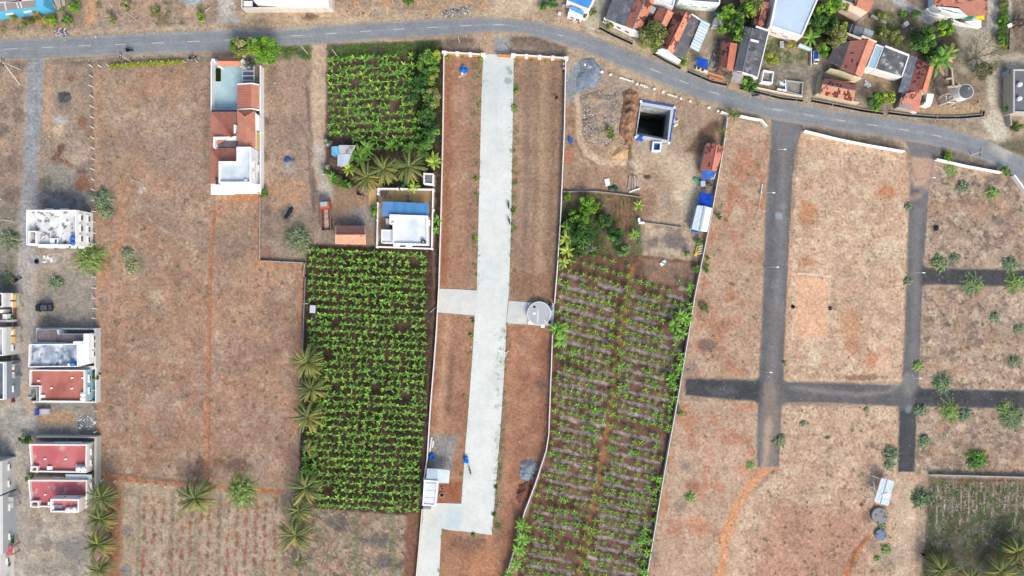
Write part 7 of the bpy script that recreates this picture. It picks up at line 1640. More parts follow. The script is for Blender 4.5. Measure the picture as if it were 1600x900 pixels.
    for a,b in (((1362,743),(1381,750)),((1356,760),(1371,764)),((1354,777),(1367,782)),((1356,768),(1368,772)),((1358,762),(1361,779)),((1365,752),(1368,781))): MB((206,200,194)).tube([W(*a,1.9),W(*b,1.9)],.09,5).build("frame_pole","wood",r)
    for x,y in ((1377,748),(1367,783),(1387,789),(1396,753),(1356,761),(1355,778)): c = W(x,y,1.8); MB((150,140,130)).tube([(c.x,c.y,-.1),(c.x,c.y,2.2)],.07,5).build("post","wood",r)
    for x,y,rad,lab,col in ((1375,806,1.95,"large grey round well cover below the tin shelter",(150,154,152)),(1377,836,1.35,"smaller slate blue round tank top below the grey one",(128,146,170))):
        c = W(x,y,.6); t = thing("round_cistern",lab,"cistern",(c.x,c.y,0)); MB((140,136,130)).lathe((c.x,c.y,-.1),[(rad,0),(rad,.6),(rad-.02,.62)],24).build("cistern_wall","concrete",t); V,F = patch((-1,-1,0),(1,-1,0),(1,1,0),(-1,1,0),24,24); r_ = np.maximum(np.abs(V[:,0]),np.abs(V[:,1])); l = np.hypot(V[:,0],V[:,1])+1e-9; V[:,:2] *= (r_/l)[:,None]*(rad-.1); q = np.clip((fbm(V[:,0],V[:,1],.9,4,5)-.6)*6,0,.7)[:,None]; link("cistern_top",np_mesh("cistern_top",V+np.array([0,0,.56]),F,L(np.array(col)*(1-q)+np.array([64,62,58])*q),"concrete"),t)
    # heaps
    def heap(lab,pts,h,cols,n,rs,name,cat,base,mat="stone",ridge=0):
        P = [W(x,y,0) for x,y in pts]; c = sum(P,Vector())/len(P); t = thing(name,lab,cat,c); r = 0; X0,X1 = min(p.x for p in P),max(p.x for p in P); Y0,Y1 = min(p.y for p in P),max(p.y for p in P)
        V,F = patch((X0-1,Y0-1,0),(X1+1,Y0-1,0),(X1+1,Y1+1,0),(X0-1,Y1+1,0),40,40); d = sdist(V[:,0]+.8*3.2*(fbm(V[:,0],V[:,1],2.2,4,3)-.5),V[:,1],[(p.x,p.y) for p in P]); zz = h*np.clip(-d/1.6,0,1)**.8*(.35+1.1*fbm(V[:,0]*.5,V[:,1],1.5,3,7)); zz = zz*(1-ridge*np.abs(np.sin(V[:,1]*1.5+4*fbm(V[:,0],V[:,1],3,3,13)))**.8); V[:,2] = np.where(d < 0,zz+.02,-.06)
        keep = d < .25; F = F[keep[F].all(1)]; q = np.clip((fbm(V[:,0],V[:,1],.8,4,9)-.5)*2.4+.5,0,1)[:,None]; C = L(np.array(base[0])*(1-q)+np.array(base[1])*q); link("heap_body",np_mesh("heap_body",V-np.array(c),F,C,"soil",True),t)
        m = MB(); k = 0
        while k < n:
            x,y = rr.uniform(X0,X1),rr.uniform(Y0,Y1); dd = float(sdist(np.array([x]),np.array([y]),[(p.x,p.y) for p in P])[0])
            k += 1
            if dd > .1: continue
            m.color(rr.choice(cols)); m.rock((x,y,h*min(1,max(0,-dd/1.6))*.6),rr.uniform(*rs),rr)
        m.build("loose_stones",mat,t)["kind"] = "stuff"; return t
    heap("heap of blue grey crushed stone beside the bend of the right site wall",[(816,722),(832,718),(838,724),(837,736),(832,746),(822,752),(814,746),(813,734)],.9,[(150,160,170),(120,128,138),(180,188,194),(96,102,110)],420,(.1,.24),"stone_heap","stone heap",[(128,138,148),(160,168,176)])
    heap("heap of dark red soil against the bend of the right site wall",[(808,758),(824,752),(830,762),(822,782),(812,786),(804,776)],.8,[(130,90,72),(112,78,62)],60,(.08,.16),"soil_heap","soil heap",[(124,84,66),(144,100,80)])
    heap("long ridged bank of reddish brown soil left of the open pit",[(972,144),(985,138),(996,144),(1000,152),(994,190),(988,222),(976,228),(970,212),(968,180),(972,160)],1.7,[(166,124,98),(190,144,114),(136,100,80)],160,(.08,.2),"soil_bank","soil bank",[(142,108,86),(186,146,116)],ridge=.6)
    heap("tan sand heap at the lower end of the rubble ground",[(958,232),(972,228),(984,234),(982,246),(968,250),(956,246)],.7,[(206,168,124),(220,184,140)],50,(.06,.14),"sand_heap","sand heap",[(206,166,122),(222,184,142)])
    heap("broad low rubble spread with pale broken stones left of the soil bank",[(908,152),(935,142),(960,150),(970,170),(964,205),(948,228),(918,226),(910,200),(914,170)],.4,[(190,176,160),(160,150,140),(116,112,110),(206,194,180),(184,146,116)],1500,(.08,.30),"rubble_heap","rubble",[(146,138,130),(196,164,132)])
    heap("blue grey gravel spread at the estate wall near the road",[(905,92),(922,90),(938,104),(940,120),(925,138),(905,138),(903,112)],.5,[(140,150,160),(120,130,142),(160,170,178)],260,(.05,.12),"gravel_heap","gravel heap",[(128,140,152),(148,158,168)])
    # rubbish along the roads
    heap("grey rubbish heap along the verge above the road's middle",[(690,20),(706,14),(734,10),(736,18),(708,26),(692,26)],.35,[(196,190,184),(150,144,140),(220,216,212),(96,92,92),(120,110,104)],260,(.08,.24),"rubbish_heap","rubbish",[(140,130,122),(176,166,156)])
    heap("ash grey rubbish heap beside the road at far left",[(84,48),(96,44),(106,48),(102,56),(88,56)],.3,[(206,204,206),(110,106,108),(80,76,78),(230,226,222)],140,(.08,.22),"rubbish_heap","rubbish",[(120,114,112),(160,154,150)])
    heap("dark burnt heap on the plot beside the grey side lane",[(92,146),(104,144),(110,152),(104,160),(93,160)],.4,[(90,88,94),(120,116,118),(60,58,62)],80,(.08,.2),"ash_heap","ash heap",[(84,80,82),(112,106,106)])
    heap("broken grey rubble on the ground above the rose red house",[(120,652),(140,648),(148,660),(140,672),(124,668)],.3,[(206,208,208),(160,160,158),(230,230,228)],90,(.1,.3),"rubble_heap","rubble",[(130,126,122),(156,150,146)])
    # stones scattered over the bare ground
    m = MB(); g = random.Random(77); C_ = [(226,216,200),(196,180,160),(180,160,140),(150,130,114),(206,192,172),(120,104,92)]
    areas = [((150,100,470,745),420),((1075,200,1190,900),160),((1240,240,1410,590),180),((1230,640,1430,900),190),((1445,270,1600,740),260),((60,100,148,325),110),((0,100,32,320),60),((150,5,780,26),260),((0,30,150,60),90),((800,520,850,690),40),((885,160,1000,290),90),((415,100,485,400),90),((50,800,140,900),130),((60,640,148,685),60),((490,800,640,900),120),((690,830,800,900),40),((1430,130,1540,175),80),((1360,20,1440,80),60),((1200,240,1204,600),10)]
    for (x0,y0,x1,y1),n in areas:
        for k in range(int(n*.55)):
            x,y = g.uniform(x0,x1),g.uniform(y0,y1); q = W(x,y,0); m.color(g.choice(C_)); m.rock((q.x,q.y,0),g.uniform(.06,.17)*(1.6 if g.random() < .08 else 1),g)
    for (pts,n) in (([(1238,245),(1230,590)],70),([(1417,300),(1412,590)],60),([(1452,300),(1440,590)],60),([(1232,636),(1400,640)],50),([(750,90),(745,440)],70),([(804,95),(798,460)],90),([(742,500),(724,780)],70),([(790,515),(774,830)],90),([(884,100),(876,300)],30),([(ROAD_B[2][0],96),(330,90)],60),([(0,62),(780,26)],120),([(960,72),(1160,148),(1530,190)],160)):
        for k in range(n):
            i = g.randrange(len(pts)-1); t_ = g.random(); (ax,ay),(bx,by) = pts[i],pts[i+1]; q = W(ax+(bx-ax)*t_+g.gauss(0,2.5),ay+(by-ay)*t_+g.gauss(0,2.5),0); m.color(g.choice(C_)); m.rock((q.x,q.y,0),g.uniform(.06,.18),g)
    o = m.build("scattered_stones","stone"); tag(o,kind="stuff")
loose()
# ------------------------------------------------------------------ plants
def leafcol(c): return np.asarray(c,float)

def banana_geo(seed,nl=8,size=1.0,row=True):
    """one banana plant of about one metre leaf length, at the origin: vertices, quads, colours (albedo)"""
    R = random.Random(seed); V,F,C = [],[],[]
    hs = 1.15*size
    for k,(r,z) in enumerate(((.11,0),(.075,hs))):
        for j in range(5): a = 2*math.pi*j/5; V.append((r*math.cos(a),r*math.sin(a),z)); C.append((.12,.14,.05))
    F += [(j,(j+1) % 5,5+(j+1) % 5,5+j) for j in range(5)]
    az = R.uniform(0,6.28)
    for i in range(nl):
        new = i >= nl-2
        a = (R.gauss(0,.62)+math.pi*(i % 2) if row and R.random() < .75 else az+i*2.4+R.uniform(-.35,.35)); th = R.uniform(.35,.95) if not new else R.uniform(1.0,1.3); l = size*R.uniform(.9,1.32)*(.8 if new else 1); dr = R.uniform(1.1,1.9) if not new else .8
        wm = l*R.uniform(.10,.145); n = 6; p = Vector((0,0,hs*R.uniform(.8,1.0))); d0 = Vector((math.cos(a),math.sin(a),0)); side = Vector((-d0.y,d0.x,0))
        g = R.random(); base = (.08+.09*g,.25+.14*g,.03+.02*g) if not new else (.36,.50,.07); dark = R.uniform(.6,1.1); b0 = len(V); t_ = th
        for k in range(n+1):
            f = k/n; w = wm*max(.04,math.sin(math.pi*min(1,.12+.86*f))**.65); up = .32*w
            for q in (-1,0,1):
                P = p+side*q*w+Vector((0,0,-up if q else 0)); V.append(tuple(P)); s = dark*(1.25 if q == 0 else 1); C.append((base[0]*s,base[1]*s,base[2]*s))
            dirv = d0*math.cos(t_)+Vector((0,0,math.sin(t_))); p = p+dirv*l/n; t_ -= dr/n
        for k in range(n):
            o = b0+3*k; F += [(o,o+1,o+4,o+3),(o+1,o+2,o+5,o+4)]
    return np.array(V),np.array(F),np.clip(np.array(C),0,.6)

BAN = [banana_geo(100+k,9+k % 2) for k in range(9)]; BANX = [banana_geo(200+k,7+k % 3,1.,False) for k in range(7)]
BANM = [np_mesh("banana_plant",*b,"leaf") for b in BAN]
ORD = ["first","second","third","fourth","fifth","sixth","seventh","eighth","ninth","tenth","eleventh","twelfth","thirteenth","fourteenth","fifteenth","sixteenth"]

def plantations():
    R = random.Random(5); single,rest = [],[]
    for r in range(14):                                     # upper plot
        k = 0
        for c in range(15):
            x = 517+c*12.5+R.uniform(-2,2)+(r % 2)*2; y = 95+r*12.6-.05*(x-512)+R.uniform(-1,1)
            if x > 648+(r > 4)*8+R.uniform(-2,4) or (x < 545 and y > 218 and y < 268) or R.random() < .04: continue
            if y > 240: continue
            single.append((x,y,R.uniform(.9,1.2)*1.05,f"banana plant {ORD[k]} from the left in {ORD[r]} row of upper plot","banana plants of the plot below the main road")); k += 1
    n1 = len(single)
    for r in range(33):                                     # lower plot
        y0 = 391+r*12.42; k = 0
        for c in range(17):
            xl = 483 if y0 < 640 else 478 if y0 < 700 else 474
            if y0 > 775: xl = 497
            x = xl+3+c*12.4+R.uniform(-1.5,1.5)+(r % 2)*1.5; y = y0+.045*(x-480)+R.uniform(-.9,.9)
            if x > np.interp(y0,[390,600,800],[673,668,658])-3 or R.random() < .02: continue
            if (478 < x < 495 and 474 < y < 492): continue
            big = 1.25 if (x < 492 and y0 > 690) else 1.0; e = (x,y,R.uniform(.9,1.14)*big)
            if len(single) < 284: single.append((*e,f"banana plant {ORD[min(k, 15)]} from the left in {ORD[r]} row of lower plot","banana plants of the dense plot by the blue roofed house")); k += 1
            else: rest.append(e)
    for a,b,half in rows3():                              # right plot
        l = math.hypot(b[0]-a[0],b[1]-a[1]); n = int(l/10.8)
        for j in range(n+1):
            t = j/max(1,n)+R.uniform(-.015,.015); x = a[0]+(b[0]-a[0])*t+R.uniform(-1.5,1.5); y = a[1]+(b[1]-a[1])*t+R.uniform(-1.2,1.2)-1.5
            miss = .07 if half == 0 else .13
            if R.random() < miss: continue
            s = R.uniform(.62,1.08)
            if x > xr3(y)-16 and R.random() < .6: s *= 1.25; rest.append((x+R.uniform(-5,3),y+R.uniform(4,8),s*.9))
            if abs(x-xpath(y)) < 14 and R.random() < .2: rest.append((x+R.uniform(-3,3),y+R.uniform(3,6),s))
            if R.random() < .05: rest.append((x+R.uniform(-3,3),y+R.uniform(4,7),s*1.2))
            rest.append((x,y,s))
    for x,y,s,lab,grp in single:
        q = W(x,y,1.1*s); o = link("banana_plant",BANM[R.randrange(9)],None,(q.x,q.y,0)); o.rotation_euler = (R.uniform(-.06,.06),R.uniform(-.06,.06),R.choice((0,math.pi))+R.gauss(.0,.22)); o.scale = (s,s,s*R.uniform(.9,1.15)); tag(o,lab,"banana plant",grp)
    Vs,Fs,Cs,b = [],[],[],0
    for x,y,s in rest:
        rowed = x < 680; V,F,C = R.choice(BAN if rowed else BANX); q = W(x,y,1.1*s); a = R.choice((0,math.pi))+R.gauss(0,.22) if rowed else R.uniform(0,6.28); ca,sa = math.cos(a),math.sin(a); P = V*np.array([s,s,s]); P = np.stack([P[:,0]*ca-P[:,1]*sa+q.x,P[:,0]*sa+P[:,1]*ca+q.y,P[:,2]],1)
        Vs.append(P); Fs.append(F+b); Cs.append(C*R.uniform(.85,1.15)); b += len(V)
    o = link("banana_plants",np_mesh("banana_plants",np.concatenate(Vs),np.concatenate(Fs),np.clip(np.concatenate(Cs),0,.6),"leaf")); tag(o,kind="stuff")
    print("bananas",len(single),len(rest))
plantations()

def big_banana(px,py,size,lab,n=1,dry=0,seed=0,z=None):
    """a clump with every leaf a part"""
    size *= .88; R = random.Random(seed+int(px)); zc = 1.5*size; q = W(px,py,zc); t = thing("banana_clump",lab,"banana plant",(q.x,q.y,0))
    for i in range(n):
        ox,oy = (0,0) if i == 0 else (R.uniform(-.7,.7)*size,R.uniform(-.7,.7)*size); hs = size*R.uniform(1.1,1.7)
        MB((120,130,84)).tube([(ox,oy,-.05),(ox,oy,hs*.5),(ox,oy,hs)],[.16*size**.5,.13*size**.5,.09],7).build("stem","leaf",t,local=True)
        az = R.uniform(0,6.28)
        for k in range(9):
            a = az+k*2.4+R.uniform(-.3,.3); l = size*R.uniform(1.2,1.75); th = R.uniform(.35,1.1); dr = R.uniform(1.1,1.9); wm = l*R.uniform(.11,.15); d0 = Vector((math.cos(a),math.sin(a),0)); sd = Vector((-d0.y,d0.x,0)); p = Vector((ox,oy,hs*R.uniform(.85,1))); V,F,C = [],[],[]
            g = R.random(); c = np.array((.11+.10*g,.26+.12*g,.035+.02*g))*((1.9,1.25,1.4) if 'yellow' in lab or 'bright' in lab else 1) if R.random() > dry else np.array((.55,.40,.22)); m = 8  # yellow plants: sunlight on their leaves put into the colour
            for j in range(m+1):
                f = j/m; w = wm*max(.05,math.sin(math.pi*min(1,.1+.88*f))**.6)
                for s in (-1,0,1): P = p+sd*s*w+Vector((0,0,-.3*w if s else 0)); V.append(tuple(P)); C.append(c*(1.2 if s == 0 else R.uniform(.8,1)))
                p = p+(d0*math.cos(th)+Vector((0,0,math.sin(th))))*l/m; th -= dr/m
            for j in range(m): o = 3*j; F += [(o,o+1,o+4,o+3),(o+1,o+2,o+5,o+4)]
            link("leaf",np_mesh("leaf",V,np.array(F),np.array(C),"leaf"),t)
    return t

def frond_mesh(seed,l,col,droop):
    R = np.random.RandomState(seed); n = 11; V,F,C = [],[],[]
    th = .75; p = np.array([0.,0,0]); pts = []
    for k in range(n+1): pts.append((p.copy(),th)); p = p+np.array([math.cos(th),0,math.sin(th)])*l/n; th -= droop/n
    def quad(a,b,c,d,col): o = len(V); V.extend([a,b,c,d]); C.extend([col]*4); F.append((o,o+1,o+2,o+3))
    col = np.asarray(col)
    for k in range(n):
        a,b = pts[k][0],pts[k+1][0]; w = .012*(1-k/n)+.004; quad(a+[0,-w,0],a+[0,w,0],b+[0,w*.8,0],b+[0,-w*.8,0],np.array([.28,.28,.11]))
    m = 30
    for k in range(m):
        f = .1+.9*k/m; i = min(n-1,int(f*n)); q = pts[i][0]*(1-(f*n-i))+pts[i+1][0]*(f*n-i); t = pts[i][1]
        ll = l*.105*math.sin(math.pi*min(1,.18+.78*f))**.7*R.uniform(.85,1.1)
        for s in (-1,1):
            ax = np.array([math.cos(t)*.75,s*.8,math.sin(t)*.75-R.uniform(.25,.7)]); ax /= np.linalg.norm(ax); w = np.array([math.cos(t),0,math.sin(t)])*.011
            g = col*R.uniform(.75,1.25); quad(q-w,q+w,q+ax*ll*.6+w*.9,q+ax*ll*.6-w*.9,g); quad(q+ax*ll*.6-w*.9,q+ax*ll*.6+w*.9,q+ax*ll+w*.2-[0,0,.1*ll],q+ax*ll-w*.2-[0,0,.1*ll],g*1.05)
    return np_mesh("frond",np.array(V),np.array(F),np.clip(np.array(C),0,.6),"leaf")
FR = {}
for kind,cols in (("green",[(.10,.155,.035),(.15,.20,.05),(.075,.12,.032)]),("gold",[(.26,.26,.055),(.42,.33,.07),(.20,.22,.05)])):
    FR[kind] = [frond_mesh(7*k+len(kind),1.0,cols[k % 3],1.5+.25*(k % 4)) for k in range(6)]

def palm(px,py,r_px,lab,h=7.5,gold=.3,nf=44,lean=(0,0),group=None,sunny=None):
    h *= .78; R = random.Random(int(px*13+py)); q = W(px,py,h); r = r_px*K*(1-h/H); t = thing("coconut_palm",lab,"coconut palm",(q.x-lean[0],q.y-lean[1],0),group)
    MB((150,136,118)).tube([(0,0,-.1),(lean[0]*.3,lean[1]*.3,h*.35),(lean[0]*.65,lean[1]*.65,h*.7),(lean[0],lean[1],h)],[.26,.19,.16,.14],8).build("trunk","bark",t,local=True)
    m = MB((120,110,50))
    for k in range(6): a = R.uniform(0,6.28); m.ball((lean[0]+.28*math.cos(a),lean[1]+.28*math.sin(a),h-.25),.15,6,4)
    m.build("coconuts","wood",t,local=True)
    for k in range(nf):
        a = k*2.39996+R.uniform(-.2,.2); low = k < nf*.55
        south = max(0,-math.sin(a)*.8+math.cos(a)*.35)  # sunward fronds turn gold more often: sunlight put into their colour
        kd = "gold" if R.random() < gold*(.4+1.3*south)*(1.3 if low else .7) else "green"; o = link("frond",R.choice(FR[kd]),t,(lean[0],lean[1],h)); l = r*R.uniform(.95,1.2)*1.12
        o.scale = (l,l,l); o.rotation_euler = (R.uniform(-.35,.35),(R.uniform(.1,.75) if low else R.uniform(-.45,.3)),a+R.uniform(-.25,.25))
    return t

def leaf_cloud(cen,nrm,size,cols,R,flat=.55,aspect=1.6):
    """kite-shaped leaves at cen (N,3), facing about nrm"""
    N = len(cen); d = nrm+R.normal(0,flat,(N,3)); d /= np.linalg.norm(d,axis=1)[:,None]+1e-9
    a = R.normal(0,1,(N,3)); u = np.cross(d,a); u /= np.linalg.norm(u,axis=1)[:,None]+1e-9; v = np.cross(d,u); s = (size*R.uniform(.6,1.35,N))[:,None]
    V = np.stack([cen-u*s*aspect*.5,cen+v*s*.5-u*s*.1,cen+u*s*aspect*.5-d*s*.2,cen-v*s*.5-u*s*.1],1).reshape(-1,3)
    return V,np.arange(N*4).reshape(N,4),np.repeat(cols,4,0)

def tree(px,py,r_px,lab,h=5.0,cols=((.10,.20,.035),),n=2600,leaf=.3,name="broadleaf_tree",cat="tree",clumps=26,sq=(1,1),seed=None,group=None,gap=.0,flat=.55,tr=True,aspect=1.6,rot=0.0,wispy=0.):
    R = np.random.RandomState(int(px*7+py*3) % 99991 if seed is None else seed); zc = h*.66; q = W(px,py,zc); r = r_px*K*(1-zc/H); t = thing(name,lab,cat,(q.x,q.y,0),group)
    cr,ch = r,h-zc*.72
    cc = []
    while len(cc) < clumps:
        p = R.uniform(-1,1,3)
        if np.linalg.norm(p) > 1 or (np.linalg.norm(p) < .35 and R.rand() < .7): continue
        p[2] = p[2]*.75+.05; cc.append(p)
    cc = np.array(cc)*[cr*.80*sq[0],cr*.80*sq[1],ch*.85]; ca,sa = math.cos(rot),math.sin(rot); cc[:,0],cc[:,1] = cc[:,0]*ca-cc[:,1]*sa,cc[:,0]*sa+cc[:,1]*ca; cc[:,2] += zc
    rad = cr*R.uniform(.20,.38,clumps)*(1-gap); hue = R.randint(0,len(cols),clumps); br = R.uniform(.7,1.3,clumps); pick = R.randint(0,clumps,n)
    d = R.normal(0,1,(n,3)); d /= np.linalg.norm(d,axis=1)[:,None]; rr = R.uniform(.45,1.05,n)**.6
    cen = cc[pick]+d*(rad[pick]*rr)[:,None]*[1,1,.8]; nrm = d*.7+np.array([0,0,.7]); col = np.array(cols)[hue[pick]]*(br[pick]*R.uniform(.75,1.25,n))[:,None]
    V,F,C = leaf_cloud(cen,nrm,leaf*np.ones(n),col,R,flat,aspect)
    V[:,2] = np.maximum(V[:,2],.03)
    link("crown",np_mesh("crown",V,F,np.clip(C,.005,.6),"leaf"),t)
    m = MB((112,92,74)); w = max(.05,min(.3,h*.035)); m.tube([(0,0,-.1),(.04*h,0,zc*.55),(.03*h,.02*h,zc)],[w,w*.75,w*.45],7)
    for k in range(min(7,clumps)): m.tube([(.035*h,0,zc*.5),tuple(cc[k]*[.55,.55,1]*1.0-np.array([0,0,.3*h*.2])),tuple(cc[k])],[w*.5,w*.32,w*.12],5)
    m.build("trunk","bark",t,local=True); return t

def thorn_bush(px,py,r_px,lab,h=2.6,cols=((.13,.21,.06),),n=130,name="thorn_bush",cat="bush",group=None,seed=None):
    """arching feathery sprays, as of young acacia or prosopis"""
    R = np.random.RandomState(int(px*5+py*11) % 99991 if seed is None else seed); zc = h*.6; q = W(px,py,zc); r = r_px*K; t = thing(name,lab,cat,(q.x,q.y,0),group); V,F,C = [],[],[]
    m = MB((110,92,76)); cols = np.array(cols)
    for k in range(n):
        a = R.uniform(0,6.28); el = R.uniform(.15,1.45); l = r*R.uniform(.55,1.2)*(.75+.35*math.cos(el)); st = np.array([R.normal(0,.26*r),R.normal(0,.26*r),h*.35*R.rand()]); p = st.copy(); d = np.array([math.cos(a)*math.cos(el),math.sin(a)*math.cos(el),math.sin(el)*h/r*.9]); sg = 6; c = cols[R.randint(len(cols))]*R.uniform(.7,1.35); side = np.array([-math.sin(a),math.cos(a),0])
        pts = []
        for j in range(sg+1): pts.append(p.copy()); p = p+d*l/sg; d = d-np.array([0,0,.26*R.uniform(.6,1.4)]); p[2] = max(p[2],.08)
        for j in range(sg):
            A,B = pts[j],pts[j+1]; w = .03*(1-.6*j/sg); o = len(V); V += [A-side*w,A+side*w,B+side*w*.8,B-side*w*.8]; C += [c*1.05]*4; F.append((o,o+1,o+2,o+3))
            if j >= 1:
                for s in (-1,1):
                    for u in (.15,.5,.85):
                        b = A*(1-u)+B*u; e = b+side*s*.2*R.uniform(.6,1.3)+(B-A)*.35-np.array([0,0,.05]); ww = (B-A)/np.linalg.norm(B-A)*.035; o = len(V); V += [b-ww,b+ww,e+ww*.4,e-ww*.4]; C += [c*R.uniform(.8,1.2)]*4; F.append((o,o+1,o+2,o+3))
        if k % 14 == 0: m.tube([tuple(st*[1,1,0]-np.array([0,0,.05])),tuple(pts[3])],[.05,.02],5)
    link("foliage",np_mesh("foliage",np.array(V),np.array(F),np.clip(np.array(C),.005,.6),"leaf"),t); m.build("stems","bark",t,local=True); return t

BRIGHT = ((.20,.38,.03),(.15,.31,.03),(.25,.41,.04),(.11,.23,.03)); OLIVE = ((.20,.24,.06),(.26,.28,.08),(.14,.19,.05),(.30,.30,.12)); DARK = ((.06,.15,.035),(.09,.20,.04),(.045,.11,.03)); YEL = ((.32,.38,.05),(.24,.33,.045),(.40,.42,.07)); BLUEG = ((.19,.26,.14),(.23,.28,.16),(.15,.22,.12)); MID = ((.13,.27,.04),(.10,.21,.04),(.17,.31,.05))
def trees():
    palm(599.5,264,25,"coconut palm with golden lower fronds, middle of the three by the hut",8,.45); palm(573.5,277,24,"olive green coconut palm nearest the hut, left of three",6.5,.4); palm(639,260,26,"coconut palm right of three, closest to the pump house",8,.35)
    palm(480,566,28,"golden coconut palm topmost in the row left of the lower bananas",8,.75); palm(487,607,24,"coconut palm second in the row left of the lower bananas",7.5,.6); palm(481,651,27,"coconut palm third in the row left of the lower bananas",8,.75); palm(481,701,14,"small yellow coconut palm below the third in the row",5,.7,14)
    palm(478,762,28,"grey green coconut palm at the banana plot's lower left corner",8,.3); palm(467,797,25,"coconut palm between grey green one and the lowest large palm",7.5,.3); palm(462,836,29,"large coconut palm with golden fronds, lowest of the tall row",8,.5); palm(464,880,15,"dark short palm at the bottom end of the palm row",4,.2,16)
    palm(159,776,25,"dark green coconut palm touching the stair head room house",7,.1); palm(157,811,24,"coconut palm second in the left bottom row",6.5,.2); palm(154,850,25,"coconut palm with yellow fronds third in the left bottom row",6.5,.45); palm(156,889,21,"coconut palm at bottom of the left row",6,.35)
    palm(305.5,778,31,"lone coconut palm at the top of the furrowed field",5,.5); palm(1470,890,26,"left coconut palm in bottom right corner",4.2,.5); palm(1563,892,26,"middle coconut palm of the bottom right corner",4.2,.55); palm(1588,862,25,"upper coconut palm of the bottom right corner with orange fronds",4.2,.6); palm(1612,894,22,"coconut palm cut by the right edge at the bottom",5.5,.5); palm(1515,903,20,"dark palm between others at the bottom edge",6.5,.15)
    palm(1147,178,13,"small bluish roadside palm at the estate wall corner",2.4,.05,18); palm(1129.5,205,11,"small yellow green palm against the estate wall",2.2,.8,12)
    # near the villa and the upper plot
    tree(377.5,74,19,"round olive and yellow tree overhanging the road by the villa gate",6,OLIVE+YEL[:1]+DARK[1:2],4200,.26,clumps=34); tree(412,80,25,"large bright green round tree beside the villa gate",6.5,BRIGHT,5200,.30,clumps=40); tree(391,99,9,"grey leafed flowering shrub behind the villa gate",2.2,((.22,.26,.20),(.40,.42,.36),(.12,.18,.10)),900,.2,"shrub","shrub",12)
    for k,(x,y,r,c) in enumerate(((666,96,19,MID),(676,118,14,YEL+MID),(660,132,17,DARK),(673,152,18,OLIVE+MID),(668,182,17,DARK),(674,212,16,DARK+MID),(664,228,15,MID),(682,88,9,YEL),(647,150,11,DARK))):
        tree(x,y,r,f"leafy tree in the green belt beside the site wall, {ORD[k]} of its belt",4.2,c,2000,.27,"belt_tree",clumps=20,group="trees of the belt beside the upper banana plot",sq=(.8,1.15))
    for k,(x,y,r,lab,c) in enumerate(((511,267,9,"white flowering shrub at the path, below the hut",((.36,.40,.30),(.12,.2,.06),(.5,.5,.42))),(513,223,8,"grey flowering shrub at the path, above the hut",((.34,.34,.26),(.16,.2,.08))),(530,288,13,"low mixed shrub at the bottom of the hut garden",MID+OLIVE),(543,288,9,"dark green shrub left of the leftmost palm",DARK+MID),(585,331,9,"green shrub outside the yard gate",MID+BRIGHT),(634,284,10,"dark green shrub between palms and yard wall",DARK),(560,240,10,"dark shrub behind the hut",DARK))): tree(x,y,r,lab,2.4,c,900,.22,"shrub","shrub",12)
    for x,y,s,lab,n in ((561,239,1.75,"dark green banana plant over the hut's right side",2),(573,229,1.7,"dark green banana clump right of the hut",2),(566,251,1.6,"banana plant below the hut's roof edge",1),(545,264,1.5,"yellow green banana clump below the hut",2),(519,277,1.3,"banana plant at the path below the flowering shrub",1),(646,292,1.35,"bright banana plant leaning over the yard wall",1),(676,247,1.7,"large bright banana clump by the pump house",2),(612,228,1.3,"dark banana plant above the middle palm",1),(636,230,1.2,"dark banana plant above the right palm",1),(683,343,1.1,"banana plant between yard and site wall, upper",1),(681,360,1.0,"banana plant between yard and site wall, lower",1)): big_banana(x,y,s,lab,n)
    # thorn bushes on the left
    LG = ((.24,.33,.09),(.17,.27,.07),(.30,.37,.12)); GG = ((.21,.26,.14),(.26,.29,.17),(.16,.21,.11))
    for x,y,r,lab,c,h in ((135,404,25,"big bright feathery bush against the white house",LG,3.2),(155,310,15,"dark feathery bush on the fence above the white house",BLUEG,2.6),(163,330,11,"pale sparse bush just below the dark fence bush",GG,1.6),(463,372,22,"grey green feathery bush left of the truck",GG,2.8),(374,770,24,"pale green feathery bush right of the lone palm",LG,2.6),(85,441,9,"small dark bush beside the lane above the black car",BLUEG,1.8),(11,373,14,"grey green bush at the left edge below the log",GG,2.4),(197,396,9,"grey upright scrub in the dry field",GG,1.5),(205,416,11,"pale straw green scrub in the dry field",((.24,.27,.12),(.30,.30,.16)),1.2),(8,435,10,"dark scrub at left edge above the porches",GG,1.6)): thorn_bush(x,y,r,lab,h,c,int(110+r*8))
    for x,y,r,lab in ((40,688,12,"dark green shrub at the corner above the rose red house"),(44,745,8,"dark shrub between the two red roofed houses"),(12,846,13,"dark green shrub above the red porch canopy"),(8,806,5,"small bright shrub in the left edge garden"),(8,880,12,"dark shrub at left edge bottom"),(16,494,7,"small palm like shrub beside the white outhouse"),(13,610,8,"hedge shrub below the pale porch"),(150,587,8,"grey shrub behind the sky blue walled house"),(413,302,8,"bright shrub at the villa's lower right corner"),(408,299,5,"small shrub on the villa's lower right wall")): tree(x,y,r,lab,2.0,MID+OLIVE[:1] if "bright" in lab else DARK+MID[:1],700,.2,"shrub","shrub",10)
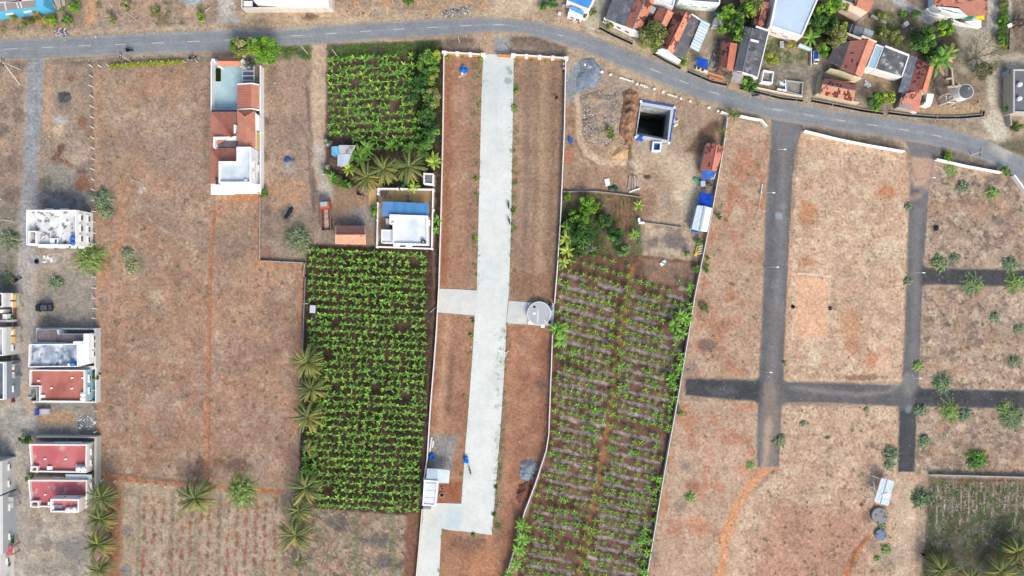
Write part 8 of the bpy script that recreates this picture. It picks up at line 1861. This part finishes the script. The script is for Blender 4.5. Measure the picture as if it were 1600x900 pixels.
    # top left
    for x,y,r,lab,c in ((77,32,11,"bright green bush below the blue house corner",BRIGHT),(114,10,14,"tall bright green bush beside the pole stack",BRIGHT+MID),(104,31,8,"small pale bush below the pole stack",MID),(42,36,10,"olive bush in front of the blue house",OLIVE),(58,22,10,"brownish bush at the blue house wall",((.22,.20,.07),(.28,.22,.08))),(20,24,8,"dark scrub under the blue house wall",OLIVE),(314,27,8,"bright bush beside fallen pole on the verge",BRIGHT),(197,10,8,"dark scrub bush on the verge at top",OLIVE),(176,32,7,"low olive bush on the verge",OLIVE),(245,17,6,"small green bush on the verge",OLIVE),(637,2,9,"green bush at top edge beside the rubbish",MID),(852,8,10,"dark scrub left of the blue roofed shop",DARK),(866,5,8,"dark bush touching the shop's side",DARK),(925,18,8,"straggly bush at the shop's right corner",OLIVE),(952,37,12,"olive shrub in front of the white gable",OLIVE),(948,33,7,"dark shrub at the white gable's left end",MID)): tree(x,y,r,lab,2.2,c,800,.22,"bush","bush",11)
    # village trees
    V_ = [(1018,58,24,"spreading olive tree by the road between the gables",5.5,OLIVE,3600),(1068,96,9,"small round yellow green bush at the white gable end",2,YEL+MID,900),(1135,20,14,"papaya like tree with large round leaves behind the outhouse",4.5,BRIGHT,500),(1127,44,9,"bright round leafed tree right of the outhouse",4,BRIGHT,320),(1146,38,16,"dark leafy tree in the middle of the village",5,DARK+BRIGHT[:1],1200),(1155,52,12,"bright tree over the ruined house's corner",5,BRIGHT+DARK,800),(1175,8,18,"olive tree at the top edge beside the pale roof",5,OLIVE+BRIGHT[:1],1500),(1160,18,10,"dark tree left of the pale roof",4,DARK,700),(1171,132,14,"round bright green bush at the dark roofed house front",2.6,BRIGHT+DARK,1800),(1205,92,12,"yellow green bush behind the roofless white room",2.6,YEL,1100),(1236,70,9,"yellowish shrub under the big pale roof",1.6,((.42,.34,.08),(.26,.28,.08)),600),(1196,70,8,"dark shrub right of the dark roofed house",1.8,OLIVE,500),
          (1300,8,17,"bright green tree at the top beside the peach house",5.5,BRIGHT,2200),(1283,14,10,"bright leaved tree right of the big pale roof at top edge",5,BRIGHT,900),(1322,12,7,"small tree at the peach house wall",3.5,YEL,500),(1306,56,18,"olive brown spreading tree beside the cream gable house",5,OLIVE,2400),(1318,47,11,"yellow green tree at the corner of the dark lean-to",4.5,YEL,1000),(1287,78,12,"bright tree above the small blue truck",4.5,BRIGHT,1300),(1280,38,15,"dark tree between banana plants, right of the pale roof",4.5,DARK,1400),(1303,32,11,"dark green tree below the bright one at the top",4.5,DARK,900),
          (1369,156,13,"dark green round tree by the drain",4,DARK+BRIGHT[:2],1900),(1368,167,8,"bright bush at the drain below the dark round tree",2,BRIGHT,700),(1386,153,13,"yellow green tree by the drain, right of the dark one",4,YEL,1100),(1443,62,20,"dense dark green tree in the village's right half",6,DARK+MID,3000),(1473,45,16,"bright crowned tree above the large banana clump",6,MID+BRIGHT,1900),(1460,85,12,"dark tree beside the large banana clump",5,DARK,1000),
          (1382,50,11,"olive scrub tree in the village scrubland, left",2.8,OLIVE,900),(1402,56,12,"yellowish scrub tree in the village scrubland, right",2.8,OLIVE+YEL[:1],900),(1378,25,9,"green scrub bush near the stone wall",2,MID+OLIVE,700),(1412,22,6,"small bright bush beside the grey lane",1.6,BRIGHT,400),(1432,22,8,"dark bush at shop's left end",2,MID,600),(1467,38,9,"bush below the curved shop wall",2,OLIVE,600),(1498,31,4,"small potted bush on the shop forecourt",1.2,DARK,250),
          (1567,8,10,"green shrub in the strip at top right",2,BRIGHT+OLIVE,800),(1567,32,11,"tall green shrub in the strip, below the first",2,BRIGHT+MID,900),(1566,56,11,"dark green shrub in the strip beside the black lamp",2,DARK+MID,900),(1570,70,7,"yellow green shrub at the foot of the black lamp",1.6,YEL,500),(1593,35,14,"bare brown scrub at the right edge top",2.2,((.20,.16,.12),(.24,.19,.14)),700),(1450,126,9,"green weeds at the orange ridge house wall",1.4,MID,500),(1573,168,8,"green bush at the boundary wall, right edge",1.6,MID,600),(1590,200,11,"dark scrub below the grey roofed house",1.8,OLIVE,700),
          (1479,244,9,"bright green bush on the verge at the right curve",1.6,BRIGHT,600),(1571,267,9,"green bush in the gap of the white roadside wall",1.8,MID,700)]
    for x,y,r,lab,h,c,n in V_:
        lf = .62 if "round leafed" in lab or "papaya" in lab else .3 if r > 12 else .24
        tree(x,y,r,lab,h,c,n,lf,"tree" if h > 2.8 else "bush","tree" if h > 2.8 else "bush",max(9,int(r*1.3)),aspect=1.1 if lf > .5 else 1.6)
    for x,y,s,lab,n,dry in ((1466,96,2.3,"large banana clump with dry leaves beside the tiled house",3,.18),(1480,84,2.0,"banana clump with orange dry leaves at the village right",2,.3),(1276,32,1.9,"banana plant right of the big pale roof, upper",1,0),(1268,58,1.9,"banana plant right of the big pale roof, lower",1,0),(1293,36,1.9,"dark banana plant beside the olive tree",1,0),(1163,18,1.7,"yellowish banana plant near the top edge of the village",1,.1),(1155,30,1.5,"banana plant among dark trees of the village",1,0)): big_banana(x,y,s,lab,n,dry)
    # bare tree
    q = W(1535,84,5); t = thing("bare_tree","nearly leafless tree spreading bare branches above the water tower","tree",(q.x,q.y,0)); R = random.Random(3); m = MB((128,112,98))
    m.tube([(0,0,-.1),(.1,.1,1.4),(.2,.2,2.6)],[.3,.24,.2],8); tips = []
    def branch(p,d,l,r,dep):
        e = p+d*l; m.tube([p,p.lerp(e,.5)+Vector((R.uniform(-.1,.1),R.uniform(-.1,.1),0))*l*.5,e],[r,r*.8,r*.55],5,cap=False)
        if dep == 0: tips.append(e); return
        for k in range(3 if dep > 1 else 3): branch(e if k else p.lerp(e,.7),(d+Vector((R.uniform(-.8,.8),R.uniform(-.8,.8),R.uniform(-.15,.35)))).normalized(),l*R.uniform(.6,.8),r*.55,dep-1)
    for k in range(7): a = k*.9; branch(Vector((.2,.2,2.4)),Vector((math.cos(a),math.sin(a),.55)).normalized(),2.1,.13,3)
    m.build("branches","bark",t,local=True); Rn = np.random.RandomState(4); c = np.array([tuple(v) for v in tips]); low = c[:,1] < .5; c = np.repeat(c[low | (Rn.rand(len(c)) < .25)],9,0); c = c+Rn.normal(0,.35,c.shape)
    V,F,C = leaf_cloud(c,np.tile([0,0,1.],(len(c),1)),.2*np.ones(len(c)),np.array(((.17,.17,.08),(.24,.22,.09),(.12,.13,.06)))[Rn.randint(0,3,len(c))],Rn); link("leaves",np_mesh("leaves",V,F,C,"leaf"),t)
    tree(1540,112,17,"sparse grey olive tree below the bare branches",4.2,((.19,.20,.09),(.24,.23,.11),(.14,.15,.07)),1300,.22,"tree",clumps=26,gap=.25); tree(1528,107,7,"small yellowish tree at the foot of the bare one",3,((.36,.34,.06),(.28,.28,.06)),400,.22,"tree",clumps=9)
    # garden
    for x,y,r,lab,h,c,n in ((918,321,17,"bright green garden tree at the top",4,BRIGHT,2400),(908,345,14,"bright mid tree on the garden's left",4,BRIGHT+DARK,1600),(895,335,8,"small bright tree beside the site wall",3,BRIGHT,600),(912,372,22,"large dark tree in the middle of the garden",5,DARK,3000),(945,345,13,"dark bushy tree in the garden's centre",3.5,DARK+MID[:1],1500),(962,369,15,"dark rounded tree at the garden's right",4,DARK+MID[:1],1900),(976,391,12,"paler bush at the garden's bottom edge",2.6,MID+BLUEG,1200),(920,388,11,"blue green bush at the bottom of dark trees",2.6,BLUEG,1000),(887,309,6,"small bright shrub in the garden's top left corner",1.8,BRIGHT,400),(928,399,5,"bright shrub between garden and banana rows",1.4,BRIGHT,300),(905,394,9,"dark shrub at the garden's lower left",2,DARK,700),(937,320,8,"dim shrub beside bright garden tree",1.6,OLIVE,500),(892,352,12,"dark green tree at the site wall in the garden",3.6,DARK+BRIGHT[:1],1200)): tree(x,y,r,lab,h,c,n,.26,"garden_tree" if h >= 3 else "shrub","tree" if h >= 3 else "shrub",max(9,int(r*1.4)))
    for x,y,s,lab in ((888,355,1.6,"yellow leaved banana plant at site wall, topmost of three"),(884,373,1.7,"yellow leaved banana plant at site wall, middle of three"),(887,392,1.6,"yellow leaved banana plant at site wall, lowest of three"),(880,410,1.3,"banana plant below three yellow leaved ones"),(997,321,1.2,"bright banana plant at the garden's right wall"),(991,366,1.3,"banana plant beside the white angled block"),(875,512,1.6,"dark green banana plant below the round reservoir"),(876,531,1.7,"large banana plant with pale leaves by the site wall"),(819,824,1.5,"upper banana plant of the bottom wall clump"),(816,842,1.6,"middle banana plant of the bottom wall clump"),(812,860,1.5,"lower banana plant of the bottom wall clump"),(806,880,1.4,"banana plant by the bottom wall below the clump"),(795,896,1.2,"banana plant at the bottom edge by the wall"),(1053,508,1.4,"banana clump at the estate wall, dense dark part"),(1064,498,1.3,"banana plant at the estate wall above dark part"),(1060,524,1.3,"banana plant at the estate wall below dark part"),(1075,500,1.2,"banana plant leaning on the estate wall")): big_banana(x,y,s,lab,2 if "clump" in lab or "dark" in lab else 1)
    for x,y,r,lab in ((1092,377,6,"small green shrub above the yellow sheets"),(1074,398,6,"dark shrub left of the yellow sheets"),(1087,420,9,"green shrub at the estate wall below yellow sheets"),(1105,403,5,"green shrub on the estate side of the wall"),(1104,420,8,"low green shrub on the estate side, lower"),(1125,338,6,"pale green weed on the estate plot beside sheds"),(1102,482,9,"straggly green shrub on the wall plot"),(1062,645,6,"dark shrub on estate side of the wall"),(952,203,8,"green bush on the rubble left of the soil bank"),(956,213,6,"low bush below the rubble bush"),(1097,183,0,"")):
        if r: tree(x,y,r,lab,1.6,MID+OLIVE[:1],420,.2,"shrub","shrub",9)
    # estate bushes
    EB = [(1530,718,19,DARK+MID,3.0,"dense round dark bush above the vegetable garden"),(1476,600,18,BLUEG,2.8,"feathery bush on the road edge left of the lower right road"),(1441,641,12,BLUEG,2.2,"bush at the lower corner of the estate crossing"),(1488,645,17,LG,2.2,"pale wide bush below the lower right road"),(1510,648,11,BLUEG,1.8,"dim bush joined to the pale wide bush"),(1585,652,22,BLUEG+LG[:1],2.8,"large bush at right edge below the lower road"),(1572,640,12,LG,1.8,"pale bush left of the large right edge bush"),(1395,711,14,BLUEG,2.4,"bush beside the lower end of second estate road"),(1391,728,9,GG,1.4,"grey bush just below the road end bush"),(1443,781,18,DARK+BLUEG,2.8,"dark bush at the vegetable garden's left corner"),(1472,411,15,LG+BLUEG,2.4,"bush at the corner of the upper right road"),(1494,403,9,GG,1.6,"grey bush behind the corner bush"),(1524,443,19,LG+BLUEG,2.6,"wide bush below the upper right road"),(1583,413,14,BLUEG,2.4,"bush on the upper right road near right edge"),(1590,442,17,LG,2.4,"pale bush below the road at right edge"),(1553,300,11,LG,1.8,"pale round bush in the right estate plot"),(1507,290,10,GG,1.8,"grey green bush in the right estate plot, upper"),(1488,265,9,LG,1.2,"faint straw bush below the white roadside wall"),(1436,572,9,LG,1.6,"small bright bush at the second road's right kerb"),(1220,690,11,GG,1.8,"grey bush beside the end of the first estate road"),(1447,690,12,GG+BLUEG,1.8,"grey bush right of the second road's end"),(1420,440,7,GG,1.4,"small green bush on the left kerb, second road"),(1588,565,10,GG,1.6,"dim bush at right edge of the middle right plot"),(1555,496,8,GG,1.3,"dim bush in the middle right plot"),(1592,515,8,GG,1.3,"faint bush at right edge above dim one"),(1386,860,8,LG,1.6,"yellow green bush below the slate tank"),(1372,874,5,LG,1.0,"small yellow bush near bottom of the straw track"),(1379,822,7,GG,1.2,"bush between the two round cisterns"),(1078,778,9,LG,1.2,"pale green weed clump on the lower wall plot"),(1420,322,6,GG,1.2,"grey weed clump at second road's left edge"),(1255,662,5,GG,.9,"small green weed in the plot below the crossing road"),(1355,640,4,GG,.8,"tiny weed on the kerb of the crossing road"),(1226,568,4,GG,1.0,"tiny bright weed on the first road's kerb"),(1174,728,7,LG,.9,"faint weed clump left of the first road's end")]
    for x,y,r,c,h,lab in EB: thorn_bush(x,y,r*.82,lab,h*.65,c,int(90+r*9))
    # hedges and roadside young plants
    t = thing("yellow_hedge","long clipped yellow green hedge along the road's edge at left","hedge",W(230,99,0)); R = np.random.RandomState(8); n = 3000; u = R.rand(n); x = 172+115*u; y = np.interp(x,[172,240,287],[103.5,98.5,97])+R.normal(0,1.7,n); z = R.uniform(.1,1.1,n); cen = np.stack([(x-800)*K*(1-z/H),(450-y)*K*(1-z/H),z],1)-np.array(t.location); cl = np.array(((.34,.37,.05),(.44,.42,.06),(.24,.33,.05)))[R.randint(0,3,n)]*R.uniform(.75,1.2,n)[:,None]
    V,F,C = leaf_cloud(cen,np.tile([0,0,1.],(n,1)),.19*np.ones(n),cl,R); link("foliage",np_mesh("foliage",V,F,np.clip(C,0,.6),"leaf"),t); m = MB((110,94,70)); 
    for k in range(20): q = W(173+k*5.9,np.interp(173+k*5.9,[172,240,287],[103.5,98.5,97]),0); m.tube([q,q+Vector((0,0,.7))],.03,4)
    m.build("stems","bark",t)
    yp = [(700,89),(723,89),(751,91),(807,94),(833,95),(855,97),(877.5,96.5),(749,123),(806,143),(747.5,155),(804,168),(745.5,230),(743.5,280),(744,305),(742,372),(740.5,415),(798,236),(801,302),(801,329),(801,354),(797.5,400),(796,447),(738.5,501),(736,525),(733,556),(726,620),(721,745),(793,509),(791,530),(789.5,567),(783,668),(779,720),(775.5,762),(772,805),(770,830),(694,832),(690,840),(686,893),(740,837)]
    for k,(x,y) in enumerate(yp):
        lab = f"young green plant in the bed beside the concrete road, {ORD[k % 16]} {'along its upper left' if k < 16 else 'along its right side' if k < 32 else 'near its bottom end'}"
        if k < 7: lab = f"young palm like plant behind the front wall, {ORD[k]} from the left"
        side = "left" if x < 770 else "right"; near = "upper" if y < 300 else "middle" if y < 560 else "lower"
        if k >= 7: lab = f"young plant in the {side} bed of concrete road, {near} stretch, {ORD[sum(1 for a, b in yp[7:k] if ((a < 770) == (x < 770)) and (('upper' if b < 300 else 'middle' if b < 560 else 'lower') == near))]} down"
        s = .42 if k >= 7 else .5; g = R.rand(); me = BANM[k % 7] if g < .5 else None; q = W(x,y,.4)
        if me is not None: t = thing("young_plant",lab,"plant",(q.x,q.y,0),"young plants in the road beds"); t.scale = (s,)*3; t.rotation_euler = (0,0,R.uniform(0,6)); link("leaves",me,t); MB((110,94,70)).tube([(0,0,-.05),(0,0,.7)],.05,4).build("stem","bark",t,local=True)
        else: t = thorn_bush(x,y,R.uniform(2.6,4),lab,.9,MID+YEL[:1],60,"young_plant","plant","young plants in the road beds")
trees()

def ground_cover():
    """dry grass, weeds, straw and litter that nobody could count"""
    R = np.random.RandomState(31)
    def blades(name,pts,z,size,cols,n_per,spread,wid=.03,flat=.5):
        N = len(pts)*n_per; c = np.repeat(np.array(pts),n_per,0)+R.normal(0,spread,(N,2)); a = R.uniform(0,6.28,N); l = size*R.uniform(.5,1.4,N); el = R.uniform(.1,1.3,N)*flat*2; base = np.stack([c[:,0],c[:,1],np.full(N,z-.02)],1)
        d = np.stack([np.cos(a)*np.cos(el),np.sin(a)*np.cos(el),np.sin(el)],1); s = np.stack([-np.sin(a),np.cos(a),np.zeros(N)],1)*wid; V = np.stack([base-s,base+s,base+d*l[:,None]],1).reshape(-1,3); col = np.array(cols)[np.repeat(R.randint(0,len(cols),len(pts)),n_per)]*R.uniform(.8,1.2,N)[:,None]
        o = link(name,np_mesh(name,V,np.arange(N*3).reshape(N,3),np.repeat(np.clip(col,0,.6),3,0),"leaf")); return tag(o,kind="stuff")
    def area(polys):
        out = []
        for pts,n,seed,thr in polys:
            xs = [p[0] for p in pts]; ys = [p[1] for p in pts]; x = R.uniform(min(xs),max(xs),n*3); y = R.uniform(min(ys),max(ys),n*3); k = (sdist(x,y,pts) < 0) & (fbm(x,y,11,3,seed) > thr) & (sdist(x,y,[(1240,428),(1299,431),(1294,531),(1237,529)]) > 1); x,y = x[k][:n],y[k][:n]; out += list(zip((x-800)*K,(450-y)*K))
        return out
    F1 = [(152,108),(326,98),(326,306),(402,312),(404,412),(468,418),(464,745),(350,752),(165,742)]
    straw = [(.42,.33,.24),(.34,.26,.19),(.26,.18,.13),(.48,.40,.30),(.20,.14,.105)]
    blades("dry_grass",area([(F1,4200,5,.46),([(1240,210),(1412,240),(1408,590),(1230,590)],1000,7,.5),([(1455,260),(1600,290),(1600,740),(1440,735)],2200,9,.45),([(1230,640),(1400,640),(1400,900),(1150,900)],1400,11,.47),([(1070,200),(1195,200),(1180,900),(1020,890)],1100,13,.5),([(415,100),(485,100),(480,400),(412,400)],400,15,.47),([(62,100),(146,106),(148,320),(62,320)],300,17,.5),([(0,0),(780,0),(780,24),(0,60)],600,19,.45),([(170,770),(440,780),(640,812),(640,900),(170,900)],1400,21,.42),([(0,100),(32,100),(24,450),(0,450)],260,23,.45)]),0,.26,straw,8,.15)
    blades("straw_mulch",[((x-800)*K,(450-y)*K) for a,b in mulch_lines() for x,y in [(a[0]+(b[0]-a[0])*t+R.normal(0,1),a[1]+(b[1]-a[1])*t+R.normal(0,.9)) for t in R.rand(30)]],.03,.5,[(.46,.40,.35),(.36,.31,.27),(.52,.47,.42),(.22,.18,.15)],7,.2,.04,.2)
    green = [(.13,.24,.05),(.10,.19,.04),(.18,.27,.07),(.20,.25,.09)]
    blades("green_weeds",area([([(514,72),(690,64),(680,84),(516,92)],500,25,.4),([(432,74),(484,72),(484,92),(432,92)],160,27,.42),([(1455,752),(1600,752),(1600,900),(1440,900)],500,29,.52),([(880,302),(1000,306),(1000,398),(876,398)],500,31,.45),([(1562,0),(1575,0),(1574,80),(1562,78)],160,33,.3),([(1365,15),(1430,20),(1430,80),(1365,64)],260,35,.45),([(1200,55),(1262,75),(1258,100),(1200,100)],140,37,.45),([(776,510),(792,510),(782,840),(770,838)],160,39,.5),([(738,90),(754,90),(748,450),(740,450)],100,41,.52),([(800,95),(810,95),(806,460),(796,460)],120,43,.5),([(640,80),(690,80),(688,290),(600,290)],300,45,.4),([(0,20),(100,10),(120,40),(0,50)],140,47,.5)]),0,.42,green,12,.25,.04)
    # plant stumps and dry stalks
    pts = [((x-800)*K,(450-y)*K) for x,y in [(R.uniform(1455,1600),R.uniform(755,860)) for _ in range(110)]]; blades("dry_stalks",pts,0,1.2,[(.42,.35,.26),(.34,.28,.2)],5,.25,.05,.15)
    pts = [((x-800)*K,(450-y)*K) for x,y in [(1470+k*12.5+R.normal(0,.8),y+R.normal(0,1)) for k in range(11) for y in R.uniform(752,800,14)]]; blades("stalk_rows",pts,0,.8,[(.46,.38,.28),(.36,.28,.2)],4,.12,.06,.12)
    # tiny green plants dotted over the fields
    pts = area([(F1,90,51,.3),([(1455,260),(1600,290),(1600,740),(1440,735)],60,53,.3),([(1230,640),(1400,640),(1400,900),(1150,900)],50,55,.3),([(1075,200),(1190,200),(1180,700),(1070,690)],30,57,.3)]); blades("small_weeds",pts,0,.38,[(.14,.22,.06),(.18,.25,.09),(.10,.16,.06)],26,.26,.04)
    # fallen leaves and soil clods in the banana plots
    m = MB(); g = random.Random(6)
    for k in range(1500):
        if k < 800: x,y = g.uniform(482,672),g.uniform(388,795)
        elif k < 1000: x,y = g.uniform(514,650),g.uniform(80,260)
        else: y = g.uniform(410,900); x = g.uniform(xl3(y)+4,xr3(y)-4)
        q = W(x,y,0); m.color(g.choice([(126,96,78),(104,78,62),(150,118,94),(92,70,58),(168,140,112)])); m.rock((q.x,q.y,0),g.uniform(.06,.2),g)
    tag(m.build("soil_clods","soil"),kind="stuff")
ground_cover()
